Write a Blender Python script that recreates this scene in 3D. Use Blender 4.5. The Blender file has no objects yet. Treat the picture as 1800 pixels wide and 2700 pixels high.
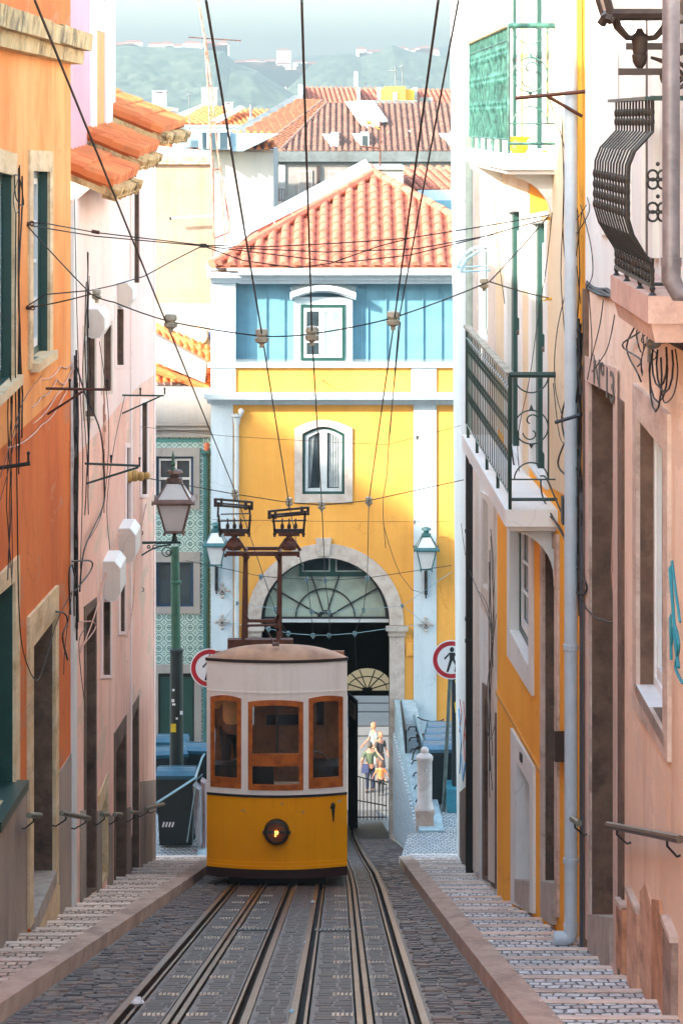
import bpy, math, random
from mathutils import Vector, Matrix
from mathutils.geometry import tessellate_polygon
random.seed(7)
R = math.radians
sc = bpy.context.scene
COL = sc.collection

# ------------------------------------------------------------------ camera, sky, sun, exposure
F = 7200.0; CX = 900.0; HY = 320.0          # focal length, vanishing column and horizon row of the 1800 x 2700 photo
cam = bpy.data.cameras.new('camera'); cam.sensor_fit = 'HORIZONTAL'; cam.sensor_width = 36
cam.lens = F / 1800 * 36; cam.shift_y = -(1350 - HY) / 1800; cam.clip_start = .5; cam.clip_end = 12000
camo = bpy.data.objects.new('camera', cam); COL.objects.link(camo)
camo.rotation_euler = (R(90), 0, 0); sc.camera = camo
SUN = Vector((-1.56, -1.33, 1.0)).normalized()
el = math.asin(SUN.z); az = math.atan2(SUN.x, SUN.y)
w = bpy.data.worlds.new('World'); sc.world = w; w.use_nodes = True
nt = w.node_tree; bg = nt.nodes['Background']
sky = nt.nodes.new('ShaderNodeTexSky'); sky.sky_type = 'NISHITA'; sky.sun_disc = False
sky.sun_elevation = el; sky.sun_rotation = az; sky.dust_density = 1.2; sky.air_density = 1.0; sky.ozone_density = 1.5
wb = nt.nodes.new('ShaderNodeMix'); wb.data_type = 'RGBA'; wb.blend_type = 'MULTIPLY'; wb.inputs[0].default_value = 1; wb.inputs[7].default_value = (1.10, 1.03, .86, 1)
nt.links.new(sky.outputs[0], wb.inputs[6]); nt.links.new(wb.outputs[2], bg.inputs[0]); bg.inputs[1].default_value = .15
sl = bpy.data.lights.new('sun', 'SUN'); sl.energy = 2.0; sl.angle = R(1.3); sl.color = (1, .9, .78)
so = bpy.data.objects.new('sun', sl); COL.objects.link(so); so.rotation_euler = SUN.to_track_quat('Z', 'Y').to_euler()
sc.view_settings.view_transform = 'Standard'; sc.view_settings.look = 'None'; sc.view_settings.gamma = 1
sc.view_settings.exposure = 3.12
sc.render.engine = 'CYCLES'
sc.cycles.max_bounces = 8; sc.cycles.diffuse_bounces = 4; sc.cycles.volume_bounces = 0
sc.cycles.volume_max_steps = 64

# ------------------------------------------------------------------ helpers
SL = .23194; H0 = 1.87                        # the street falls as z = -(H0 + SL*Y)
def gz(y): return -(H0 + SL * y)
def P(px, py, D): return Vector(((px - CX) * D / F, D, -(py - HY) * D / F))
def s2l(c):
    c /= 255.
    return c / 12.92 if c <= .04045 else ((c + .055) / 1.055) ** 2.4
def S(r, g, b): return (s2l(r), s2l(g), s2l(b), 1)

class Plane:
    """a vertical plane through two ground points; u runs from a to b; n points to the street"""
    def __init__(s, a, b, side):
        s.a = Vector((a[0], a[1], 0)); d = Vector((b[0] - a[0], b[1] - a[1], 0)); s.L = d.length; s.u = d.normalized()
        s.n = Vector((s.u.y, -s.u.x, 0)) * side
    def uz(s, px, py, off=0.):
        k = (px - CX) / F
        a = s.a + s.n * off
        # a + u t = (k D, D)
        t = (k * a.y - a.x) / (s.u.x - k * s.u.y)
        D = a.y + t * s.u.y
        return (t, -(py - HY) * D / F)
    def pt(s, u, z, off=0.):
        p = s.a + s.u * u + s.n * off
        return Vector((p.x, p.y, z))
    def px(s, px, py, off=0.):
        u, z = s.uz(px, py, off); return s.pt(u, z, off)

class MB:
    def __init__(s): s.v = []; s.f = []; s.mi = []; s.m = 0
    def add(s, vs, fs):
        o = len(s.v); s.v += [tuple(v) for v in vs]
        for f in fs: s.f.append([i + o for i in f]); s.mi.append(s.m)
        return s
    def poly(s, pts): return s.add(pts, [list(range(len(pts)))])
    def box(s, x0, x1, y0, y1, z0, z1):
        return s.add([(x0,y0,z0),(x1,y0,z0),(x1,y1,z0),(x0,y1,z0),(x0,y0,z1),(x1,y0,z1),(x1,y1,z1),(x0,y1,z1)],
              [(0,3,2,1),(4,5,6,7),(0,1,5,4),(1,2,6,5),(2,3,7,6),(3,0,4,7)])
    def cbox(s, c, dx, dy, dz): return s.box(c[0]-dx/2, c[0]+dx/2, c[1]-dy/2, c[1]+dy/2, c[2]-dz/2, c[2]+dz/2)
    def prism(s, pts, vec):
        n = len(pts); vec = Vector(vec); a = [Vector(p) for p in pts]
        return s.add(a + [p + vec for p in a], [list(range(n))[::-1], list(range(n, 2*n))] + [(i, (i+1) % n, n + (i+1) % n, n + i) for i in range(n)])
    def hexa(s, q0, q1):           # two quads joined
        return s.add(list(q0) + list(q1), [(3,2,1,0),(4,5,6,7),(0,1,5,4),(1,2,6,5),(2,3,7,6),(3,0,4,7)])
    def tube(s, pts, r, n=6, cap=True):
        pts = [Vector(p) for p in pts]; rs = r if isinstance(r, (list, tuple)) else [r] * len(pts)
        o = len(s.v); prev = None
        for i, p in enumerate(pts):
            if i == 0: t = pts[1] - p
            elif i == len(pts) - 1: t = p - pts[-2]
            else: t = (pts[i+1] - p).normalized() + (p - pts[i-1]).normalized()
            if t.length < 1e-9: t = Vector((0, 0, 1))
            t.normalize()
            if prev is None:
                h = Vector((0, 0, 1)) if abs(t.z) < .9 else Vector((1, 0, 0))
                a = t.cross(h).normalized()
            else:
                a = (prev - t * prev.dot(t))
                a = a.normalized() if a.length > 1e-6 else t.orthogonal().normalized()
            prev = a; b = t.cross(a)
            for k in range(n):
                an = 2 * math.pi * k / n
                s.v.append(tuple(p + (a * math.cos(an) + b * math.sin(an)) * rs[i]))
        for i in range(len(pts) - 1):
            for k in range(n):
                s.f.append([o+i*n+k, o+i*n+(k+1) % n, o+(i+1)*n+(k+1) % n, o+(i+1)*n+k]); s.mi.append(s.m)
        if cap:
            s.f.append([o+k for k in range(n)][::-1]); s.mi.append(s.m)
            e = o + (len(pts)-1)*n; s.f.append([e+k for k in range(n)]); s.mi.append(s.m)
        return s
    def lathe(s, c, prof, n=16, sq=None, rot=0):
        """prof: (r, z) list. n-sided"""
        o = len(s.v); c = Vector(c)
        for r, z in prof:
            for k in range(n):
                an = 2*math.pi*(k+.5)/n + rot
                s.v.append((c.x + r*math.cos(an), c.y + r*math.sin(an), c.z + z))
        for i in range(len(prof)-1):
            for k in range(n):
                s.f.append([o+i*n+k, o+i*n+(k+1) % n, o+(i+1)*n+(k+1) % n, o+(i+1)*n+k]); s.mi.append(s.m)
        s.f.append([o+k for k in range(n)][::-1]); s.mi.append(s.m)
        e = o+(len(prof)-1)*n; s.f.append([e+k for k in range(n)]); s.mi.append(s.m)
        return s
    def sphere(s, c, r, n=12, sz=1.):
        return s.lathe(c, [(max(r*math.sin(math.pi*i/8), r*.02), -r*sz*math.cos(math.pi*i/8)) for i in range(9)], n)
    def torus(s, c, R_, r, ax='y', n=24, m=6, a0=0, a1=360, sx=1.):
        pts = []
        for i in range(n+1):
            t = R(a0 + (a1-a0)*i/n); ca, sa = math.cos(t)*R_*sx, math.sin(t)*R_
            pts.append(Vector(c) + (Vector((ca, 0, sa)) if ax == 'y' else Vector((0, ca, sa)) if ax == 'x' else Vector((ca, sa, 0))))
        return s.tube(pts, r, m, cap=abs(a1-a0) < 359)
    def build(s, name, mats, parent=None, smooth=False, local=False):
        me = bpy.data.meshes.new(name)
        vs = s.v
        if parent is not None and not local:
            q = Vector(); r = parent
            while r is not None: q += r.location; r = r.parent
            vs = [(a - q.x, b - q.y, c - q.z) for a, b, c in vs]
        me.from_pydata(vs, [], s.f)
        if not isinstance(mats, (list, tuple)): mats = [mats]
        for m in mats: me.materials.append(m)
        if len(mats) > 1: me.polygons.foreach_set('material_index', [min(i, len(mats)-1) for i in s.mi])
        if smooth: me.polygons.foreach_set('use_smooth', [True]*len(me.polygons))
        me.validate(); me.update()
        if smooth:
            try: me.set_sharp_from_angle(angle=R(40))
            except Exception: pass
        o = bpy.data.objects.new(name, me); COL.objects.link(o)
        if parent is not None: o.parent = parent
        return o
def tag(o, label=None, cat=None, group=None, kind=None):
    if label: o['label'] = label
    if cat: o['category'] = cat
    if group: o['group'] = group
    if kind: o['kind'] = kind
    return o
def thing(name, label, cat, loc=(0, 0, 0), group=None):
    o = bpy.data.objects.new(name, None); COL.objects.link(o); o.location = loc; o.empty_display_size = .2
    return tag(o, label, cat, group)
def struct(name, mb, m, smooth=False):
    o = mb.build(name, m, None, smooth); o['kind'] = 'structure'; return o
def dup(o, loc=None, rz=None, label=None, parent=None):
    c = o.copy(); COL.objects.link(c)
    if parent is not None: c.parent = parent
    if loc is not None: c.location = loc
    if rz is not None: c.rotation_euler = (0, 0, rz)
    if label: c['label'] = label
    for ch in [x for x in bpy.data.objects if x.parent == o]: dup(ch, parent=c)
    return c

# ------------------------------------------------------------------ materials
def newmat(name):
    m = bpy.data.materials.new(name); m.use_nodes = True; nt = m.node_tree
    return m, nt, nt.nodes['Principled BSDF']
def N(nt, t, **kw):
    n = nt.nodes.new(t)
    for k, v in kw.items():
        if k.startswith('i_'): n.inputs[k[2:].replace('_', ' ')].default_value = v
        else: setattr(n, k, v)
    return n
def mixc(nt, fac, a, b, mode='MIX'):
    n = nt.nodes.new('ShaderNodeMix'); n.data_type = 'RGBA'; n.blend_type = mode
    for sock, v in ((n.inputs[0], fac), (n.inputs[6], a), (n.inputs[7], b)):
        if isinstance(v, (tuple, list, float, int)): sock.default_value = v
        else: nt.links.new(v, sock)
    return n.outputs[2]
def ramp(nt, src, a, b, ca=(0,0,0,1), cb=(1,1,1,1)):
    r = nt.nodes.new('ShaderNodeValToRGB'); r.color_ramp.elements[0].position = a; r.color_ramp.elements[1].position = b
    r.color_ramp.elements[0].color = ca; r.color_ramp.elements[1].color = cb
    nt.links.new(src, r.inputs[0]); return r.outputs[0]
def coords(nt, scale=(1, 1, 1), world=False):
    if world:
        g = nt.nodes.new('ShaderNodeNewGeometry'); src = g.outputs['Position']
    else:
        g = nt.nodes.new('ShaderNodeTexCoord'); src = g.outputs['Object']
    mp = nt.nodes.new('ShaderNodeMapping'); mp.inputs['Scale'].default_value = scale
    nt.links.new(src, mp.inputs[0]); return mp.outputs[0]
def noise(nt, vec, scale, detail=4, rough=.6):
    n = nt.nodes.new('ShaderNodeTexNoise'); n.inputs['Scale'].default_value = scale; n.inputs['Detail'].default_value = detail
    n.inputs['Roughness'].default_value = rough; nt.links.new(vec, n.inputs['Vector']); return n.outputs['Fac']
def bump(nt, bs, h, strength=.3, dist=.02):
    b = nt.nodes.new('ShaderNodeBump'); b.inputs['Strength'].default_value = strength; b.inputs['Distance'].default_value = dist
    nt.links.new(h, b.inputs['Height']); nt.links.new(b.outputs[0], bs.inputs['Normal'])
def simple(name, c, rough=.6, metal=0., var=.12, sc_=6., bmp=.0, c2=None, spec=None):
    m, nt, bs = newmat(name); v = coords(nt)
    n = noise(nt, v, sc_)
    if c2 is None: c2 = tuple(x*(1-var*2.2) for x in c[:3]) + (1,)
    nt.links.new(mixc(nt, ramp(nt, n, .38, .68), c, c2), bs.inputs['Base Color'])
    bs.inputs['Roughness'].default_value = rough; bs.inputs['Metallic'].default_value = metal
    if spec is not None: bs.inputs['Specular IOR Level'].default_value = spec
    if bmp: bump(nt, bs, noise(nt, v, sc_*8), bmp, .01)
    return m
def plaster(name, c, c2, stain=None, streak=.35, dirt=.3, bmp=.25, patch=.0, patchc=None, crack=.45):
    """painted render: broad tone change, vertical run marks, fine grain, optional flaked patches"""
    m, nt, bs = newmat(name); v = coords(nt, world=True)
    big = noise(nt, v, .55, 7, .65)
    col = mixc(nt, ramp(nt, big, .35, .68), c, c2)
    vs = coords(nt, (2.8, .9, .2), world=True)
    st = noise(nt, vs, 1.6, 6, .7)
    if stain is None: stain = tuple(x*.55 for x in c[:3]) + (1,)
    f = nt.nodes.new('ShaderNodeMath'); f.operation = 'MULTIPLY'; nt.links.new(ramp(nt, st, .5, .78), f.inputs[0]); f.inputs[1].default_value = streak
    col = mixc(nt, f.outputs[0], col, stain)
    sp = noise(nt, v, 9, 8, .75)
    f2 = nt.nodes.new('ShaderNodeMath'); f2.operation = 'MULTIPLY'; nt.links.new(ramp(nt, sp, .55, .8), f2.inputs[0]); f2.inputs[1].default_value = dirt
    col = mixc(nt, f2.outputs[0], col, stain)
    vo = nt.nodes.new('ShaderNodeTexVoronoi'); vo.feature = 'DISTANCE_TO_EDGE'; vo.inputs['Scale'].default_value = .9
    wv = nt.nodes.new('ShaderNodeTexNoise'); wv.inputs['Scale'].default_value = 4; wv.inputs['Detail'].default_value = 6; nt.links.new(v, wv.inputs['Vector'])
    mv = nt.nodes.new('ShaderNodeVectorMath'); mv.operation = 'MULTIPLY_ADD'; nt.links.new(wv.outputs['Color'], mv.inputs[0]); mv.inputs[1].default_value = (.35,)*3; nt.links.new(v, mv.inputs[2]); nt.links.new(mv.outputs[0], vo.inputs['Vector'])
    cm = nt.nodes.new('ShaderNodeMath'); cm.operation = 'MULTIPLY'; nt.links.new(ramp(nt, vo.outputs['Distance'], .0, .012, (1,1,1,1), (0,0,0,1)), cm.inputs[0]); nt.links.new(ramp(nt, noise(nt, v, .8, 3), .5, .62), cm.inputs[1])
    cm2 = nt.nodes.new('ShaderNodeMath'); cm2.operation = 'MULTIPLY'; nt.links.new(cm.outputs[0], cm2.inputs[0]); cm2.inputs[1].default_value = crack
    col = mixc(nt, cm2.outputs[0], col, tuple(x*.35 for x in c[:3]) + (1,))
    if patch:
        pn = noise(nt, coords(nt, (1, .35, 1), world=True), 1.5, 9, .62)
        col = mixc(nt, ramp(nt, pn, .62-patch*.1, .635-patch*.1), col, patchc or (.35, .31, .27, 1))
    nt.links.new(col, bs.inputs['Base Color']); bs.inputs['Roughness'].default_value = .88
    bs.inputs['Specular IOR Level'].default_value = .25
    bump(nt, bs, noise(nt, v, 26, 6, .7), bmp, .012)
    return m
def stone(name, c, c2, dark=(.05, .045, .04, 1), k=.5, sc_=5., st=(1, 1, 1)):
    m, nt, bs = newmat(name); v = coords(nt, st, world=True)
    col = mixc(nt, ramp(nt, noise(nt, v, sc_, 8, .7), .35, .65), c, c2)
    f = nt.nodes.new('ShaderNodeMath'); f.operation = 'MULTIPLY'; nt.links.new(ramp(nt, noise(nt, v, sc_*.45, 9, .75), .5, .68), f.inputs[0]); f.inputs[1].default_value = k
    col = mixc(nt, f.outputs[0], col, dark)
    nt.links.new(col, bs.inputs['Base Color']); bs.inputs['Roughness'].default_value = .85
    bump(nt, bs, noise(nt, v, sc_*7, 8, .75), .5, .012)
    return m
def glassy(name, c=(.02, .03, .035, 1), rough=.08):
    m, nt, bs = newmat(name); v = coords(nt, world=True)
    nt.links.new(mixc(nt, ramp(nt, noise(nt, v, 1.1, 3), .4, .6), c, tuple(x*1.8 for x in c[:3])+(1,)), bs.inputs['Base Color'])
    bs.inputs['Roughness'].default_value = rough; bs.inputs['Specular IOR Level'].default_value = .6
    return m
def clear_glass(name, tint=(.8, .88, .88, 1), a=.22):
    m, nt, bs = newmat(name)
    bs.inputs['Base Color'].default_value = tint; bs.inputs['Roughness'].default_value = .03
    tr = nt.nodes.new('ShaderNodeBsdfTransparent'); tr.inputs[0].default_value = tint
    gl = nt.nodes.new('ShaderNodeBsdfGlossy'); gl.inputs['Roughness'].default_value = .04
    mx = nt.nodes.new('ShaderNodeMixShader'); mx.inputs[0].default_value = a
    nt.links.new(tr.outputs[0], mx.inputs[1]); nt.links.new(gl.outputs[0], mx.inputs[2])
    nt.links.new(mx.outputs[0], nt.nodes['Material Output'].inputs[0]); return m
def terracotta(name, c, c2, c3=(.12, .07, .04, 1), k=.35, tile=(3.5, 3.5, 6)):
    m, nt, bs = newmat(name); v = coords(nt, world=True)
    vo = nt.nodes.new('ShaderNodeTexVoronoi'); vo.inputs['Scale'].default_value = tile[0]; nt.links.new(v, vo.inputs['Vector'])
    sep = nt.nodes.new('ShaderNodeSeparateColor'); nt.links.new(vo.outputs['Color'], sep.inputs[0])
    col = mixc(nt, sep.outputs[0], c, c2)
    f = nt.nodes.new('ShaderNodeMath'); f.operation = 'MULTIPLY'; nt.links.new(ramp(nt, noise(nt, v, 2.2, 8, .7), .5, .7), f.inputs[0]); f.inputs[1].default_value = k
    col = mixc(nt, f.outputs[0], col, c3)
    nt.links.new(col, bs.inputs['Base Color']); bs.inputs['Roughness'].default_value = .8
    bump(nt, bs, noise(nt, v, 30, 5), .3, .01)
    return m
def cobble(name, sx, sy, c, c2, mortar, rowoff=.5, msize=.04, warp=.03, rough=.6, bs_=.9, third=None, bdist=.03):
    """setts laid in rows across the street; real joints in bump and colour"""
    m, nt, bs = newmat(name); v = coords(nt, world=True)
    nz = nt.nodes.new('ShaderNodeTexNoise'); nz.inputs['Scale'].default_value = 3.5; nz.inputs['Detail'].default_value = 3; nt.links.new(v, nz.inputs['Vector'])
    sub = nt.nodes.new('ShaderNodeVectorMath'); sub.operation = 'SUBTRACT'; nt.links.new(nz.outputs['Color'], sub.inputs[0]); sub.inputs[1].default_value = (.5, .5, .5)
    ma = nt.nodes.new('ShaderNodeVectorMath'); ma.operation = 'MULTIPLY_ADD'; nt.links.new(sub.outputs[0], ma.inputs[0]); ma.inputs[1].default_value = (warp*2,)*3; nt.links.new(v, ma.inputs[2])
    b = nt.nodes.new('ShaderNodeTexBrick'); nt.links.new(ma.outputs[0], b.inputs['Vector'])
    b.inputs['Scale'].default_value = 1; b.inputs['Brick Width'].default_value = sx; b.inputs['Row Height'].default_value = sy
    b.inputs['Mortar Size'].default_value = msize*min(sx, sy)*2; b.inputs['Mortar Smooth'].default_value = .6; b.inputs['Bias'].default_value = 0
    b.offset = rowoff
    b.inputs['Color1'].default_value = c; b.inputs['Color2'].default_value = c2; b.inputs['Mortar'].default_value = mortar
    col = b.outputs['Color']
    if third: col = mixc(nt, ramp(nt, noise(nt, v, 1.1, 6, .7), .48, .66), col, third, 'MULTIPLY')
    col = mixc(nt, ramp(nt, noise(nt, v, 22, 5, .7), .45, .75), col, tuple(x*.45 for x in c[:3])+(1,))
    nt.links.new(col, bs.inputs['Base Color'])
    bs.inputs['Roughness'].default_value = rough
    inv = nt.nodes.new('ShaderNodeMath'); inv.operation = 'MULTIPLY_ADD'; nt.links.new(b.outputs['Fac'], inv.inputs[0]); inv.inputs[1].default_value = -1
    hn = nt.nodes.new('ShaderNodeMath'); hn.operation = 'MULTIPLY'; nt.links.new(noise(nt, v, 14, 4), hn.inputs[0]); hn.inputs[1].default_value = .7
    nt.links.new(hn.outputs[0], inv.inputs[2])
    bump(nt, bs, inv.outputs[0], bs_, bdist)
    return m

M = {}
M['orange'] = plaster('orange_render', S(219,123,58), S(198,94,38), S(134,63,29), .5, .3, patch=.35, patchc=S(198,123,81))
M['orange_up'] = plaster('orange_render_faded', S(238,176,112), S(226,138,66), S(180,90,30), .6, .2)
M['cement'] = plaster('grey_cement_dado', S(172,158,148), S(140,128,120), S(84,76,70), .6, .5)
M['pink'] = plaster('pink_render', S(246,206,190), S(236,182,164), S(160,104,90), .5, .3, patch=.45, patchc=S(220,190,172))
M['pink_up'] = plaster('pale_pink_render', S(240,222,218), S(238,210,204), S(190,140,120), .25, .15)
M['mauve'] = plaster('mauve_render', S(196,160,172), S(188,150,164), None, .15, .08)
M['white'] = plaster('white_limewash', S(228,230,228), S(216,218,218), S(140,140,140), .2, .15)
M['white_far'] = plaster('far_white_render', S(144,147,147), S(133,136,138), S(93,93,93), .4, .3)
M['sunbright'] = plaster('painted_sunlit_cream', S(224,211,186), S(220,196,156), S(180,142,95), .4, .3)  # upper amber wall: sunlight put into a cream version of its paint
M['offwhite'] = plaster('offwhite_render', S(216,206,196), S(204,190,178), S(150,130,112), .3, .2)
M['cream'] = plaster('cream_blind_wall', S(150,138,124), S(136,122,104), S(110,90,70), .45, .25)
M['yellow'] = plaster('yellow_render', S(216,158,76), S(204,144,64), S(160,108,48), .3, .25, .15)
M['yellow_r'] = plaster('amber_render', S(252,180,58), S(244,164,48), S(170,110,40), .15, .1, .15)
M['paleblue'] = plaster('pale_blue_white_pilaster', S(186,198,204), S(174,188,196), S(126,136,142), .35, .3, .12)
M['peach'] = plaster('peach_render', S(242,222,206), S(228,198,174), S(150,96,66), .5, .4, .3, patch=.7, patchc=S(224,200,182))
M['limestone'] = stone('limestone', S(183,174,166), S(164,150,139), S(98,85,75), .5)
M['limestone_n'] = stone('pinkish_limestone', S(214,196,184), S(188,164,150), S(110,86,72), .7, 4, (1,.4,1))
M['limestone_y'] = stone('warm_limestone', S(226,206,172), S(206,176,130), S(120,90,54), .6, 5, (1,.3,1))
M['brownstone'] = stone('brown_weathered_stone', S(122,96,80), S(86,66,56), S(30,26,22), .7, 4, (1,.6,1))
M['mossstone'] = stone('weathered_cornice_stone', S(214,188,140), S(178,144,92), S(40,30,20), 1.0, 9, (1,.3,.35))
M['white_paint'] = simple('white_paint', S(225,228,230), .45, var=.03)
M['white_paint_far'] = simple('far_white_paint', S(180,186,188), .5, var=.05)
M['green_paint'] = simple('dark_green_paint', S(22,66,60), .4, var=.1)
M['green_pole'] = simple('green_cast_iron_paint', S(44,92,72), .45, var=.15)
M['black_iron'] = simple('black_iron', S(24,28,30), .45, var=.1)
M['dark_iron'] = simple('dark_rusty_iron', S(52,38,34), .55, var=.2, sc_=14)
M['rust'] = simple('rusty_brown_steel', S(92,50,34), .7, var=.2, sc_=10)
M['cable'] = simple('black_cable', S(20,20,22), .6, var=.05)
M['cable_pink'] = simple('painted_over_cable', S(206,160,140), .7, var=.1)
M['cable_blue'] = simple('pale_steel_cable', S(120,150,158), .5, var=.1)
M['porcelain'] = simple('porcelain_insulator', S(176,170,150), .35, var=.15)
M['glass'] = glassy('dark_window_glass')
M['glass_grey'] = glassy('grey_reflection_fanlight_glass', S(112,122,112), .3)  # the grey reflection is put into the pane colour
M['curtain'] = simple('grey_curtain', S(150,158,160), .9, var=.2, sc_=4)
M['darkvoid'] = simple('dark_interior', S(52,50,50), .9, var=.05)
M['curb'] = stone('curb_stone', S(196,172,156), S(166,142,128), S(96,78,70), .45, 5, (1,.18,1))
M['steel'] = simple('worn_rail_steel', S(118,108,102), .3, .6, .25, 3, c2=S(104,72,54))
M['groove'] = simple('rail_groove_dirt', S(22,20,20), .9)
M['terra'] = terracotta('new_terracotta', S(182,110,86), S(166,94,72), S(96,53,40), .3)
M['terra_old'] = terracotta('old_terracotta', S(138,100,84), S(114,80,68), S(62,50,44), .6)
M['terra_or'] = terracotta('orange_terracotta', S(212,124,66), S(190,96,48), S(130,100,60), .5)
M['setts'] = cobble('rough_street_setts', .17, .11, S(92,84,84), S(66,60,62), S(26,24,26), warp=.035, rough=.42, third=(.6,.5,.45,1), bdist=.03)
M['blocks'] = cobble('track_paving_blocks', .29, .19, S(92,86,88), S(74,68,70), S(34,31,32), warp=.008, msize=.02, rough=.5, third=(.75,.62,.55,1), bs_=.6, bdist=.015)
M['calcada'] = cobble('limestone_step_cobbles', .102, .095, S(240,216,196), S(180,148,128), S(92,76,68), warp=.055, msize=.06, rough=.5, third=(.8,.72,.68,1), bdist=.03)
M['calcada_r'] = cobble('cool_step_cobbles', .098, .092, S(232,234,236), S(172,168,170), S(88,86,92), warp=.06, msize=.055, rough=.5, third=(.72,.68,.66,1), bdist=.03)
M['calcada2'] = cobble('small_pavement_cobbles', .1, .1, S(190,194,196), S(160,166,170), S(60,62,64), warp=.06, msize=.06, rough=.5, third=(.8,.78,.76,1))
M['nosing'] = stone('step_nosing_stone', S(226,208,196), S(190,170,158), S(100,84,78), .4, 4, (.5,1,1))
M['groundm'] = simple('city_ground', S(120,118,105), .9)
M['asphalt'] = simple('pale_lower_street', S(100,97,94), .7, var=.08, sc_=.6)

# ------------------------------------------------------------------ ground, road, steps, kerbs
g = MB(); g.add([(-980,-45,-26),(620,-45,-26),(620,6880,-26),(-980,6880,-26)], [(0,1,2,3)])
struct('ground', g, M['groundm'])
def lerp(a, b, t): return a + (b - a) * t
def pw(D, pts):
    if D <= pts[0][0]: return pts[0][1]
    for (d0, x0), (d1, x1) in zip(pts, pts[1:]):
        if D <= d1: return lerp(x0, x1, (D - d0) / (d1 - d0))
    return pts[-1][1]
RAIL = {'r1': [(19,-1.59),(38,-1.56),(43,-1.5),(46,-1.44),(50,-1.37),(56,-1.28),(63,-1.2)], 's1': [(19,-1.19),(38,-1.13),(43,-1.08),(46,-1.03),(50,-.96),(56,-.88),(63,-.8)], 'r2': [(19,-.69),(38,-.68),(43,-.64),(46,-.60),(50,-.54),(56,-.46),(63,-.4)],
        'r3': [(19,-.33),(38,-.33),(43,-.36),(46,-.39),(50,-.43),(56,-.49),(63,-.55)], 's2': [(19,.163),(38,.14),(43,.11),(46,.07),(50,.02),(56,-.05),(63,-.12)], 'r4': [(19,.569),(38,.56),(43,.53),(46,.48),(50,.42),(56,.35),(63,.29)]}
def cl(D): return pw(D, [(8,-2.5),(20,-2.35),(39,-2.11),(47,-2.05),(60,-2.0)])
def cr(D): return pw(D, [(8,1.27),(19,1.18),(29,1.09),(42,.995),(48,1.36),(60,1.1)]) if D > 46.6 else pw(D, [(8,1.27),(19,1.18),(29,1.09),(42,.995)])
YS = [-14, 0, 8, 14] + [16 + i for i in range(0, 60, 1)] + [84, 92]
def profile(D):
    e = lambda k: pw(D, RAIL[k])
    p = [(cl(D)-.02, 0, 0)]
    for k in ('r1', 's1', 'r2', 'r3', 's2', 'r4'):
        x = e(k)
        hw = (.07, .075) if k[0] == 's' else ((.045, .105) if k in ('r1', 'r3') else (.105, .045))
        p += [(x-hw[0], 0, 1), (x-hw[0], -.07, 1), (x+hw[1], -.07, 1), (x+hw[1], 0, 2)]
    p += [(cr(D)+.02, 0, 0)]
    return p
st = MB(); n = None
rows = []
for y in YS:
    pr = profile(y); n = len(pr); rows.append([(x, y, gz(y) + z) for x, z, _ in pr])
o = 0
for r_ in rows: st.v += r_
# material: outer bands rough setts, recess groove, between the rails blocks
matidx = []
for j in range(n-1):
    if j == 0 or j == n-2: matidx.append(0)
    elif (j-1) % 4 in (0, 1, 2): matidx.append(2)
    else: matidx.append(1)
for i in range(len(rows)-1):
    for j in range(n-1):
        a = i*n+j; st.f.append([a, a+1, a+n+1, a+n]); st.mi.append(matidx[j])
struct('road', st, [M['setts'], M['blocks'], M['groove']])
# real stones on the road: rough setts along both kerbs, flatter blocks between the rails
def stones(name, xa, xb, y0, y1, dy, dx, hmax, mats, gap=.012):
    m = MB(); y = y0; rn = random.Random(int(y0*10+dx*100+hmax*1000))
    while y < y1:
        h = dy*rn.uniform(.9, 1.1); x = xa(y) + rn.uniform(0, dx)*.3; xe = xb(y)
        while x < xe - .04:
            w_ = min(dx*rn.uniform(.75, 1.3), xe-x); t = rn.uniform(.2, 1)*hmax; e = min(.012, dy*.12); tl_ = rn.uniform(-.35,.35)*hmax
            m.m = rn.choice((0,0,0,1,1,2))
            a, b, c, d = x+gap/2, x+w_-gap/2, y+gap/2, y+h-gap/2
            o = len(m.v)
            m.v += [(a,c,gz(c)-.004),(b,c,gz(c)-.004),(b,d,gz(d)-.004),(a,d,gz(d)-.004),
                    (a+e,c+e,gz(c+e)+t),(b-e,c+e,gz(c+e)+t+tl_*.3),(b-e,d-e,gz(d-e)+t+tl_),(a+e,d-e,gz(d-e)+t+tl_*.6)]
            for f in ((4,5,6,7),(0,1,5,4),(1,2,6,5),(2,3,7,6),(3,0,4,7)): m.f.append([o+i for i in f]); m.mi.append(m.m)
            x += w_
        y += h
    o = m.build(name, mats); o['kind'] = 'stuff'; return o
SM = [stone('sett_grey', S(96,88,88), S(72,66,68), S(30,27,29), .3, 9), stone('sett_brown', S(118,98,86), S(88,74,68), S(34,29,27), .3, 9), stone('sett_dark', S(60,58,62), S(44,43,47), S(24,24,26), .3, 9)]
for s__ in SM: s__.node_tree.nodes['Principled BSDF'].inputs['Roughness'].default_value = .5
BM = [stone('block_grey', S(66,62,64), S(52,49,52), S(26,24,26), .3, 7), stone('block_mid', S(74,66,64), S(58,53,53), S(28,26,28), .3, 7), stone('block_brown', S(80,66,60), S(58,51,49), S(28,26,27), .3, 7)]
for s__ in BM: s__.node_tree.nodes['Principled BSDF'].inputs['Roughness'].default_value = .55
stones('road_setts', lambda D: cl(D)+.0, lambda D: pw(D, RAIL['r1'])-.05, 15, 60, .115, .15, .020, SM)
stones('road_setts', lambda D: pw(D, RAIL['r4'])+.05, lambda D: cr(D)-.0, 15.02, 60, .115, .15, .020, SM)
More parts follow.
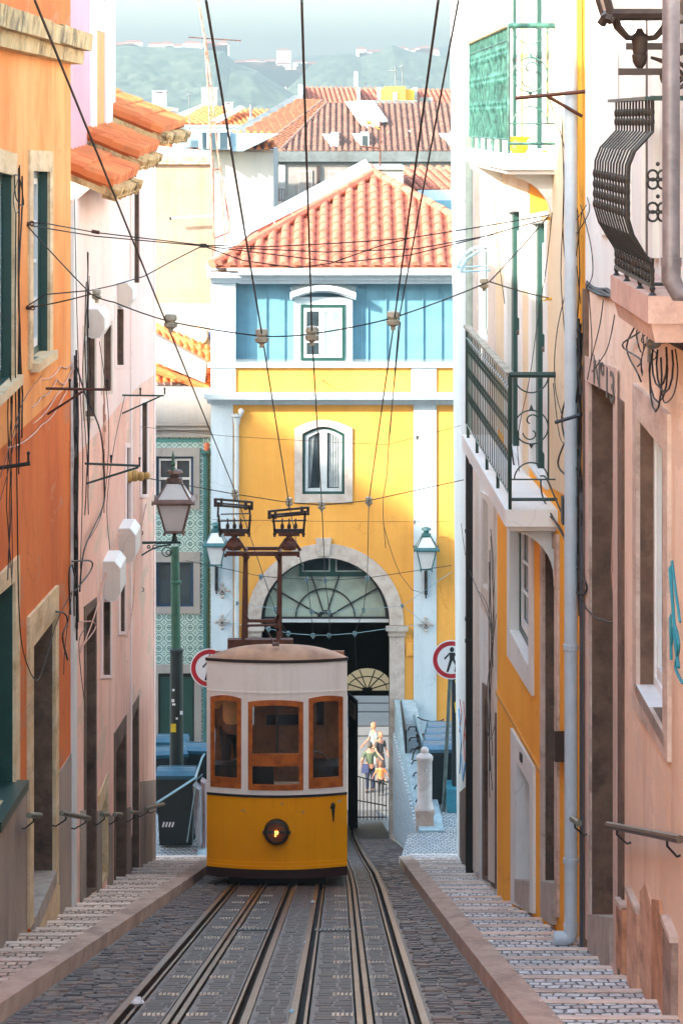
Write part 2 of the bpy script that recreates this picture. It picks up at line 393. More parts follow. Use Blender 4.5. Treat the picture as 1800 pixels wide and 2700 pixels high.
for a_, ao, b_, bo in (('r1',.11,'s1',-.075),('s1',.08,'r2',-.11),('r2',.05,'r3',-.05),('r3',.11,'s2',-.075),('s2',.08,'r4',-.11)):
    stones('track_paving', lambda D: pw(D, RAIL[a_])+ao, lambda D: pw(D, RAIL[b_])+bo, 15.01, 60, .21, .145 if a_ != 'r2' else .12, .006, BM, .010)
# the two tram tracks
def strip(mb, key, x0, x1, zt, y0=-10, y1=75):
    ys = [y for y in YS if y0 <= y <= y1]
    o = len(mb.v)
    for y in ys:
        x = pw(y, RAIL[key]); z = gz(y)
        mb.v += [(x+x0, y, z-.068), (x+x0, y, z+zt), (x+x1, y, z+zt), (x+x1, y, z-.068)]
    for i in range(len(ys)-1):
        for k in range(3):
            a = o+i*4+k; mb.f.append([a, a+1, a+5, a+4]); mb.mi.append(mb.m)
for nm, keys, lab in (('tram_track', ('r1', 's1', 'r2'), 'left funicular track with two worn rails and a cable slot, running under the yellow tram'),
                      ('tram_track', ('r3', 's2', 'r4'), 'right funicular track with rails and cable slot, running empty past the tram to the arch')):
    t = thing(nm, lab, 'tram track', (pw(19, RAIL[keys[1]]), 19, gz(19)), 'funicular tracks in the street'); t['kind'] = 'structure'
    for k in keys:
        m = MB()
        if k[0] == 's': strip(m, k, -.055, -.014, .008); strip(m, k, .014, .055, .008); m.build('cable_slot', M['steel'], t)
        else:
            sgn = 1 if k in ('r1', 'r3') else -1
            for a, b in ((-.04, .014), (.066, .088)):
                x0, x1 = (a, b) if sgn > 0 else (-b, -a)
                strip(m, k, x0, x1, .012)
            m.build('rail', M['steel'], t)
    m = MB(); i = 0
    while 17.9 + 1.64*i < 36:
        y = 17.9 + 1.64*i; i += 1
        xc = pw(y, RAIL[keys[1]])
        for s_ in (-1, 1):
            for q in range(5):
                x = xc + s_*.155 + (q-2)*.033
                for dy in ((0, ) if True else ()):
                    m.hexa([(x-.0095,y-.028,gz(y-.028)-.01),(x+.0095,y-.028,gz(y-.028)-.01),(x+.0095,y+.028,gz(y+.028)-.01),(x-.0095,y+.028,gz(y+.028)-.01)],
                           [(x-.0095,y-.028,gz(y-.028)+.020),(x+.0095,y-.028,gz(y-.028)+.020),(x+.0095,y+.028,gz(y+.028)+.020),(x-.0095,y+.028,gz(y+.028)+.014)])
    m.build('pale_block_row', simple('pale_block', S(250,236,216), .6), t)
def drain(px, py, w_, lab):
    y = F*1.87/(py-1990); x = (px-CX)*y/F
    t = thing('street_drain', lab, 'drain cover', (x, y, gz(y)), 'iron drain grates between the rails')
    m = MB()
    for k in range(9):
        xx = x - w_/2 + w_*k/8
        m.hexa([(xx-.012,y-.14,gz(y-.14)),(xx+.012,y-.14,gz(y-.14)),(xx+.012,y+.14,gz(y+.14)),(xx-.012,y+.14,gz(y+.14))],
               [(xx-.012,y-.14,gz(y-.14)+.020),(xx+.012,y-.14,gz(y-.14)+.020),(xx+.012,y+.14,gz(y+.14)+.020),(xx-.012,y+.14,gz(y+.14)+.014)])
    for yy in (y-.14, y, y+.14):
        m.hexa([(x-w_/2,yy-.012,gz(yy-.012)),(x+w_/2,yy-.012,gz(yy-.012)),(x+w_/2,yy+.012,gz(yy+.012)),(x-w_/2,yy+.012,gz(yy+.012))],
               [(x-w_/2,yy-.012,gz(yy-.012)+.016),(x+w_/2,yy-.012,gz(yy-.012)+.016),(x+w_/2,yy+.012,gz(yy+.012)+.016),(x-w_/2,yy+.012,gz(yy+.012)+.016)])
    m.build('grate', simple('galvanised_grate', S(130,134,136), .4, .5), t)
drain(668, 2454, .36, 'slatted drain grate set between the rails of the left track')
drain(878, 2456, .36, 'slatted drain grate set left of the slot in the right track')

def steps(name, xin, xout, y0, y1, cob):
    m = MB(); p = 1.08; y = y0
    while y < y1:
        a, b = y, y+p
        j_ = random.uniform(-.015, .015); ze = gz(b) + .15 + j_; zt = ze + .035; nx = b-.09; zn = lerp(zt, ze, (nx-a)/p)
        for (ya, yb, za, zb, mi) in ((a, nx, zt, zn, 0), (nx, b, zn+.004, ze+.004, 1)):
            m.m = mi; m.add([(xin(ya),ya,za),(xout(ya),ya,za),(xout(yb),yb,zb),(xin(yb),yb,zb)], [(0,1,2,3)])
        m.m = 1; z2 = gz(b+p)+.15
        m.add([(xin(b),b,ze+.004),(xout(b),b,ze+.004),(xout(b),b,z2-.05),(xin(b),b,z2-.05)], [(0,1,2,3)])
        y += p
    return struct(name, m, [cob, M['nosing']])
steps('stepped_pavement', lambda D: -3.6, lambda D: cl(D)-.2, -9.4, 46.6, M['calcada'])
steps('stepped_pavement', lambda D: pw(D, [(8,1.27),(19,1.18),(29,1.09),(42,.995),(47,.97)])+.2, lambda D: 3.2, -9.0, 46.6, M['calcada_r'])
def kerb(xf, sgn, y0, y1):
    m = MB(); y = y0
    while y < y1:
        L_ = 1.9; b = min(y+L_, y1); g_ = .012
        for (ya, yb) in ((y, b-g_),):
            x0, x1 = xf(ya), xf(yb); w0 = .23*sgn
            m.hexa([(x0,ya,gz(ya)-.1),(x0+w0,ya,gz(ya)-.1),(x1+w0,yb,gz(yb)-.1),(x1,yb,gz(yb)-.1)],
                   [(x0+.012*sgn,ya,gz(ya)+.135),(x0+w0,ya,gz(ya)+.15),(x1+w0,yb,gz(yb)+.15),(x1+.012*sgn,yb,gz(yb)+.135)])
        y += L_
    return struct('kerb', m, M['curb'])
kerb(cl, -1, -9, 47); kerb(lambda D: pw(D, [(8,1.27),(19,1.18),(29,1.09),(42,.995),(47,.97)]), 1, -9, 46.6)
ZC = -12.72                                        # the level cross street at the foot of the steps
m = MB()
m.box(-30, -2.05, 46.6, 49.6, ZC-.3, ZC)
m.hexa([(-30,49.6,ZC-.3),(-2.05,49.6,ZC-.3),(-2.05,62,ZC-2.1),(-30,62,ZC-2.1)], [(-30,49.6,ZC),(-2.05,49.6,ZC),(-2.05,62,ZC-1.8),(-30,62,ZC-1.8)])
struct('cross_street_pavement', m, M['calcada2'])
m = MB(); m.prism([(1.42,48.8,ZC-.3),(30,48.8,ZC-.3),(30,50.4,ZC-.3),(1.39,50.4,ZC-.3)], (0,0,.3))
m.hexa([(1.39,50.4,ZC-.3),(30,50.4,ZC-.3),(30,60,ZC-1.25),(1.18,60,ZC-1.25)], [(1.39,50.4,ZC),(30,50.4,ZC),(30,60,ZC-.95),(1.18,60,ZC-.95)])
m.hexa([(.97,46.6,ZC-.3),(30,46.6,ZC-.3),(30,48.8,ZC-.3),(1.2,48.8,ZC-.3)], [(.97,46.6,ZC-.004),(30,46.6,ZC-.004),(30,48.8,ZC-.004),(1.2,48.8,ZC-.004)])
struct('cross_street_pavement', m, M['calcada2'])
m = MB(); m.add([(-60,92,gz(92)),(60,92,gz(92)),(60,240,gz(92)),(-60,240,gz(92))], [(0,1,2,3)]); m.add([(-60,76,gz(92)-.02),(60,76,gz(92)-.02),(60,92,gz(92)-.02),(-60,92,gz(92)-.02)], [(0,1,2,3)])
struct('lower_street', m, M['asphalt'])
m = MB()
for py in (1855, 1878, 1916, 1942):
    D = -gz(92)*F/(py-HY); m.box(-40, 40, D-.05*D/100, D+.12, gz(92), gz(92)+.012)
tr = m.build('tram_rails', M['groove']); tag(tr, 'dark tram rails crossing the lower street seen through the arch', 'tram rails', kind='structure')

# ------------------------------------------------------------------ wall builder
def wallmesh(mb, pl, outer, holes, off=0.):
    loops = [[Vector((u, z, 0)) for u, z in outer]] + [[Vector((u, z, 0)) for u, z in h] for h in holes]
    tris = tessellate_polygon(loops)
    flat = [v for l in loops for v in l]
    mb.add([pl.pt(v.x, v.y, off) for v in flat], [tuple(t) for t in tris])
def reveal(mb, pl, hole, d, off=0.):
    n = len(hole)
    a = [pl.pt(u, z, off) for u, z in hole]; b = [pl.pt(u, z, off-d) for u, z in hole]
    for i in range(n):
        j = (i+1) % n; mb.add([a[i], a[j], b[j], b[i]], [(0,1,2,3)])
def slab(mb, pl, poly, o0, o1):                      # polygon plate between two offsets from the wall
    n = len(poly); a = [pl.pt(u, z, o0) for u, z in poly]; b = [pl.pt(u, z, o1) for u, z in poly]
    mb.add(a+b, [tuple(range(n))[::-1], tuple(range(n, 2*n))] + [(i, (i+1) % n, n+(i+1) % n, n+i) for i in range(n)])
def ring(mb, pl, outer, inner, o0, o1):
    n = len(outer)
    for i in range(n):
        j = (i+1) % n
        slab(mb, pl, [outer[i], outer[j], inner[j], inner[i]], o0, o1)
def inset(q, t, b=None, l=None, r=None):
    """shrink a quad TL,TR,BR,BL by margins as fractions"""
    b = t if b is None else b; l = t if l is None else l; r = l if r is None else r
    (TL, TR, BR, BL) = [Vector((u, z)) for u, z in q]
    def bl(s, v): return (TL*(1-s)+TR*s)*(1-v) + (BL*(1-s)+BR*s)*v
    return [tuple(bl(*a)) for a in ((l, t), (1-r, t), (1-r, 1-b), (l, 1-b))]
def sub(q, s0, s1, v0, v1):
    (TL, TR, BR, BL) = [Vector((u, z)) for u, z in q]
    def bl(s, v): return (TL*(1-s)+TR*s)*(1-v) + (BL*(1-s)+BR*s)*v
    return [tuple(bl(*a)) for a in ((s0, v0), (s1, v0), (s1, v1), (s0, v1))]
def qsize(q):
    a = Vector(q[0]); return max((Vector(q[1])-a).length, .01), max((Vector(q[3])-a).length, .01)

def opening(pl, root, spec, wallname):
    """spec: kind, opening quad px (TL TR BR BL), outer surround quad px or None, options"""
    q = [pl.uz(*p) for p in spec['q']]
    dpt = spec.get('d', .16)
    kind = spec['k']
    w_, h_ = qsize(q)
    name = 'door' if kind == 'door' else 'window'
    m = MB(); reveal(m, pl, q, dpt)
    if spec.get('rm'): m.build(name + '_jamb', spec['rm'], root); m = MB()
    # surround + reveal
    if spec.get('o'):
        oq = [pl.uz(*p) for p in spec['o']]
        ring(m, pl, oq, q, .0, spec.get('so', .03))
    sr = m.build(name + '_surround', spec.get('sm', M['limestone']), root)
    if kind == 'door':
        m = MB(); slab(m, pl, q, -dpt-.05, -dpt)
        for (a, b, c, d) in ((.12,.46,.08,.45),(.54,.88,.08,.45),(.12,.46,.52,.93),(.54,.88,.52,.93)):
            slab(m, pl, sub(q, a, b, c, d), -dpt, -dpt+.02)
        dr = m.build('door', spec.get('fm', M['green_paint']), root)
        k = MB(); p = pl.pt(*sub(q, .48, .5, .5, .52)[0], -dpt+.05); k.sphere(p, .03, 8); k.build('handle', M['steel'], dr)
        if spec.get('step'):
            m = MB(); zz = q[2][1]; 
            s_ = [pl.uz(*p) for p in spec['step']]
            slab(m, pl, s_, -dpt, .05); m.build('doorstep', M['limestone'], root)
    else:
        fm = spec.get('fm', M['white_paint']); gm = spec.get('gm', M['glass'])
        t = .07/w_; tv = .07/h_
        m = MB(); i1 = inset(q, tv, tv, t, t); ring(m, pl, q, i1, -dpt, -dpt+.05)
        fr = m.build('window_frame', spec.get('gm2', M['green_paint']), root)
        m = MB()
        ca = [sub(i1, 0, .485, 0, 1), sub(i1, .515, 1, 0, 1)]
        for c in ca:
            cw, chh = qsize(c); tt = min(.06/cw, .3); c2 = inset(c, .06/chh, .09/chh, tt, tt)
            ring(m, pl, c, c2, -dpt+.002, -dpt+.035)
            for k in range(1, spec.get('bars', 2)+1):
                v = k/(spec.get('bars', 2)+1.); slab(m, pl, sub(c2, 0, 1, v-.012, v+.012), -dpt+.004, -dpt+.028)
        m.build('casement', fm, fr)
        m = MB(); slab(m, pl, q, -dpt-.06, -dpt-.004); m.build('pane', gm, fr)
    if spec.get('sill'):
        s_ = spec['sill']; b0, b1 = q[3], q[2]; e = .12*(1 if b1[0] > b0[0] else -1)
        m = MB(); slab(m, pl, [(b0[0]-e, b0[1]), (b1[0]+e, b1[1]), (b1[0]+e, b1[1]-.09), (b0[0]-e, b0[1]-.09)], -.1, s_)
        m.build('window_sill', spec.get('silm', M['limestone']), root)
    return q

# ------------------------------------------------------------------ left row: orange building and pink building
ZB = -30
PL = Plane((-3.1, 0), (-3.1, 60), 1)
def lx(px): return 7200*3.1/(900-px)
def Q(x0, x1, t0, t1, b1, b0): return [(x0, t0), (x1, t1), (x1, b1), (x0, b0)]
oro = thing('orange_building', 'orange rendered building with stained stone cornice at the left edge of the photo', 'building', (-3.1, 24, -8))
D1 = lx(186)
sp = [dict(k='window', q=Q(-34,30,446,462,990,1050), o=Q(-50,38,378,405,1000,1085), sm=M['limestone_y'], rm=M['green_paint'], d=.13, sill=.1, silm=M['limestone_y'], gm2=M['green_paint'], bars=3),
      dict(k='window', q=Q(81,125,450,452,925,955), o=Q(72,133,395,398,936,975), sm=M['limestone_y'], rm=M['green_paint'], d=.13, sill=.1, silm=M['limestone_y'], gm2=M['green_paint'], bars=3),
      dict(k='window', q=Q(-34,33,1590,1532,2065,2160), o=Q(-50,45,1560,1464,2075,2200), sm=M['limestone_y'], rm=M['green_paint'], d=.2, sill=.14, silm=M['green_paint'], bars=2),
      dict(k='door', q=Q(80,138,1705,1630,2300,2420), o=Q(70,147,1627,1543,2330,2450), sm=M['limestone_y'], rm=M['brownstone'], d=.27, step=Q(81,138,2418,2296,2330,2470))]
holes = [[PL.uz(*p) for p in s['q']] for s in sp]
wm = MB(); wallmesh(wm, PL, [(8, 4), (21.5, 4), (21.5, 1.45), (D1, 1.45), (D1, gz(D1)-1), (8, gz(8)-1)], holes)
wm.build('wall', M['orange'], oro)
for s in sp: opening(PL, oro, s, 'orange')
m = MB()                                              # stone face of the door and lintel, proud of the brown reveal
m.m = 0; qo = [PL.uz(*p) for p in Q(70,147,1627,1543,2330,2450)]; qi = [PL.uz(*p) for p in Q(80,138,1705,1630,2300,2420)]
ring(m, PL, qo, qi, .031, .036); m.build('door_lintel', M['limestone_y'], oro)
m = MB(); m.box(-9, -3.102, 8, D1-.003, -30, 6); m.v = [v for v in m.v]
m = MB()                                              # body behind the facade (other walls and the upper storey roof)
m.add([(-9,8,-10),(-9,D1,-15),(-9,D1,1.45),(-9,8,4),(-3.1,8,4),(-3.1,21.5,4),(-9,21.5,4),(-3.1,D1,1.45),(-9,21.5,1.45),(-3.1,21.5,1.45)], [(0,1,2,3),(3,6,5,4),(6,5,9,8),(8,9,7,2)])
m.add([(-9,D1,-15),(-3.1,D1,-15),(-3.1,D1,1.45),(-9,D1,1.45)], [(0,1,2,3)]); m.add([(-9,8,-10),(-3.1,8,-10),(-3.1,8,4),(-9,8,4)], [(0,1,2,3)])
m.build('side_walls', M['orange_up'], oro)
m = MB()
def cornice(mb, x0, tiers, y0, y1):
    for (z0, z1, p0, p1) in tiers:
        mb.hexa([(x0-.05,y0,z0),(x0+p0,y0,z0),(x0+p0,y1,z0),(x0-.05,y1,z0)], [(x0-.05,y0,z1),(x0+p1,y0,z1),(x0+p1,y1+.0,z1),(x0-.05,y1,z1)])
y = 14.
while y < 31.2:
    b = min(y+1.15, 31.2)
    j = random.uniform(-.012, .012)
    cornice(m, -3.1, [(.80+j, .985+j, .25, .27), (.655, .80, .15, .17)], y, b-.015)
    y += 1.15
m.build('cornice', M['mossstone'], oro)
m = MB(); wallmesh(m, PL, [(8, .655), (D1-.02, .655), (D1-.02, -3.0), (8, -2.9)], [[PL.uz(*p) for p in Q(-50,38,378,405,1000,1085)], [PL.uz(*p) for p in Q(72,133,395,398,936,975)]], .004)
m.build('faded_upper_render', M['orange_up'], oro)
m = MB()
dd = [PL.uz(-60, 2300), PL.uz(0, 2196), PL.uz(69, 2062), PL.uz(69, 2520), PL.uz(-60, 2720)]
slab(m, PL, dd, -.02, .012); m.build('cement_dado', M['cement'], oro); m = MB(); slab(m, PL, [PL.uz(148, 2045), PL.uz(186, 1987), PL.uz(186, 2500), PL.uz(148, 2520)], -.02, .012)
m.build('cement_dado', M['cement'], oro)
m = MB(); slab(m, PL, [PL.uz(81,2470), PL.uz(138,2330), PL.uz(147,2335), PL.uz(147,2560), PL.uz(70,2560), PL.uz(70,2470)], -.02, .045); m.build('step_riser', M['limestone_y'], oro)

# pink building
pk = thing('pink_building', 'long pale pink building with tiled eaves between the orange building and the lamp', 'building', (-3.1, 38, -11))
D2 = 45.4
def W_(x0, x1, t, b, **k):
    kk = dict(k='window', q=Q(x0, x1, t, t, b, b), o=Q(x0-5, x1+3, t-12, t-12, b+8, b+10), d=.12, sm=M['pink_up'], rm=M['brownstone'], fm=M['white_paint'], gm2=M['brownstone'], bars=1, so=.015); kk.update(k); return kk
sp = [W_(352,366,492,745), W_(222,249,870,1098, sm=M['offwhite']), W_(270,292,857,1030, sm=M['offwhite']), W_(306,325,815,962), W_(333,345,1180,1395), W_(373,387,1062,1303),
      W_(270,290,1588,1780), W_(316,328,1530,1665),
      dict(k='door', q=Q(226,250,1625,1600,2341,2352), o=Q(221,253,1600,1575,2348,2372), sm=M['brownstone'], d=.2, fm=M['green_paint'], so=.012),
      dict(k='door', q=Q(262,281,2150,2085,2300,2345), o=Q(258,284,2100,2035,2310,2350), sm=M['limestone_y'], d=.12, fm=M['green_paint'], so=.012),
      dict(k='door', q=Q(304,329,1985,1935,2325,2338), o=Q(300,332,1935,1885,2330,2345), sm=M['brownstone'], d=.2, so=.012),
      dict(k='door', q=Q(347,362,1900,1862,2290,2310), o=Q(344,365,1870,1832,2300,2318), sm=M['brownstone'], d=.2, so=.012)]
holes = [[PL.uz(*p) for p in s['q']] for s in sp]
top = [(D1, -.95), (36, -.7), (36, -.45), (39.5, -.38), (39.5, -.15), (D2, -.1)]
wm = MB(); wallmesh(wm, PL, top + [(D2, gz(D2)-1.5), (D1, gz(D1)-1)], holes); wm.build('wall', M['pink'], pk)
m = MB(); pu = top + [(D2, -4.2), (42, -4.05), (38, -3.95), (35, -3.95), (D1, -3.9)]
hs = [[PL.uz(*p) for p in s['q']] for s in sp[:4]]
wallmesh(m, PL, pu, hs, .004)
m.build('pale_upper_render', M['pink_up'], pk)  # paler pink layer over the upper wall
for s in sp: opening(PL, pk, s, 'pink')
m = MB()
m.add([(-3.1,D2,-14.5),(-9,D2,-14.5),(-9,D2,-.1),(-3.1,D2,-.1)], [(0,1,2,3)]); m.add([(-9,D1,-12),(-9,D2,-14.5),(-9,D2,-.1),(-9,D1,-.1)], [(0,1,2,3)])
m.build('side_walls', M['pink'], pk)
m = MB(); slab(m, PL, [(D1+.03, -.9), (D1+.42, -.9), (D1+.42, gz(D1)-.5), (D1+.03, gz(D1)-.5)], -.02, .035); m.build('corner_strip', M['white'], pk)
m = MB()
for a, b in ((34.2, 34.5),): slab(m, PL, [(40.0, -.2), (40.25, -.2), (40.25, -10.5), (40.0, -10.5)], -.02, .02)
slab(m, PL, [(D2-.35, -.2), (D2, -.2), (D2, gz(D2)), (D2-.35, gz(D2))], -.02, .015); m.build('pilaster', M['pink_up'], pk)
m = MB()
for a, b, h in ((32.35, 33.0, 1.1), (34.6, 35.2, 1.05), (36.2, 36.9, .95), (39.3, 40.1, 1.0), (42.0, D2-.02, 1.35)):
    m = MB(); slab(m, PL, [(a, gz(a)+h+.1), (b, gz(b)+h+.1), (b, gz(b)-.6), (a, gz(a)-.6)], -.02, .018); m.build('stone_dado', M['cement'], pk)

def tileroof(mb, O, U, V, width, ncol, vtop, vbot=lambda u: 0, rl=.38, seg=4, rad=.5, nrm=None):
    """barrel tiles: columns along U, courses up V, real ridges and lapped courses"""
    O = Vector(O); U = Vector(U).normalized(); V = Vector(V).normalized(); Nn = U.cross(V).normalized()
    if Nn.z < 0: Nn = -Nn
    cw = width / ncol
    for c in range(ncol):
        u0 = c*cw; um = u0 + cw/2; v1 = vtop(um); v0 = vbot(um)
        if v1 - v0 < .05: continue
        k = v0
        while k < v1:
            ke = min(k+rl, v1)
            o = len(mb.v)
            for (vv, lift) in ((k, .028), (ke, .0)):
                for i in range(seg+1):
                    a = math.pi*i/seg
                    mb.v.append(tuple(O + U*(u0 + cw*(.5 - .34*math.cos(a))) + V*vv + Nn*(math.sin(a)*cw*.33 + lift)))
                mb.v.append(tuple(O + U*(u0 + cw*1.16) + V*vv + Nn*(-.01)))
            for i in range(seg+1):
                mb.f.append([o+i, o+i+1, o+seg+2+i+1, o+seg+2+i]); mb.mi.append(mb.m)
            mb.f.append([o+i for i in range(seg+1)]); mb.mi.append(mb.m)
            k = ke
# three stepped eaves of old orange tiles
for (y0, y1, ze, xe) in ((32.2, 35.9, -.80, -2.70), (36.0, 39.6, -.50, -2.68), (39.7, 45.5, -.20, -2.62)):
    m = MB(); sl_ = .42
    V = Vector((-1, 0, sl_)); U = Vector((0, 1, .02))
    tileroof(m, (xe, y0, ze), U, V, y1-y0, int((y1-y0)/.44), lambda u: 1.75, rl=.4)
    m.m = 1
    m.hexa([(xe+.03,y0,ze-.11),(xe-1.6,y0,ze-.1+1.6*sl_-.03),(xe-1.6,y1,ze-.1+1.6*sl_-.03),(xe+.03,y1,ze-.11)], [(xe+.02,y0,ze-.03),(xe-1.6,y0,ze-.03+1.6*sl_),(xe-1.6,y1,ze-.03+1.6*sl_),(xe+.02,y1,ze-.01)])
    m.m = 1; yy = y0+.05
    while yy < y1:
        jj = random.uniform(-.03, .03); m.tube([(xe+.09+jj,yy,ze-.03+jj*.5), (xe-.12,yy,ze+.05)], .065, 6); m.tube([(xe+.03+jj,yy+.1,ze-.10), (xe-.12,yy+.1,ze-.05)], .06, 6); yy += .2
    m.m = 0
    for q in range(5): a_ = q*.36; m.tube([(xe+.02-a_,y0+.05,ze+.07+a_*sl_), (xe-.42-a_,y0+.05,ze+.05+(a_+.44)*sl_)], [.10,.085], 7)
    o = m.build('tiled_eave', [M['terra_or'], M['mossstone']], pk, smooth=False)
m = MB(); m.add([(-3.0,31.9,-.95),(-3.0,32.4,-1.9),(-2.72,32.3,-.95)], [(0,1,2)])
m = MB()
m.box(-6, -3.35, 33.3, 40.1, -.6, 3.2); up = m.build('upper_storey', M['mauve'], pk)
PU = Plane((-3.35, 0), (-3.35, 60), 1)
m = MB()
for (a, b) in ((236, 250), (276, 299)):
    slab(m, PU, [(PU.uz(a, 300)[0], 3.2), (PU.uz(b, 300)[0], 3.2), (PU.uz(b, 300)[0], -.6), (PU.uz(a, 300)[0], -.6)], -.01, .03)
slab(m, PU, [(PU.uz(250, 300)[0], -.15), (PU.uz(276, 300)[0], -.15), (PU.uz(276, 300)[0], -.6), (PU.uz(250, 300)[0], -.6)], -.01, .03)
slab(m, PU, [(PU.uz(250, 300)[0], 3.2), (PU.uz(276, 300)[0], 3.2), (PU.uz(276, 300)[0], 1.72), (PU.uz(250, 300)[0], 1.72)], -.01, .03)
m.build('white_pilaster', M['white'], up)
m = MB(); a, b = PU.uz(250, 300)[0], PU.uz(276, 300)[0]
for k in range(9): slab(m, PU, [(a, 1.7-.05*k), (b, 1.7-.05*k), (b, 1.66-.05*k), (a, 1.66-.05*k)], .0, .012)
m.build('window_shutter', M['white_paint'], up)
m = MB(); slab(m, PU, [(a+.2, 1.25), (b-.15, 1.25), (b-.15, -.12), (a+.2, -.12)], .0, .01); m.build('window', simple('ochre_blind', S(190,140,60), .6), up)

# added unseen block, sized to throw shade on the arch and tiled fronts
nb = thing('added_shade_block', 'unseen block outside the left edge, added to cast shade on the arch building', 'building', (-34, 40, -12))
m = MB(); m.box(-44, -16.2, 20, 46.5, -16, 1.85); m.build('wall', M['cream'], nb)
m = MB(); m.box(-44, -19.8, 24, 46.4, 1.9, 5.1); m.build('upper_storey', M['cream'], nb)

# ------------------------------------------------------------------ the yellow arch building across the foot of the street
DF = 60.; K = F/DF                                   # 120 px per metre there
def fx(px, D=DF): return (px-CX)*D/F
def fz(py, D=DF): return -(py-HY)*D/F
PF = Plane((-40, DF), (40, DF), 1)
def U(px): return fx(px) + 40
def UV(px, py): return (U(px), fz(py))
def rect(x0, x1, y0, y1): return [UV(x0, y0), UV(x1, y0), UV(x1, y1), UV(x0, y1)]
def arc(cx, cy, r, a0, a1, n): return [(cx + r*math.cos(R(lerp(a0, a1, i/n))), cy - r*math.sin(R(lerp(a0, a1, i/n)))) for i in range(n+1)]
ab = thing('arch_building', 'yellow and white building with big stone arch, blue dormer storey and red hipped roof', 'building', (0, 60, ZC))
AC = (857, 1640); AR = 170; BR = 1950 + 320
arch_px = [(AC[0]-AR, BR)] + arc(*AC, AR, 180, 0, 24) + [(AC[0]+AR, BR)]
win_px = [(797, 1303), (797, 1143)] + [(797+111*t, 1143-19*math.sin(math.pi*t)) for t in (.125,.25,.375,.5,.625,.75,.875)] + [(908, 1143), (908, 1303)]
wm = MB(); hA = [UV(*p) for p in arch_px]; hW = [UV(*p) for p in win_px]
wallmesh(wm, PF, [UV(556, 955), UV(1500, 955), UV(1500, BR+60), UV(556, BR+60)], [hA, hW])
wl = wm.build('wall', M['yellow'], ab)
m = MB(); reveal(m, PF, hA, .55); 
outer = [(AC[0]-207, AC[1]+8)] + arc(AC[0], AC[1], 207, 180, 0, 24) + [(AC[0]+207, AC[1]+8)]
inner = [(AC[0]-AR, AC[1]+8)] + arc(AC[0], AC[1], AR, 180, 0, 24) + [(AC[0]+AR, AC[1]+8)]
for i in range(0, 26, 2):                             # voussoirs with thin joints
    j = min(i+2, 26)
    q = [outer[i], outer[(i+j)//2], outer[j], inner[j], inner[(i+j)//2], inner[i]]
    slab(m, PF, [UV(*p) for p in q], 0., .055 + (.004 if (i//2) % 2 else 0))
slab(m, PF, [UV(832, 1418), UV(874, 1418), UV(868, 1464), UV(838, 1464)], 0, .1)
for s_ in (-1, 1):
    xi, xo = AC[0]+s_*AR, AC[0]+s_*209; a, b = min(xi, xo), max(xi, xo)
    slab(m, PF, rect(a, b, 1676, BR), 0, .05)
    slab(m, PF, rect(a-4, b+3, 1662, 1676), 0, .09); slab(m, PF, rect(a-10, b+9, 1650, 1662), 0, .14)
m.build('stone_arch', M['limestone'], ab)
# fanlight in the arch
fl = MB(); slab(fl, PF, [UV(*p) for p in [(AC[0]-AR+1, 1641)] + arc(AC[0], 1640, AR-1, 180, 0, 24) + [(AC[0]+AR-1, 1641)]], -.42, -.4)
fan = fl.build('fanlight', M['glass_grey'], ab)
m = MB()
def ark(mb, cx, cy, r, w_, a0=180, a1=0, n=24, o0=-.4, o1=-.35, sx=1):
    A = [(cx+(x-cx)*sx, y) for x, y in arc(cx, cy, r, a0, a1, n)]; B = [(cx+(x-cx)*sx, y) for x, y in arc(cx, cy, r-w_, a0, a1, n)]
    for i in range(n): slab(mb, PF, [UV(*A[i]), UV(*A[i+1]), UV(*B[i+1]), UV(*B[i])], o0, o1)
def bar(mb, x0, y0, x1, y1, w_, o0=-.4, o1=-.36):
    dx, dy = x1-x0, y1-y0; L = math.hypot(dx, dy); nx, ny = -dy/L*w_/2, dx/L*w_/2
    slab(mb, PF, [UV(x0+nx, y0+ny), UV(x1+nx, y1+ny), UV(x1-nx, y1-ny), UV(x0-nx, y0-ny)], o0, o1)
ark(m, AC[0], 1640, AR-1, 9); ark(m, AC[0], 1638, 80, 3); ark(m, AC[0], 1638, 21, 9)
for a in (30, 72, 108, 150): bar(m, AC[0]+20*math.cos(R(a)), 1638-20*math.sin(R(a)), AC[0]+(160 if a in (30,150) else 128)*math.cos(R(a)), 1638-(160 if a in (30,150) else 128)*math.sin(R(a)), 3)
bar(m, AC[0]-AR, 1637, AC[0]+AR, 1637, 5); m.build('iron_tracery', M['black_iron'], fan)
m = MB(); slab(m, PF, rect(AC[0]-AR+2, AC[0]+AR-2, 1640, 1648), -.42, -.3); m.build('transom', M['white_paint_far'], fan)
m = MB()
slab(m, PF, [UV(788, 1527), UV(788, 1478), UV(820, 1468), UV(857, 1472), UV(900, 1472), UV(930, 1486), UV(970, 1520), UV(966, 1527)], -.39, -.37); iw = m.build('window_frame', M['green_paint'], fan)
m = MB(); slab(m, PF, [UV(796, 1515), UV(796, 1478), UV(870, 1475), UV(870, 1515)], -.37, -.36); slab(m, PF, [UV(884, 1515), UV(884, 1476), UV(925, 1488), UV(958, 1515)], -.37, -.36)
m.build('sash', simple('sash_grey', S(150,160,150), .5), iw)
m = MB(); slab(m, PF, [UV(800, 1511), UV(800, 1482), UV(866, 1479), UV(866, 1511)], -.36, -.355); slab(m, PF, [UV(888, 1511), UV(888, 1480), UV(922, 1491), UV(948, 1511)], -.36, -.355)
m.build('pane', M['glass'], iw)
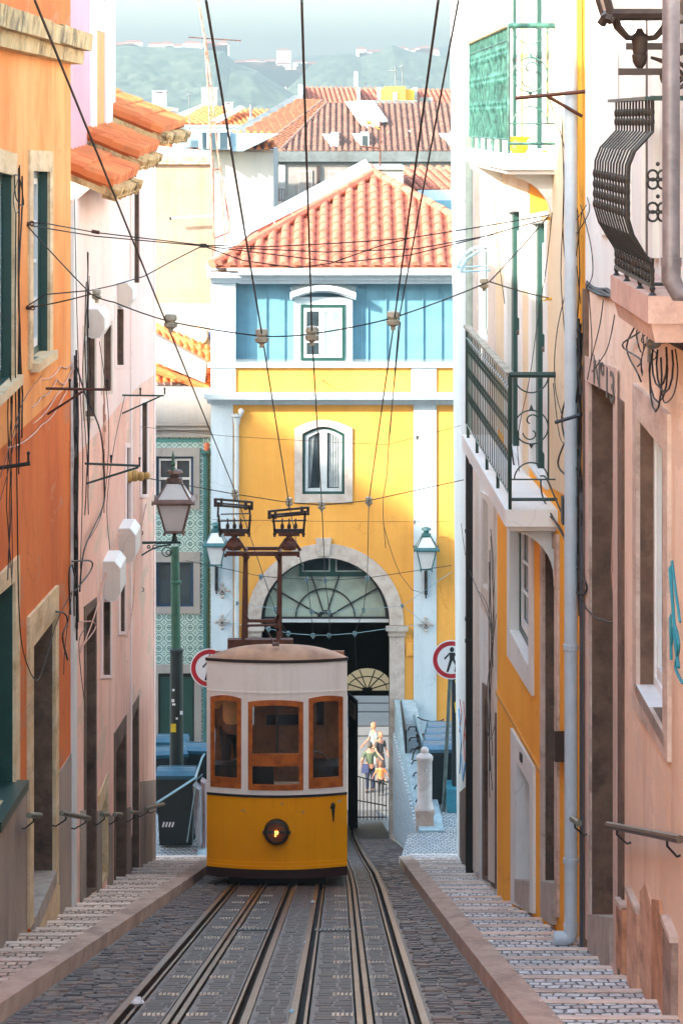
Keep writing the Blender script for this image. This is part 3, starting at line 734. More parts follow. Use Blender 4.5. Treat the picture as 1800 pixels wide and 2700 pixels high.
# tunnel through the building and the far doorway
m = MB(); xl, xr = fx(640), fx(1058); zt = fz(1480); zb = -21
m.add([(xl,60.56,zb),(xl,76,zb),(xl,76,zt),(xl,60.56,zt)], [(0,1,2,3)]); m.add([(xr,60.56,zb),(xr,76,zb),(xr,76,zt),(xr,60.56,zt)], [(0,1,2,3)])
m.add([(xl,60.56,zt),(xr,60.56,zt),(xr,76,zt),(xl,76,zt)], [(0,1,2,3)])
PB = Plane((-40, 76), (40, 76), 1)
def UB(px, py): return ((px-CX)*76/F + 40, -(py-HY)*76/F)
dpx = [(900, 2260), (900, 1822)] + [(968 + (68*math.cos(R(180-a))), 1822 - 60*math.sin(R(a))) for a in (15,30,45,60,75,90,105,120,135,150,165)] + [(1036, 1822), (1036, 2260)]
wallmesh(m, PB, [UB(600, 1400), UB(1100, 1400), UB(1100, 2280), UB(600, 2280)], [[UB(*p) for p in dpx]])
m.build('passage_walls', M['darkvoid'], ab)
m = MB(); slab(m, PB, [UB(900, 1822)] + [UB(*p) for p in dpx[2:-1]], -.05, -.03); tm_, tn_, tb_ = newmat('cream_frosted_glass'); tt_ = tn_.nodes.new('ShaderNodeBsdfTranslucent'); tt_.inputs[0].default_value = S(206,190,168); tn_.links.new(tt_.outputs[0], tn_.nodes['Material Output'].inputs[0]); fg = m.build('rear_fanlight', tm_, ab)
m = MB()
def barB(mb, x0, y0, x1, y1, w_):
    dx, dy = x1-x0, y1-y0; L = math.hypot(dx, dy); nx, ny = -dy/L*w_/2, dx/L*w_/2
    slab(mb, PB, [UB(x0+nx, y0+ny), UB(x1+nx, y1+ny), UB(x1-nx, y1-ny), UB(x0-nx, y0-ny)], -.03, .02)
for a in (20, 50, 72, 108, 130, 160): barB(m, 968, 1820, 968+66*math.cos(R(a)), 1820-56*math.sin(R(a)), 2.6)
pts = [(968+52*math.cos(R(a)), 1818-34*math.sin(R(a))) for a in range(180, -1, -15)]
for p, q in zip(pts, pts[1:]): barB(m, p[0], p[1], q[0], q[1], 2.2)
barB(m, 900, 1828, 1036, 1828, 13); barB(m, 955, 1818, 981, 1818, 9); m.build('iron_tracery', M['black_iron'], fg)
# open door leaf and inner edge of the pier
m = MB(); 
def leaf(mb, px0, px1, D0, D1_, zt_, zb_, th=.04):
    x0, x1 = fx(px0, D0), fx(px1, D1_)
    mb.hexa([(x0,D0,zb_),(x1,D1_,zb_),(x1+th,D1_,zb_),(x0+th,D0,zb_)], [(x0,D0,zt_),(x1,D1_,zt_),(x1+th,D1_,zt_),(x0+th,D0,zt_)])
leaf(m, 917, 939, 70.5, 69.6, fz(1838, 70.), fz(2190, 70.)); dl = m.build('door', M['black_iron'], ab)
m = MB(); leaf(m, 920.5, 934, 70.3, 69.7, fz(1852, 70.), fz(1892, 70.), .03); m.v = [(x, y-.05, z) for x, y, z in m.v]; m.build('door_pane', simple('cream_pane', S(205,185,150), .4), dl)
# window
m = MB(); reveal(m, PF, hW, .14)
so_ = [(776, 1325), (776, 1128)] + [(776+153*t, 1128-22*math.sin(math.pi*t)) for t in (.125,.25,.375,.5,.625,.75,.875)] + [(929, 1128), (929, 1325)]
n = len(so_)
for i in range(n):
    j = (i+1) % n; slab(m, PF, [UV(*so_[i]), UV(*so_[j]), UV(*win_px[j]), UV(*win_px[i])], 0, .05)
m.build('window_surround', M['limestone'], ab)
def shrinkw(k): return [(852.5+(x-852.5)*(1-k*2/111), 1214+(y-1214)*(1-k*2/180)) for x, y in win_px]
m = MB(); A, B = win_px, shrinkw(7)
for i in range(n): j = (i+1) % n; slab(m, PF, [UV(*A[i]), UV(*A[j]), UV(*B[j]), UV(*B[i])], -.12, -.02)
wf = m.build('window', M['green_paint'], ab)
m = MB(); A, B = shrinkw(7), shrinkw(15)
for i in range(n): j = (i+1) % n; slab(m, PF, [UV(*A[i]), UV(*A[j]), UV(*B[j]), UV(*B[i])], -.1, -.04)
slab(m, PF, rect(843, 862, 1133, 1296), -.1, -.035); m.build('casement', M['white_paint_far'], wf)
m = MB(); slab(m, PF, [UV(*p) for p in shrinkw(8)], -.13, -.115); m.build('pane', M['glass'], wf)
m = MB()
def curtain(mb, x0, x1, xb0, xb1, y0, y1, nn=8):
    for i in range(nn):
        t0, t1 = i/nn, (i+1)/nn; d0, d1 = (-.112 + .02*(i % 2)), (-.112 + .02*((i+1) % 2))
        a, b = lerp(x0, x1, t0), lerp(x0, x1, t1); c, d = lerp(xb0, xb1, t0), lerp(xb0, xb1, t1)
        mb.add([PF.pt(*UV(a, y0), d0), PF.pt(*UV(b, y0), d1), PF.pt(*UV(d, y1), d1), PF.pt(*UV(c, y1), d0)], [(0,1,2,3)])
curtain(m, 812, 830, 812, 818, 1142, 1286); curtain(m, 866, 893, 866, 893, 1142, 1286)
m.build('curtain', M['curtain'], wf)
# pilasters, bands, cornices
m = MB()
slab(m, PF, rect(556, 614, 1064, 2300), 0, .06); slab(m, PF, rect(1090, 1150, 1064, 1975), 0, .05)
slab(m, PF, rect(556, 621, 968, 1034), 0, .06); slab(m, PF, rect(1084, 1150, 968, 1034), 0, .05)
m.build('pilaster', M['paleblue'], ab)
m = MB()
def hbar(mb, x0, x1, y0, y1, d0, d1=None):
    """moulding run: front face leans from depth d0 (bottom) to d1 (top)"""
    d1 = d0 if d1 is None else d1
    xa, xb, z0, z1 = fx(x0), fx(x1), fz(y1), fz(y0)
    mb.hexa([(xa-(0),DF-d0,z0),(xb,DF-d0,z0),(xb,DF+.1,z0),(xa,DF+.1,z0)], [(xa,DF-d1,z1),(xb,DF-d1,z1),(xb,DF+.1,z1),(xa,DF+.1,z1)])
hbar(m, 546, 1500, 1048, 1064, .10, .16); hbar(m, 540, 1500, 1034, 1048, .42, .46)
hbar(m, 548, 1500, 955, 968, .10, .13); hbar(m, 615, 1500, 1062, 1067, .04)
m.build('cornice', M['paleblue'], ab)
zinc = simple('blue_grey_zinc', S(96,146,166), .5, .1, .08, 3)
PM = DF + .34
m = MB(); m.box(fx(600), fx(1500), PM, 62, fz(957), fz(745)); md = m.build('dormer_storey', zinc, ab)
for px in (651, 700, 748, 955, 969, 1018, 1066, 1115, 1164):
    m = MB(); m.box(fx(px)-.014, fx(px)+.014, PM-.05, PM-.003, fz(955), fz(746)); m.build('standing_seam', zinc, md)
m = MB()
m.box(fx(775), fx(929), PM-.26, PM-.003, fz(955), fz(783)); dm = m.build('dormer', simple('pale_zinc', S(176,192,196), .5, var=.05), md)
m = MB()
for i in range(16):
    t0, t1 = i/16, (i+1)/16; xa, xb = lerp(765, 938, t0), lerp(765, 938, t1); ya, yb = 778-20*math.sin(math.pi*t0), 778-20*math.sin(math.pi*t1)
    for (h0, h1, dd_) in ((-8, 6, .50), (6, 12, .40)):
        m.hexa([(fx(xa),PM-dd_,fz(ya+h1)),(fx(xb),PM-dd_,fz(yb+h1)),(fx(xb),PM,fz(yb+h1)),(fx(xa),PM,fz(ya+h1))], [(fx(xa),PM-dd_,fz(ya+h0)),(fx(xb),PM-dd_,fz(yb+h0)),(fx(xb),PM,fz(yb+h0)),(fx(xa),PM,fz(ya+h0))])
m.build('dormer_hood', M['paleblue'], dm)
PD = Plane((-40, PM-.26), (40, PM-.26), 1)
m = MB(); o_ = rect(792, 910, 803, 951); i_ = rect(800, 902, 811, 944); ring(m, PD, o_, i_, .0, .03); dw = m.build('window', M['green_paint'], dm)
m = MB(); 
for a, b in ((801, 847), (849, 901)): ring(m, PD, rect(a, b, 812, 943), rect(a+7, b-6, 821, 935), .0, .022)
slab(m, PD, rect(808, 841, 861, 866), 0, .02); slab(m, PD, rect(808, 841, 899, 904), 0, .02)
m.build('casement', M['white_paint_far'], dw)
m = MB(); slab(m, PD, rect(801, 846, 812, 943), .001, .006); m.build('pane', M['glass'], dw)
m = MB(); slab(m, PD, rect(850, 901, 812, 943), .001, .006); m.build('blind', simple('roller_blind', S(128,150,154), .7), dw)
M['spk'] = simple('galvanised_spikes', S(190,195,195), .4, .3)                                              # bird spikes
for (x0, x1, y0, d_) in ((626, 790, 955, .06), (912, 1200, 955, .06)):
    m = MB(); x = x0
    while x < x1:
        for q in (-1, 1): m.tube([(fx(x), DF-d_, fz(y0)), (fx(x)+q*.02, DF-d_-.02, fz(y0-9))], .004, 3)
        x += 6
    m.build('bird_spikes', M['spk'], md)
m = MB()
for i in range(30):
    t = (i+.5)/30; x = lerp(770, 934, t); y = 770-20*math.sin(math.pi*t)
    m.tube([(fx(x), PM-.44, fz(y)), (fx(x+(t-.5)*14), PM-.46, fz(y-13))], .0055, 3)
m.build('bird_spikes', M['spk'], dm)
m = MB()                                              # gutter and eaves cornice
hbar(m, 630, 1500, 736, 747, .10, .16); hbar(m, 632, 1500, 722, 736, .26, .30); hbar(m, 548, 650, 716, 730, .34, .38); hbar(m, 556, 640, 730, 745, .12, .26)
m.build('eaves_cornice', M['paleblue'], ab)
m = MB(); m.tube([(fx(630), DF-.42, fz(716)), (fx(1500), DF-.42, fz(716))], .075, 10); m.box(fx(600), fx(1500), DF-.44, DF+.2, fz(711), fz(704)); m.build('gutter', simple('gutter_grey', S(176,186,190), .45, .2), ab)
m = MB(); slab(m, PF, rect(556, 621, 745, 956), -.1, .06); m.build('corner_pilaster', M['paleblue'], ab)
# hipped roof
zE = fz(700); yE = DF-.30; Lx, Rx = fx(560), fx(560) + 2*(fx(985, 64)-fx(560)); apx = P(985, 462, 64.)
slope = (apx.z - zE)/(apx.y - yE); Vv = Vector((0, 1, slope)); vl = Vector((0, apx.y-yE, apx.z-zE)).length; W = Rx-Lx
m = MB(); ncol = int(W/.283)
tileroof(m, (Lx, yE, zE), (1,0,0), Vv, W, ncol, lambda u: vl*min(u, W-u)/(W/2)-.04, rl=.40, seg=6)
m.m = 1; m.add([(Lx,yE,zE-.03),(Rx,yE,zE-.03),(apx.x,apx.y,apx.z-.03)], [(0,1,2)]); m.add([(Lx,yE,zE-.03),(apx.x,apx.y,apx.z-.03),(apx.x,72,apx.z-.03),(Lx,75.5,zE-.03)], [(0,1,2,3)])
m.add([(Rx,yE,zE-.03),(apx.x,apx.y,apx.z-.03),(apx.x,72,apx.z-.03),(Rx,75.5,zE-.03)], [(0,1,2,3)])
rf = m.build('roof', [M['terra'], M['terra']], ab, smooth=True)
m = MB()
for sx_ in (Lx, Rx):                                  # hip ridge tiles
    a = Vector((sx_, yE, zE+.05)); b = Vector((apx.x, apx.y, apx.z+.07)); n_ = 16
    for i in range(n_):
        p = a.lerp(b, i/n_); q = a.lerp(b, (i+1.12)/n_); m.tube([p, q], [.115, .095], 8)
m.tube([apx+Vector((0,0,.07)), Vector((apx.x, 72, apx.z+.07))], .1, 8)
m.build('ridge_tiles', M['terra'], rf, smooth=True)
# white parapet flashing left of the hip with terracotta panels under it
m = MB()
A = [P(964, 418, 65.5), P(985, 452, 65.0), P(662, 612, 61.6), P(640, 590, 62.1)]
m.prism(A, (0, .6, -.05)); m.prism([P(640, 590, 62.1), P(662, 612, 61.6), P(560, 705, 60.3), P(541, 700, 60.5)], (0, .5, -.05))
m.prism([P(541, 700, 60.5), P(545, 712, 60.2), P(640, 712, 60.0), P(600, 690, 60.2)], (0, .3, 0))
sk = m.build('white_coping', M['white_paint_far'], rf)
m = MB(); m.prism([P(985, 450, 65.05), P(985, 486, 64.6), P(700, 640, 61.9), P(680, 640, 61.7), P(680, 604, 61.9)], (0, .2, 0)); m.build('side_panel', simple('terracotta_sheet', S(206,124,100), .6, var=.05), rf)
m = MB()
for px, y0 in ((722, 590), (768, 567), (828, 540), (904, 504), (960, 476)):
    m.box(fx(px, 61.5)-.012, fx(px, 61.5)+.012, 61.4+(px-680)/95, 61.5+(px-680)/95, fz(y0+36, 61.4+(px-680)/95), fz(y0-6, 61.4+(px-680)/95))
m.build('panel_seam', M['white_paint_far'], rf)
# building mass so that the sun is stopped by it
m = MB(); xa, xb = fx(556), fx(1500)
m.add([(xa,60,-22),(xa,76,-22),(xa,76,zE-.1),(xa,60,zE-.1)], [(0,1,2,3)]); m.add([(xb,60,-22),(xb,76,-22),(xb,76,zE-.1),(xb,60,zE-.1)], [(0,1,2,3)])
m.add([(xa,76.1,zE-.1),(xb,76.1,zE-.1),(xb,76.1,-16),(xa,76.1,-16)], [(0,1,2,3)]) if False else None
m.add([(xa,60.3,fz(960)),(xb,60.3,fz(960)),(xb,76,fz(960)),(xa,76,fz(960))], [(0,1,2,3)])
m.build('side_walls', M['yellow'], ab)
# small things on the facade
m = MB(); m.tube([PF.pt(*UV(624, 1095), .12), PF.pt(*UV(624, 2200), .12)], .055, 10); m.lathe(PF.pt(*UV(625, 1118), .12), [(.06,0),(.09,.16),(.13,.19),(.13,.24)], 10); m.build('downpipe', M['white_paint_far'], ab)
m = MB(); m.sphere(PF.pt(*UV(636, 1083), .14), .07, 10); m.build('lamp_globe', M['white_paint_far'], ab)
m = MB(); slab(m, PF, rect(1070, 1089, 1695, 1728), 0, .05); slab(m, PF, rect(1073, 1086, 1699, 1723), .05, .06); bx = m.build('meter_cover', M['yellow'], ab)
m = MB(); m.tube([PF.pt(*UV(852, 1003), 0), PF.pt(*UV(852, 1004), .22)], .012, 6); m.build('wall_peg', M['rust'], ab)

# rosette cable anchors and wall lanterns
def rosette(px, py, lab):
    t = thing('cable_anchor', lab, 'cable anchor', PF.pt(*UV(px, py), .06), 'rosette cable anchors on the white pilasters')
    m = MB(); c = Vector((0, -.02, 0))
    for a in range(0, 360, 45):
        r = .14 if a % 90 == 0 else .08
        m.sphere(c + Vector((math.cos(R(a))*r, 0, math.sin(R(a))*r)), .035 if a % 90 == 0 else .025, 8)
        m.tube([c, c + Vector((math.cos(R(a))*r, 0, math.sin(R(a))*r))], .014, 5)
    m.build('rosette', M['limestone'], t, local=True)
    m = MB(); m.tube([(0,0,0), (0,-.16,0)], .02, 8); m.torus((0,-.16,-.03), .03, .008, 'y', 12); m.build('eye_bolt', M['dark_iron'], t, local=True)
rosette(1122, 1645, 'carved rosette anchor low on the right white pilaster, right of the arch')
rosette(586, 1638, 'rosette anchor with a black ring below it on the left white pilaster')
rosette(587, 1556, 'small rosette anchor under the lantern on the left white pilaster')
def lantern_head(root, body, pane, c, w_=.4, h=.5):
    """four-sided street lantern: tapered glazed body, wide roof, vented cap and finial; c is the bottom centre"""
    c = Vector(c); b, t_ = w_*.27, w_*.5; s2 = math.sqrt(2)
    m = MB(); m.lathe(c, [(b*s2, 0), (t_*s2, h)], 4, rot=0); m.build('lantern_pane', pane, root, local=True)
    m = MB()
    for i in range(4):
        a = math.pi/4 + i*math.pi/2; d = Vector((math.cos(a), math.sin(a), 0))*s2
        m.tube([c + d*b, c + d*t_ + Vector((0,0,h))], .014*w_/.4, 5); m.tube([c + d*(b-.01) , c + d*(b+.02) + Vector((0,0,-.05))], .016*w_/.4, 5)
        e = Vector((math.cos(a+math.pi/2), math.sin(a+math.pi/2), 0))*s2
        m.tube([c+d*b, c+e*b], .016*w_/.4, 5); m.tube([c+d*t_+Vector((0,0,h)), c+e*t_+Vector((0,0,h))], .018*w_/.4, 5)
        m.tube([c+d*t_*1.06+Vector((0,0,h+.05)), c+d*t_*.45+Vector((0,0,h+.34*h/.5))], .012*w_/.4, 5)
        m.tube([c+d*t_*1.28+Vector((0,0,h-.01)), c+d*t_*1.3+Vector((0,0,h+.07))], [.016, .006], 5)
    m.lathe(c+Vector((0,0,h)), [(t_*s2*1.28, 0), (t_*s2*1.3, .02), (t_*s2*1.08, .07)], 4)
    m.lathe(c+Vector((0,0,h+.34*h/.5)), [(t_*.45*s2, -.02), (t_*.5*s2, .02), (.07, .04)], 4)
    m.lathe(c+Vector((0,0,h+.36*h/.5)), [(.10*w_/.4,0),(.10*w_/.4,.05),(.055*w_/.4,.06),(.07*w_/.4,.12),(.11*w_/.4,.13),(.09*w_/.4,.17),(.03,.19)], 10)
    m.build('lantern_frame', body, root, local=True)
    m = MB(); m.lathe(c+Vector((0,0,h+.05)), [(t_*s2*1.04, 0), (t_*.46*s2, .27*h/.5)], 4); m.build('lantern_hood', pane, root, local=True)
M['frost'] = simple('lantern_frosted_glass', S(196,198,198), .35, var=.06, sc_=3)
M['teal_iron'] = simple('teal_painted_iron', S(40,92,96), .45, var=.12)
M['rosy_metal'] = simple('faded_bronze_metal', S(110,86,78), .5, .2, .15)
def wall_lantern(px, py, lab):
    """py is the underside of the glazed body"""
    p = PF.pt(*UV(px, py), .06); t = thing('wall_lantern', lab, 'lantern', p, 'wall lanterns on the arch building')
    c = Vector((0, -.34, 0)); lantern_head(t, M['teal_iron'], M['frost'], c, .42, .42)
    m = MB(); m.tube([(0,-.34,-.03), (0,-.34,-.18), (0,-.3,-.28), (0,-.12,-.45)], .022, 6); m.box(-.035,.035,-.06,-.001,-.62,-.1); m.tube([(0,-.04,-.62),(0,-.06,-.7)], .02, 6)
    m.torus((0,-.2,-.25), .09, .012, 'x', 14); m.build('bracket', M['black_iron'], t, local=True)
wall_lantern(1122, 1492, 'teal wall lantern on the right white pilaster beside the arch')
wall_lantern(571, 1480, 'teal wall lantern on the left pilaster, half behind the current collector')

# ------------------------------------------------------------------ tiled building and the cream building behind it
def azulejo(name):
    m, nt, bs = newmat(name); v = coords(nt, (1, 1, 1), world=True)
    sx = nt.nodes.new('ShaderNodeSeparateXYZ'); nt.links.new(v, sx.inputs[0])
    def mt(op, a, b=None, c=None):
        n = nt.nodes.new('ShaderNodeMath'); n.operation = op
        for i, x in enumerate((a, b, c)):
            if x is None: continue
            if isinstance(x, (int, float)): n.inputs[i].default_value = x
            else: nt.links.new(x, n.inputs[i])
        return n.outputs[0]
    p = .237
    u = mt('SUBTRACT', mt('FRACT', mt('DIVIDE', sx.outputs[0], p)), .5); z = mt('SUBTRACT', mt('FRACT', mt('DIVIDE', sx.outputs[2], p)), .5)
    au, az_ = mt('ABSOLUTE', u), mt('ABSOLUTE', z)
    d = mt('SQRT', mt('ADD', mt('MULTIPLY', u, u), mt('MULTIPLY', z, z)))
    oct_ = mt('MAXIMUM', mt('MAXIMUM', au, az_), mt('MULTIPLY', mt('ADD', au, az_), .74))
    ringo = mt('LESS_THAN', mt('ABSOLUTE', mt('SUBTRACT', oct_, .43)), .035)
    dia = mt('LESS_THAN', mt('ABSOLUTE', mt('SUBTRACT', mt('ADD', au, az_), .88)), .03)
    flower = mt('LESS_THAN', mt('ABSOLUTE', mt('SUBTRACT', d, .18)), .035)
    dot = mt('LESS_THAN', mt('MULTIPLY', au, az_), .0022); dot2 = mt('MULTIPLY', dot, mt('LESS_THAN', d, .34))
    f = mt('MINIMUM', mt('ADD', mt('ADD', ringo, dia), mt('ADD', flower, dot2)), 1)
    nt.links.new(mixc(nt, f, S(156,186,184), S(26,78,84)), bs.inputs['Base Color']); bs.inputs['Roughness'].default_value = .35
    return m
M['azulejo'] = azulejo('blue_green_azulejo')
tb = thing('tiled_building', 'narrow building faced with teal patterned tiles behind the green lamp post', 'building', (-4, 62, ZC))
PT = Plane((-40, 62), (40, 62), 1)
def UT(px, py): return ((px-CX)*62/F + 40, -(py-HY)*62/F)
def rt(x0, x1, y0, y1): return [UT(x0, y0), UT(x1, y0), UT(x1, y1), UT(x0, y1)]
hs = [rt(412, 510, 1203, 1330), rt(412, 510, 1482, 1600), rt(417, 512, 1775, 2200)]
m = MB(); wallmesh(m, PT, rt(330, 556, 1120, 2230), hs); m.build('wall', M['azulejo'], tb)
sr = [rt(397, 527, 1180, 1342), rt(404, 528, 1455, 1618), rt(404, 532, 1752, 2230)]
for o_, i_ in zip(sr, hs): m = MB(); ring(m, PT, o_, i_, -.1, .035); m.build('window_surround', M['white_far'], tb)
for k, i_ in enumerate(hs[:2]):
    m = MB(); a = [i_[0], i_[1], i_[2], i_[3]]; ii = inset(a, .05, .05, .07, .07); ring(m, PT, a, ii, -.09, -.03); wfr = m.build('window', simple('navy_frame', S(24,56,84), .5), tb)
    if k == 0:
        m = MB(); 
        for c in (sub(ii, 0, .49, 0, 1), sub(ii, .51, 1, 0, 1)): ring(m, PT, c, inset(c, .05, .05, .1, .1), -.085, -.04)
        slab(m, PT, sub(ii, 0, 1, .44, .49), -.085, -.045); m.build('casement', M['white_paint_far'], wfr)
    m = MB(); slab(m, PT, a, -.12, -.092); m.build('pane', M['glass'], wfr)
m = MB(); slab(m, PT, hs[2], -.12, -.09); d_ = m.build('door', simple('near_black_door', S(22,34,36), .6), tb)
m = MB(); 
for a, b in ((.05,.47),(.53,.95)):
    slab(m, PT, sub(hs[2], a, b, .03, .6), -.09, -.07)
m.build('door_panel', M['green_paint'], d_)
m = MB()
for (y0, y1, dd_) in ((1132, 1152, .06), (1120, 1132, .14), (1108, 1120, .2)):
    m.box(fx(330,62), fx(555,62), 62-dd_, 62, fz(y1,62), fz(y0,62))
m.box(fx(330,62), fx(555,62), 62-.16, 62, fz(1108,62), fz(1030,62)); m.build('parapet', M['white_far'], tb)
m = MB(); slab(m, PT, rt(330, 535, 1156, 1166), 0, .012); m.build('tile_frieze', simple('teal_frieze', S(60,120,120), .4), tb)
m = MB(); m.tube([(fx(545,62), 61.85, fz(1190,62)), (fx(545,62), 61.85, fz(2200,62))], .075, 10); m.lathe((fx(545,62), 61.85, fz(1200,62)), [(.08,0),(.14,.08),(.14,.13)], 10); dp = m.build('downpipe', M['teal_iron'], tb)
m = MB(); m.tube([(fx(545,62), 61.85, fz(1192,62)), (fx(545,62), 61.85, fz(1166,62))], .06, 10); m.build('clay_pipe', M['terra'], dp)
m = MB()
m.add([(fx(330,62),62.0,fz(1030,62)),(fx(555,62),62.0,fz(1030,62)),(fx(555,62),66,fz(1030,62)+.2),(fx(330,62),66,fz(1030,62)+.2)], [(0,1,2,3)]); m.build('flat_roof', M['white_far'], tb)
# small tiled lean-to roof above
m = MB()
O_ = P(388, 1010, 62.6); Vr = P(388, 845, 66.5)-O_
tileroof(m, O_, (1,0,0), Vr, 1.5, 9, lambda u: Vr.length*(1-u*.30), rl=.4)
m.m = 1; q = [P(386, 1026, 62.6), P(556, 1026, 62.6), P(562, 938, 64.5), P(386, 845, 66.5)]
m.add([p+Vector((0,0,-.03)) for p in q], [(0,1,2,3)])
m.m = 0
for a, b in ((P(386, 850, 66.3), P(562, 945, 64.3)), (P(388, 965, 62.9), P(548, 1022, 62.6))):
    for i in range(7): m.tube([a.lerp(b, i/7), a.lerp(b, (i+1.15)/7)], [.12, .1], 7)
m.build('lean_to_roof', [M['terra_or'], M['offwhite']], tb)
m = MB(); m.prism([P(400, 878, 62.4), P(400, 950, 62.4), P(540, 1010, 62.4), P(545, 955, 62.4)], (0, .5, 0)); m.build('gable_wall', M['white_far'], tb)

cb = thing('cream_building', 'tall blind cream wall with rain stains and a mouldy coping, left of the arch building', 'building', (-5, 70, -15))
m = MB(); x0, x1, z0, z1 = fx(200, 70), fx(562, 70), -20, fz(415, 70); m.box(x0, x1, 70, 71.2, z0, fz(800, 70)); m.build('lower_wall', M['white_far'], cb)
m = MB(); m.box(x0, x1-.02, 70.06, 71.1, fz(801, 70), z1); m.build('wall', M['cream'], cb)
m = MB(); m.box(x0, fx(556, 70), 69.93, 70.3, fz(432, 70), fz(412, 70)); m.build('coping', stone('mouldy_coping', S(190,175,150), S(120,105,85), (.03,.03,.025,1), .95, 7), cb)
m = MB(); m.tube([P(525, 885, 70), P(525, 885, 69.88)], .21, 20); m.build('round_vent', M['limestone_y'], cb)
m = MB()
for i, (px, py) in enumerate(((553, 877), (558, 877), (553, 884), (558, 884), (553, 892), (558, 892))): m.cbox(P(px, py, 69.97), .035, .02, .05)
sg = thing('wall_sign', 'tiny blue lettering on the white wall beside the round vent', 'sign', P(555, 885, 69.97)); m.build('lettering', simple('sign_blue', S(20,90,170), .5), sg)
tl = thing('tube_light', 'white tube bracket fixed across the blind cream wall', 'wall bracket', P(500, 572, 69.8))
m = MB(); m.tube([P(450, 575, 69.7), P(565, 569, 69.7)], .035, 8); m.build('tube', M['white_paint_far'], tl)
m = MB(); m.tube([P(447, 575.5, 69.7), P(452, 575, 69.7)], .042, 8); m.build('end_cap', M['black_iron'], tl)

# ------------------------------------------------------------------ right row
RA = Plane((2.2488, 25.2), (1.9, 34.0), -1); RA.a = Vector((2.2488, 25.2, 0))
RB = Plane((1.915, 33.6), (1.97, 49.6), -1)
RC = Plane((2.19, 12.), (2.25, 25.17), -1)
def q_(x0, x1, tl, tr, br, bl): return [(x0, tl), (x1, tr), (x1, br), (x0, bl)]
# peach building (nearest on the right)
pe = thing('peach_building', 'peeling peach building with pale stone upper storey at the right edge of the photo', 'building', (2.3, 20, -6))
sp = [dict(k='door', q=q_(1560,1624,1003,1040,2545,2455), o=q_(1551,1632,940,975,2590,2470), sm=M['limestone_n'], rm=M['brownstone'], d=.22, so=.02, fm=M['green_paint'], step=[(1562,2412),(1622,2420),(1622,2600),(1562,2500)]),
      dict(k='window', q=q_(1687,1757,1100,1185,1930,1806), o=q_(1677,1770,1010,1092,2010,1866), sm=M['limestone_n'], rm=M['brownstone'], d=.15, fm=M['white_paint'], gm2=M['white_paint'], gm=glassy('window_glass_teal', S(60,96,98), .15), sill=.03, silm=M['white_paint'], bars=0)]
holes = [[RC.uz(*p) for p in s['q']] for s in sp]
L_ = RC.L
m = MB(); wallmesh(m, RC, [(-6, 1.35), (L_, 1.35), (L_, gz(25.2)-1), (-6, gz(6)-1)], holes); m.build('wall', M['peach'], pe)
for s in sp: opening(RC, pe, s, 'peach')
m = MB(); ring(m, RC, [RC.uz(*p) for p in q_(1549,1634,938,972,2590,2470)], [RC.uz(*p) for p in q_(1558,1626,1000,1036,2545,2455)], .021, .034)
slab(m, RC, [RC.uz(1549, 935), RC.uz(1634, 985), RC.uz(1634, 1045), RC.uz(1549, 1000)], .034, .038); dlt = m.build('door_lintel', plaster('lintel_paint', S(206,180,168), S(196,168,156)), pe)
m = MB(); slab(m, RC, [RC.uz(1546, -75), RC.uz(1640, -85), RC.uz(1640, 785), RC.uz(1546, 745)], -.02, .012)
slab(m, RC, [(RC.uz(1640,0)[0], 1.35), (-6, 1.35), (-6, RC.uz(1850, 905)[1]), RC.uz(1760, 850), RC.uz(1700, 815), RC.uz(1640, 785)], -.02, .011)
m.build('pale_upper_storey', M['white'], pe)
m = MB()
for a, b, t in ((1590, 1606, .05), (1612, 1640, .04), (1655, 1668, .07), (1690, 1708, .05), (1730, 1742, .06)):
    ua, ub = RC.uz(a, 0)[0], RC.uz(b, 0)[0]; slab(m, RC, [(ua, 1.35), (ub, 1.35), (ub, -.95), (ua, -.95)], .01, t)
m.build('stone_pilaster_strip', M['white'], pe)
m = MB(); slab(m, RC, [(RC.uz(1640,0)[0], 1.3), (RC.uz(1655,0)[0], 1.3), (RC.uz(1655,0)[0], -.9), (RC.uz(1640,0)[0], -.9)], .012, .03); m.build('window_frame', M['dark_iron'], pe); m = MB(); slab(m, RC, [(RC.uz(1712,0)[0], 1.3), (RC.uz(1728,0)[0], 1.3), (RC.uz(1728,0)[0], -1.1), (RC.uz(1712,0)[0], -1.1)], .012, .03)
m.build('window_frame', M['dark_iron'], pe)
RAW = [stone('raw_wall_stone', S(206,156,122), S(166,116,86), (.05,.03,.02,1), .8, 5, (1,.5,1)), stone('raw_wall_stone_pale', S(222,182,156), S(190,146,120), (.06,.04,.03,1), .7, 5, (1,.5,1)), stone('raw_wall_stone_grey', S(170,146,134), S(130,108,98), (.05,.04,.035,1), .7, 5, (1,.5,1))]
for k_, (pts, o_) in enumerate((([(1640,2372),(1656,2395),(1656,2570),(1640,2545)],.05), ([(1662,2345),(1690,2405),(1689,2630),(1662,2600)],.03), ([(1691,2352),(1706,2330),(1722,2392),(1724,2660),(1691,2632)],.015), ([(1725,2372),(1745,2375),(1747,2410),(1762,2440),(1762,2700),(1725,2662)],.022), ([(1764,2420),(1788,2480),(1786,2720),(1764,2702)],.045))):
    m = MB(); slab(m, RC, [RC.uz(*p) for p in pts], -.02, o_); m.build('stone_slab', RAW[(0,1,1,0,2)[k_]], pe)
    if o_ > .025: m = MB(); a_, b_ = RC.uz(*pts[0]), RC.uz(*pts[1]); slab(m, RC, [(a_[0],a_[1]+.02),(b_[0],b_[1]+.02),(b_[0],b_[1]-.02),(a_[0],a_[1]-.02)], -.02, o_+.015); m.build('slab_cap', M['limestone_n'], pe)
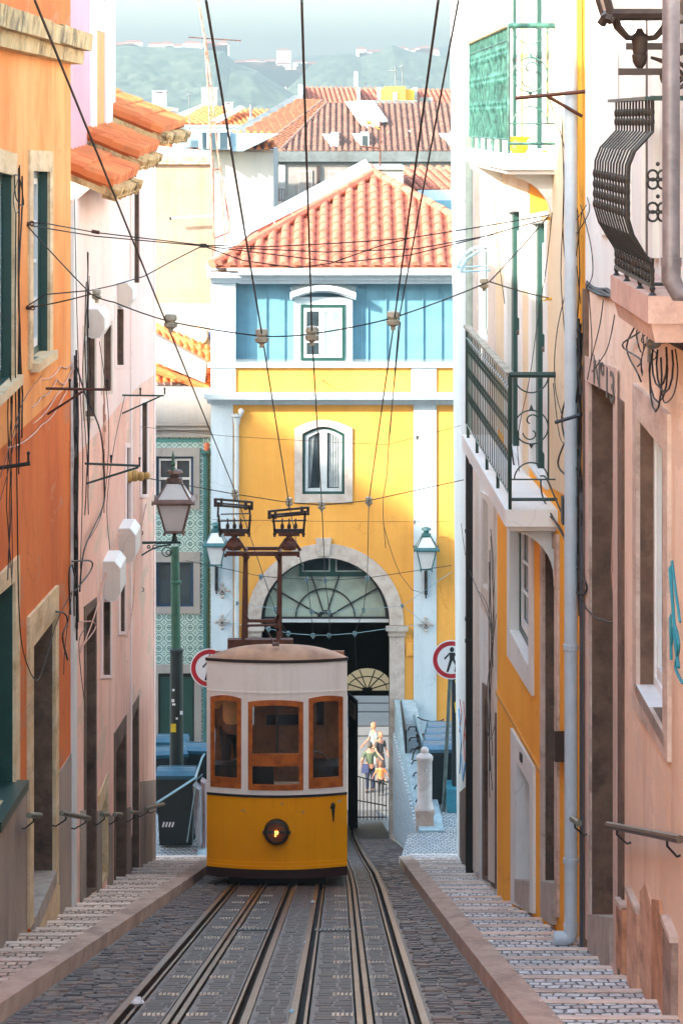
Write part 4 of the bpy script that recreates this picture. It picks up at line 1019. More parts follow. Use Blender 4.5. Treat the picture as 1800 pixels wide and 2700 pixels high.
m = MB(); slab(m, RC, [RC.uz(*p) for p in q_(1634,1646,1050,1060,2560,2520)], -.01, .02); slab(m, RC, [RC.uz(*p) for p in q_(1546,1552,760,760,2500,2495)], -.01, .04); m.build('corner_strip', M['brownstone'], pe)
m = MB()
m.add([RC.pt(L_, 1.35), RC.pt(L_, -9), RC.pt(L_, -9, -6), RC.pt(L_, 1.35, -6)], [(0,1,2,3)]); m.add([RC.pt(-6, 1.35), RC.pt(L_, 1.35), RC.pt(L_, 1.35, -6), RC.pt(-6, 1.35, -6)], [(0,1,2,3)])
m.build('side_walls', M['peach'], pe)
# number on the lintel
def text_on(pl, s_, px, py, size, root, mat, name='number', extr=.001, off=.042, flip=False, xs=1.):
    cu = bpy.data.curves.new(name, 'FONT'); cu.body = s_; cu.size = size; cu.extrude = extr; cu.offset = .006; cu.align_x = 'CENTER'; cu.align_y = 'CENTER'
    tmp = bpy.data.objects.new('tmp', cu); COL.objects.link(tmp); dg = bpy.context.evaluated_depsgraph_get()
    me = bpy.data.meshes.new_from_object(tmp.evaluated_get(dg)); bpy.data.objects.remove(tmp)
    o = bpy.data.objects.new(name, me); COL.objects.link(o); me.materials.clear(); me.materials.append(mat)
    p = pl.px(px, py, off) if not isinstance(px, Vector) else px
    u = Vector((0, 0, 1)).cross(pl.n).normalized(); M4 = Matrix(((u.x, 0, pl.n.x), (u.y, 0, pl.n.y), (u.z, 1, pl.n.z))).to_4x4()
    me.transform(Matrix.Scale(xs, 4, (1, 0, 0))); me.transform(M4)
    q = Vector(p); r = root
    while r is not None: q -= r.location; r = r.parent
    o.location = q; o.parent = root; return o
text_on(RC, 'Nº13', 1590, 1003, .36, dlt, M['black_iron'], 'door_number', xs=2.6)

# amber yellow building
ye = thing('amber_building', 'amber yellow building with two iron balconies and white trim on the right side', 'building', (2.1, 29, -8))
LA = RA.uz(1310, 0)[0]
def RAq(x0, x1, tl, tr, br, bl): return [(x0, tl), (x1, tr), (x1, br), (x0, bl)]
sp = [dict(k='window', q=q_(1350,1399,1372,1385,1758,1662), o=q_(1342,1408,1360,1375,1836,1728), sm=M['white'], d=.13, sill=.02, silm=M['white'], bars=2, gm2=M['green_paint']),
      dict(k='door', q=q_(1367,1403,2005,2072,2325,2318), o=q_(1352,1412,1920,2022,2410,2382), sm=M['white'], d=.14, step=[(1367,2318),(1403,2324),(1403,2405),(1367,2378)], fm=M['brownstone']),
      dict(k='door', q=q_(1437,1468,1420,1450,2335,2322), o=q_(1430,1475,1400,1410,2420,2400), sm=M['limestone_n'], rm=M['brownstone'], d=.2, fm=M['green_paint'], step=[(1437,2322),(1468,2330),(1468,2440),(1437,2420)]),
      dict(k='door', q=q_(1341,1373,560,548,1235,1165), o=q_(1332,1380,540,528,1240,1168), sm=M['white'], d=.1, fm=M['white_paint'], so=.02),
      dict(k='door', q=q_(1405,1440,590,580,1290,1225), o=q_(1397,1447,565,555,1292,1228), sm=M['white'], d=.1, fm=M['white_paint'], so=.02),
      dict(k='door', q=q_(1343,1366,-60,-70,372,380), o=q_(1336,1373,-75,-85,380,386), sm=M['white'], d=.1, fm=M['white_paint'], so=.02),
      dict(k='door', q=q_(1405,1433,-70,-80,390,396), o=q_(1398,1440,-85,-95,396,402), sm=M['white'], d=.1, fm=M['white_paint'], so=.02)]
holes = [[RA.uz(*p) for p in s['q']] for s in sp]
m = MB(); wallmesh(m, RA, [(0, 1.75), (LA, 1.75), (LA, gz(33.6)-.5), (0, gz(25.2)-.5)], holes); m.build('wall', M['yellow_r'], ye)
for s in sp: opening(RA, ye, s, 'amber')
for s in sp[3:]:                                      # green edges of the french windows
    m = MB(); q = [RA.uz(*p) for p in s['q']]; slab(m, RA, sub(q, -.0, .16, 0, 1), -.1, -.03); m.build('door_edge', M['green_paint'], ye)
m = MB(); a, b = RA.uz(1310, 1821), RA.uz(1437, 2050); slab(m, RA, [a, b, (b[0], b[1]-.045), (a[0], a[1]-.045)], -.01, .02); m.build('string_moulding', M['yellow'], ye)
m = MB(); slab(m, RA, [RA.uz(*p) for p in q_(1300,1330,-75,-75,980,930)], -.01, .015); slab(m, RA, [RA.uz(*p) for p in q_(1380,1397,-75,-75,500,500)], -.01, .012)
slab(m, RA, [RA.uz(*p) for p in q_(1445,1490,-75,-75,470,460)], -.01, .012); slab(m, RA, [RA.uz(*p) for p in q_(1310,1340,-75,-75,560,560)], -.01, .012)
m.build('painted_upper_sunlight', M['offwhite'], ye)  # glare of the sun on the amber wall, painted as off-white plates
for (a_, b_, y_) in ((1311,1331,1120),(1382,1396,1230),(1449,1500,1280)):  # cream plates: strong sun on the amber paint put into colour
    m = MB(); slab(m, RA, [RA.uz(*p) for p in q_(a_,b_,-75,-75,y_+30,y_)], -.01, .018); m.build('painted_sunlight', M['sunbright'], ye)
m = MB(); slab(m, RA, [RA.uz(*p) for p in q_(1330,1382,380,392,560,540)], -.01, .017); m.build('painted_sunlight', M['sunbright'], ye)
m = MB()
m.add([RA.pt(0, 1.75), RA.pt(0, -9), RA.pt(0, -9, -6), RA.pt(0, 1.75, -6)], [(0,1,2,3)]); m.add([RA.pt(0, 1.75), RA.pt(LA, 1.75), RA.pt(LA, 1.75, -6), RA.pt(0, 1.75, -6)], [(0,1,2,3)])
m.add([RA.pt(LA, 1.75), RA.pt(LA, -11), RA.pt(LA, -11, -6), RA.pt(LA, 1.75, -6)], [(0,1,2,3)]); m.build('side_walls', M['yellow_r'], ye)
m = MB(); slab(m, RA, [RA.uz(*p) for p in q_(1379,1384,1983,1990,2012,2004)], .03, .045); m.build('number_plate', M['black_iron'], ye)
m = MB(); slab(m, RA, [RA.uz(*p) for p in q_(1478,1496,1930,1928,2010,1998)], .01, .12); bxx = m.build('letter_box', M['dark_iron'], ye)

def balcony(root_lab, zt, zb, z_top, D0, D1_, xo0, xo1, mat, group, brk=True, netted=False):
    """concrete slab along the wall with an iron railing and a scrolled end panel"""
    def xw(D): 
        t = (D - RA.a.y)/RA.u.y; return RA.a.x + RA.u.x*t
    t = thing('balcony', root_lab, 'balcony', (xw(D0), D0, zt), group)
    m = MB(); m.hexa([(xo0,D0,zb),(xw(D0),D0,zb),(xw(D1_),D1_,zb),(xo1,D1_,zb)], [(xo0,D0,zt),(xw(D0),D0,zt),(xw(D1_),D1_,zt),(xo1,D1_,zt)])
    m.hexa([(xo0+.05,D0+.05,zb-.05),(xw(D0),D0+.05,zb-.05),(xw(D1_),D1_-.05,zb-.05),(xo1+.05,D1_-.05,zb-.05)], [(xo0+.02,D0+.02,zb),(xw(D0),D0+.02,zb),(xw(D1_),D1_-.02,zb),(xo1+.02,D1_-.02,zb)])
    m.build('slab', M['white'] if not netted else M['white'], t)
    n = 34 if netted else 26; rl = MB(); i0, i1 = xo0+.05, xo1+.05
    y0, y1 = D0+.06, D1_-.06
    for i in range(n):
        f = i/(n-1); x, y = lerp(i0, i1, f), lerp(y0, y1, f)
        rl.tube([(x,y,zt+.14), (x,y,z_top-.03)], (.0085 if netted else .0065) if i not in (0, n-1) else .018, 5)
        for hh in (.30, .55, .78):
            z = lerp(zt+.14, z_top, hh); k_ = 1 if netted else .62; rl.lathe((x,y,z), [(.009*k_,-.07),(.02*k_,-.03),(.012*k_,0),(.02*k_,.03),(.009*k_,.07)], 5)
        if i % 6 == 0: rl.tube([(x,y,zt), (x,y,zt+.15)], .02, 6)
    for z in (zt+.14, z_top-.16): rl.tube([(i0,y0,z), (i1,y1,z)], .012, 4)
    rl.build('railing', mat, t)
    m = MB(); m.hexa([(i0-.04,y0-.03,z_top-.03),(i0+.04,y0-.03,z_top-.03),(i1+.04,y1,z_top-.03),(i1-.04,y1,z_top-.03)], [(i0-.04,y0-.03,z_top),(i0+.04,y0-.03,z_top),(i1+.04,y1,z_top),(i1-.04,y1,z_top)]); m.build('handrail', simple('weathered_rail_'+('a' if netted else 'b'), S(150,150,140) if not netted else S(200,180,140), .6, var=.25), t)
    m = MB(); wd = xw(D0)-.05 - i0; xm = i0 + wd/2; ye_ = y0-.03
    m.tube([(i0,ye_,z_top-.02), (xw(D0),ye_,z_top-.02)], .03, 8); m.tube([(i0,ye_,zt+.30), (xw(D0),ye_,zt+.30)], .008, 4); m.tube([(i0,ye_,zt+.1), (xw(D0),ye_,zt+.1)], .018, 6)
    m.tube([(i0,ye_,zt), (i0,ye_,z_top)], .018, 6); m.tube([(xw(D0)-.09,ye_,zt+.3), (xw(D0)-.09,ye_,z_top)], .009, 5)
    H = z_top - zt - .32; zc = zt + .3 + H/2; r = wd*.40
    m.torus((xm,ye_,zc), r, .008, 'y', 28); m.torus((xm,ye_,z_top-.03), r, .008, 'y', 16, a0=180, a1=360); m.torus((xm,ye_,zt+.30), r, .008, 'y', 16, a0=0, a1=180)
    for s_ in (1, -1):
        pts = [(xm + s_*r*.5*math.cos(a*.1)*(1-a/60), ye_, zc + s_*(r*.35) + s_*r*.5*math.sin(a*.1)*(1-a/60)) for a in range(0, 45, 3)]
        m.tube(pts, .007, 4)
    m.lathe((xm,ye_,zc+r), [(.03,0),(.0,.06)], 6); m.lathe((xm,ye_,zc-r-.05), [(.0,0),(.03,.05)], 6)
    m.build('scroll_panel', mat, t)
    if brk:
        m = MB(); D_ = D0 + .25; xa = xw(D_); pr = []
        dep = .62; hh = .52
        pts = [(xa, zb-.05), (xo0+.12, zb-.05)] + [(xa - dep*.75*(1-math.sin(R(a))) - .0, zb-.08 - hh*(1-math.cos(R(a)))*1.0) for a in range(10, 91, 10)] + [(xa, zb-.08-hh*1.12)]
        pts = [(max(x, xo0+.12), z) for x, z in pts]
        m.prism([(x, D_, z) for x, z in pts], (0, .16, 0)); b1 = m.build('bracket', M['white'], t)
        m = MB(); D_ = D1_ - .8; xa = xw(D_)
        m.prism([(x - pts[0][0] + xa, D_, z) for x, z in pts], (0, .16, 0)); m.build('bracket', M['white'], t)
    return t
M['bal_green'] = simple('balcony_dark_green', S(24,58,54), .4, var=.1)
M['bal_green2'] = simple('balcony_weathered_green', S(10,58,54), .5, var=.3, sc_=9, c2=S(66,118,108))
balcony('lower balcony with dark green iron railing on the amber building', -3.89, -4.06, -2.52, 27.35, 33.9, 1.64, 1.5, M['bal_green'], 'balconies of the amber building')
balcony('upper balcony with bleached turquoise railing, in full sun above the other one', -.32, -.48, .985, 27.4, 33.6, 1.63, 1.53, M['bal_green2'], 'balconies of the amber building', netted=True)
pt_ = thing('flower_pot', 'small yellow pot standing on the upper balcony floor', 'pot', (1.80, 27.75, -.32)); m = MB(); m.lathe((0,0,.001), [(.07,0),(.10,.05),(.09,.13),(.12,.16),(.12,.17)], 12); m.build('pot', simple('yellow_pot', S(240,180,30), .5), pt_, local=True)

# white building further down, narrow seen along the street
wb = thing('white_building', 'white building between the amber building and the arch building, graffiti near its foot', 'building', (1.95, 42, -11))
u0 = RB.uz(1252, 300)[0]
sp = [dict(k='window', q=q_(1270,1288,650,645,900,880), o=q_(1264,1294,635,630,905,888), sm=M['white'], d=.1, so=.02),
      dict(k='window', q=q_(1275,1289,1310,1330,1560,1540), o=q_(1270,1296,1295,1312,1640,1600), sm=M['offwhite'], d=.1, so=.02),
      dict(k='door', q=q_(1280,1292,1840,1860,2318,2310), o=q_(1274,1298,1800,1822,2330,2318), sm=M['brownstone'], d=.15, so=.02),
      dict(k='door', q=q_(1300,1307,1900,1920,2335,2330), o=q_(1297,1309,1870,1880,2345,2335), sm=M['brownstone'], d=.12, so=.02)]
holes = [[RB.uz(*p) for p in s['q']] for s in sp]
m = MB(); wallmesh(m, RB, [(0, 2.5), (RB.L, 2.5), (RB.L-3.4, -12.9), (0, gz(33.6)-.5)], holes); m.build('wall', M['white'], wb)
for s in sp: opening(RB, wb, s, 'white')
m = MB(); slab(m, RB, [(0.02, -3), (u0, -3), (u0, gz(39.8)-.6), (.02, gz(33.6)-.5)], -.01, .004) if False else None
m = MB(); m.add([RB.pt(RB.L, 2.5), RB.pt(RB.L-3.4, -12.9), RB.pt(RB.L-3.4, -12.9, -8), RB.pt(RB.L, 2.5, -8)], [(0,1,2,3)]); m.add([RB.pt(0, 2.5), RB.pt(RB.L, 2.5), RB.pt(RB.L, 2.5, -8), RB.pt(0, 2.5, -8)], [(0,1,2,3)]); m.build('side_walls', M['white'], wb)
m = MB(); slab(m, RB, [RB.uz(*p) for p in q_(1255,1263,-90,-90,2300,2295)], -.01, .05); slab(m, RB, [RB.uz(*p) for p in q_(1292,1308,-90,-90,2330,2320)], -.01, .03); m.build('pilaster_strip', M['offwhite'], wb)
m = MB(); slab(m, RB, [RB.uz(*p) for p in q_(1214,1236,2090,2070,2330,2260)], -.01, .02); m.build('stone_dado', M['brownstone'], wb)
m = MB()
M['redspray'] = simple('red_spray_paint', S(190,60,60), .7); M['bluespray'] = simple('blue_spray_paint', S(60,150,200), .7)
for pts in ([(1222,1850),(1226,1900),(1222,1960),(1228,2030)], [(1212,1845),(1217,1880),(1211,1930)], [(1229,1890),(1224,1925),(1231,1975)]):
    m = MB(); m.tube([RB.px(x, y, .004) for x, y in pts], .01, 4); m.build('graffiti', M['redspray'], wb)
for pts in ([(1216,1990),(1221,2060),(1227,2010),(1232,2100)], [(1210,1870),(1216,1960),(1212,2040)]): m = MB(); m.tube([RB.px(x, y, .004) for x, y in pts], .014, 4); m.build('graffiti', M['bluespray'], wb)

# ------------------------------------------------------------------ roofs and far houses
def roofpoly(mb, poly, cw=.25, rl=.42, seg=3):
    poly = [Vector(p) for p in poly]; nn = Vector((0, 0, 0))
    for i in range(len(poly)): nn += poly[i].cross(poly[(i+1) % len(poly)])
    nn.normalize()
    if nn.z < 0: nn = -nn
    Uu = Vector((0, 0, 1)).cross(nn)
    Uu = Uu.normalized() if Uu.length > 1e-4 else Vector((1, 0, 0))
    if Uu.x < 0 or (abs(Uu.x) < .2 and Uu.y < 0): Uu = -Uu
    Vv_ = nn.cross(Uu).normalized()
    if Vv_.z < 0: Vv_ = -Vv_
    o = poly[0]; uv = [((p-o).dot(Uu), (p-o).dot(Vv_)) for p in poly]
    ulo, uhi = min(a for a, b in uv), max(a for a, b in uv); nc = max(1, int((uhi-ulo)/cw))
    def clip(u):
        vs = []
        for i in range(len(uv)):
            (a, b), (c, d) = uv[i], uv[(i+1) % len(uv)]
            if (a-u)*(c-u) <= 0 and abs(c-a) > 1e-9: vs.append(b + (d-b)*(u-a)/(c-a))
        return (min(vs), max(vs)) if len(vs) >= 2 else (0, 0)
    base = o + Uu*ulo
    tileroof(mb, base, Uu, Vv_, uhi-ulo, nc, lambda u: clip(u+ulo)[1], lambda u: clip(u+ulo)[0], rl, seg)
    mb.add([p - nn*.03 for p in poly], [tuple(range(len(poly)))])
ob = thing('old_corner_building', 'stained old building with rounded corner and big worn tile roof behind the arch building', 'building', (2, 112, -12))
plan = [(fx(1260,110), 110), (fx(735,110), 110)] + [(fx(735,110) - 2.9*math.sin(R(a)), 110 + 2.9*(1-math.cos(R(a)))) for a in (12,24,36,48,60,72,80)]
plan += [(plan[-1][0]-3.2, plan[-1][1]+6.)]
def sweep(mb, plan, z0, z1, off0, off1=None):
    off1 = off0 if off1 is None else off1
    ns = []
    for i, p in enumerate(plan):
        a = Vector(plan[max(i-1, 0)]); b = Vector(plan[min(i+1, len(plan)-1)]); d = (b-a).normalized(); ns.append(Vector((-d.y, d.x))*(1 if True else -1))
    for i in range(len(plan)-1):
        qs = []
        for k, z, of in ((i, z0, off0), (i+1, z0, off0), (i+1, z1, off1), (i, z1, off1)):
            p = Vector(plan[k]) + (-ns[k] if ns[k].y > 0 else ns[k])*of; qs.append((p.x, p.y, z))
        mb.add(qs, [(0,1,2,3)])
        top = []
        for k, of in ((i, off1), (i+1, off1), (i+1, -1.), (i, -1.)):
            p = Vector(plan[k]) + (-ns[k] if ns[k].y > 0 else ns[k])*of; top.append((p.x, p.y, z1))
        mb.add(top, [(0,1,2,3)]); mb.add([(x, y, z0) for x, y, z in top], [(3,2,1,0)])
zo = lambda py: fz(py, 110)
M['oldwall'] = plaster('stained_old_render', S(139,138,136), S(124,120,116), S(91,84,79), .6, .5, patch=.3, patchc=S(128,116,111))
M['oldcorn'] = stone('grey_lichen_cornice', S(108,118,121), S(90,97,99), (.06,.06,.06,1), .6, 2.5)
m = MB(); sweep(m, plan, -14, zo(425), 0); m.build('wall', M['oldwall'], ob)
m = MB(); sweep(m, plan, zo(425), zo(398), .18, .3); sweep(m, plan, zo(431), zo(427), .1); m.build('cornice', M['oldcorn'], ob)
m = MB(); m.box(fx(735,110), fx(752,110), 109.9, 110, -12, zo(428)); m.build('pilaster', M['white_far'], ob)
def panelw(x0, x1, y0, y1):
    m = MB(); m.box(fx(x0,110), fx(x1,110), 109.93, 110, zo(y1), zo(y0)); f_ = m.build('window_surround', M['limestone'], ob)
    m = MB(); m.box(fx(x0+3,110), fx(x1-3,110), 109.915, 109.93, zo(y1), zo(y0+4)); m.build('bricked_infill', M['oldwall'], f_)
panelw(786, 823, 448, 560); panelw(866, 897, 448, 500)
m = MB(); m.box(fx(835,110), fx(844,110), 109.85, 110, zo(500), zo(436)); m.build('downpipe', M['dark_iron'], ob)
m = MB()
for (y0, y1) in ((448, 532), (553, 640)):
    ang = R(38); xc_, yc_ = fx(735,110), 112.9
    for a0, a1 in ((30, 47),):
        p = [(xc_ - 2.93*math.sin(R(a)), yc_ - 2.93*math.cos(R(a))) for a in (a0, a1)]
        m.add([(p[0][0],p[0][1],zo(y1)),(p[1][0],p[1][1],zo(y1)),(p[1][0],p[1][1],zo(y0)),(p[0][0],p[0][1],zo(y0))], [(0,1,2,3)])
m.build('blocked_window', M['limestone'], ob)
m = MB(); cz = zo(530)
pl2 = [(fx(743,110), 110), (fx(735,110), 110)] + [(fx(735,110) - 2.9*math.sin(R(a)), 110 + 2.9*(1-math.cos(R(a)))) for a in (12,24,36,48,56)]
sweep(m, pl2, cz-.16, cz, .42); bl_ = m.build('balcony_slab', M['limestone'], ob)
m = MB()
nb_ = 34
for i in range(nb_):
    a = lerp(-4, 56, i/(nb_-1)); x = fx(735,110) - 3.28*math.sin(R(a)); y = 112.9 - 3.28*math.cos(R(a)); m.tube([(x,y,cz), (x,y,cz+.5)], .012, 4)
    if i: m.tube([prev, (x,y,cz+.5)], .016, 4); m.tube([(prev[0],prev[1],cz+.06), (x,y,cz+.06)], .012, 4)
    prev = (x, y, cz+.5)
m.build('balcony_railing', M['rust'], bl_)
def pe_(px, py, D): return P(px, py, D)
m = MB(); roofpoly(m, [pe_(739,398,110), pe_(1240,398,110), pe_(1240,271,118), pe_(862,271,118)], .25)
m.build('roof', M['terra_old'], ob)
m = MB(); roofpoly(m, [pe_(739,398,110), pe_(862,271,118), pe_(846,268,118.3), pe_(677,398,110.8)], .25); roofpoly(m, [pe_(677,398,111), pe_(850,268,118.5), pe_(788,262,120), pe_(650,345,116)], .25)
m.build('roof', terracotta('sunlit_tiles', S(145,92,62), S(127,77,52), S(82,62,49), .45), ob)  # hip faces: the sun on them is put into a warmer tile colour
m = MB()
for a, b in ((pe_(739,396,110), pe_(862,270,118)), (pe_(677,396,110.8), pe_(850,266,118.3))): m.tube([a, b], .1, 6)
m.build('hip_ridge', M['terra_old'], ob)
m = MB(); m.prism([pe_(622,338,117), pe_(775,250,121), pe_(793,252,121), pe_(793,268,120.6), pe_(640,350,116.6)], (0, .4, 0)); m.build('parapet', M['oldcorn'], ob)
def dormer(x0, xl, xr, y0, y1, D, dk=M['glass']):
    m = MB(); a, b, c = fx(x0, D+2), fx(xl, D), fx(xr, D); z0, z1 = fz(y1, D), fz(y0, D)
    m.add([(b,D,z0),(c,D,z0),(c,D,z1),(b,D,z1),(b,D+3.5,z1+.1),(c,D+3.5,z1+.1),(b-.3,D+3.5,z1),(b,D+2.6,z0+.8)], [(0,1,2,3),(3,2,5,4)])
    m.add([(b,D,z0),(b,D,z1),(fx(x0,D),D+2.8,z1),], [(0,1,2)])
    d = m.build('dormer', M['white_far'], ob)
    m = MB(); m.box(b+.08, c-.08, D-.03, D, z0+.02, z1-.1); m.build('dormer_window', dk, d)
dormer(835, 871, 893, 352, 399, 110.6, M['curtain']); dormer(915, 950, 973, 351, 398, 110.6); dormer(1057, 1074, 1084, 343, 365, 113)
dormer(1148, 1188, 1230, 350, 398, 110.6)
m = MB(); A = [pe_(912,276,117.4), pe_(985,274,117.4), pe_(1020,325,114), pe_(948,330,114)]
A = [p + Vector((0, -.3, .12)) for p in A]
for i in range(8):
    t = i/7.; m.tube([A[0].lerp(A[1], t), A[3].lerp(A[2], t)], .03, 4)
m.tube([A[0], A[1]], .03, 4); m.tube([A[3], A[2]], .04, 4); sk_ = m.build('skylight', M['white_paint'], ob)
m = MB(); m.poly([p+Vector((0,0,-.05)) for p in A]); m.build('pane', simple('skylight_glass', S(160,176,182), .3), sk_)
m = MB(); m.prism([A[3]+Vector((0,0,-.05)), A[2]+Vector((-.3,0,-.05)), A[2]+Vector((-.3,0,-.25)), A[3]+Vector((.2,0,-.25))], (0,.5,0)); m.build('skylight_kerb', M['white_far'], sk_)

def house(name, lab, polys, grp=None):
    """far house from parts: (part name, material, builder)"""
    allp = thing(name, lab, 'building', polys[0][3], grp)
    for nm, mt_, fn, _ in polys:
        m = MB(); fn(m); m.build(nm, mt_, allp)
    return allp
def fbox(x0, x1, y0, y1, D, dp=3):
    return lambda m: m.box(fx(x0, D), fx(x1, D), D, D+dp, fz(y1, D), fz(y0, D))
def bldg(x0, x1, y0, D, dp=6):                         # wall body down to the ground
    return lambda m: m.box(fx(x0, D), fx(x1, D), D, D+dp, -26, fz(y0, D))
house('terraced_house', 'row house with ribbed red roof on the skyline, left part behind the big worn roof', [
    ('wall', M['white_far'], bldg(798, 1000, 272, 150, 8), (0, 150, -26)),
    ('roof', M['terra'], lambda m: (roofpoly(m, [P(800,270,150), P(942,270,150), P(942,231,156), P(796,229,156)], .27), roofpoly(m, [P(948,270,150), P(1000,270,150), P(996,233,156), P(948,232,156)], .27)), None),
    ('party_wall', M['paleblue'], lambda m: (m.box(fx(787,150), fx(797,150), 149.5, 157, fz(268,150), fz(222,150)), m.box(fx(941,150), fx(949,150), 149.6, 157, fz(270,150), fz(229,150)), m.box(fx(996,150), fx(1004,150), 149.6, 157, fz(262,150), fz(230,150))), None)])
house('rooftop_block', 'small ochre rooftop block between the two red skyline roofs', [
    ('wall', simple('ochre_render', S(216,170,60), .8, var=.05), lambda m: (m.box(fx(1004,148), fx(1092,148), 148, 152, -26, fz(234,148)), m.box(fx(1013,148), fx(1068,148), 147.5, 151, -20, fz(227,148))), (2, 148, -26)),
    ('door', M['white_far'], fbox(1036, 1048, 242, 262, 147.4, .08), None), ('parapet', M['oldcorn'], fbox(950, 1100, 263, 276, 146.6, .6), None)])
house('terraced_house', 'ribbed red skyline roof right of the ochre block, with a small white dormer', [
    ('wall', M['white_far'], bldg(1098, 1400, 276, 150, 8), (6, 150, -26)),
    ('roof', M['terra'], lambda m: roofpoly(m, [P(1100,276,150), P(1400,276,150), P(1400,237,156), P(1098,234,156)], .27), None),
    ('party_wall', M['paleblue'], fbox(1091, 1099, 230, 276, 149.8, 6), None), ('dormer', M['white_far'], fbox(1106, 1140, 256, 274, 149.2, 1), None), ('dormer_window', M['glass'], fbox(1118, 1132, 266, 272, 149.1, .08), None)])
house('low_house', 'house left of the worn roof with two orange roof slopes and a white skylight strip', [
    ('wall', M['paleblue'], bldg(455, 745, 352, 124, 6), (-6, 124, -26)),
    ('roof', M['terra_or'], lambda m: (roofpoly(m, [P(462,324,126), P(572,330,126), P(612,284,131), P(540,278,131)], .27), roofpoly(m, [P(572,332,126), P(660,334,126), P(712,290,131), P(634,286,131)], .27)), None),
    ('skylight', M['white_paint'], lambda m: m.prism([P(556,316,125.6), P(575,321,125.4), P(645,283,129), P(632,277,129.4)], (0, .3, -.05)), None),
    ('parapet', M['white_far'], fbox(420, 700, 328, 334, 124.8, .4), None), ('rear_wall', M['paleblue'], fbox(420, 690, 334, 350, 125.3, .4), None),
    ('chimney', M['oldcorn'], lambda m: (m.box(fx(652,122), fx(668,122), 122, 122.4, fz(330,122), fz(309,122)), m.tube([P(661,310,122.2), P(661,275,122.2)], .07, 6)), None)])
house('dormer_row_house', 'roof with a row of blue-grey box dormers above the blind cream wall', [
    ('wall', M['white_far'], lambda m: m.box(fx(410,100), fx(720,100), 100.5, 108, -20, fz(392,100)), (-5, 100, -20)),
    ('roof', M['terra_or'], lambda m: roofpoly(m, [P(415,393,100.4), P(720,398,100.4), P(720,350,105), P(415,350,105)], .27), None),
    ('dormer', simple('blue_grey_cladding', S(120,150,166), .6, var=.1), lambda m: (m.box(fx(458,100), fx(530,100), 100, 104, fz(388,100), fz(347,100)), m.box(fx(530,99.6), fx(602,99.6), 99.6, 104, fz(394,100), fz(347,100)), m.prism([P(606,350,99.2), P(733,353,99.2), P(640,398,99.2), P(606,398,99.2)], (0, 3, 0))), None),
    ('white_trim', M['white_paint'], lambda m: [m.box(fx(a,99), fx(b,99), 99, 99.5, fz(c,99), fz(d,99)) for a, b, c, d in ((455,463,388,343),(524,532,390,343),(545,550,390,346),(574,578,390,346),(600,606,392,346),(455,606,347,342))], None)])
house('pale_roof_house', 'pale sheet-metal roofs at the far left of the skyline', [
    ('roof', simple('pale_sheet_metal', S(176,200,210), .5, var=.05), lambda m: (m.prism([P(380,334,136), P(420,334,134), P(560,274,138), P(545,268,140)], (0, .1, -.1)), m.poly([P(420,334,134), P(470,322,134), P(600,290,139), P(560,272,139)])), (-9, 138, -26)),
    ('wall', M['white_far'], bldg(300, 620, 330, 137, 6), None), ('attic_wall', M['white_far'], lambda m: m.poly([P(300,300,140), P(385,270,140), P(470,285,140), P(470,330,140), P(300,330,140)]), None),
    ('far_roof', M['terra'], lambda m: m.poly([P(300,330,139.5), P(340,282,139.8), P(460,284,139.8), P(400,325,139.5)]), None)])
def chimney(x0, x1, y0, y1, D, lab, slot=False):
    t = thing('chimney', lab, 'chimney', P((x0+x1)/2, y1, D), 'white chimneys on the far roofs')
    m = MB(); m.box(fx(x0,D), fx(x1,D), D, D+.9, fz(y1,D), fz(y0,D)); m.box(fx(x0-1.5,D), fx(x1+1.5,D), D-.04, D+.94, fz(y0+3,D), fz(y0,D)); c = m.build('stack', M['white_far'], t)
    if slot: m = MB(); m.box(fx(x0+12,D), fx(x1-10,D), D-.02, D, fz(y0+5.5,D), fz(y0+3.2,D)); m.build('flue_slot', M['black_iron'], t)
chimney(401, 439, 238, 284, 134, 'white chimney with a dark slot, leftmost on the skyline', True)
chimney(531, 573, 230, 276, 140, 'pale wide chimney behind the antenna mast')
chimney(588, 614, 268, 290, 128, 'low white chimney right of the antenna mast', True)
t = thing('roof_terrace', 'white rooftop hut with a tiled roof and a grille right of the red hipped roof', 'building', (3, 80, -8))
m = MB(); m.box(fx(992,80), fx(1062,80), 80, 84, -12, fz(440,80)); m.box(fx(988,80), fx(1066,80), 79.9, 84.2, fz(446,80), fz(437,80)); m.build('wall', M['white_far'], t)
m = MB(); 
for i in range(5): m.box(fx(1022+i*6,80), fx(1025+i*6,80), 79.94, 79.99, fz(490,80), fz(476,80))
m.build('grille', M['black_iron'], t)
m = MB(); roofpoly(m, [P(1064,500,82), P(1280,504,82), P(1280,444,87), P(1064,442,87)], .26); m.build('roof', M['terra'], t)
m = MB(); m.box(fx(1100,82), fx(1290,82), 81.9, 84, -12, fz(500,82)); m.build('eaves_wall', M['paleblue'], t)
m = MB(); m.box(fx(1110,81.5), fx(1290,81.5), 81.4, 82, -12, fz(528,81.5)); m.build('blue_dormer', zinc, t)
wt = thing('white_parapet', 'sunlit white parapet running above the mouldy coping', 'wall', (-5.5, 90, -10)); m = MB(); m.prism([P(418,384,90), P(556,397,90), P(556,430,90), P(405,430,90)], (0, .4, 0)); m.build('parapet', M['white_far'], wt)

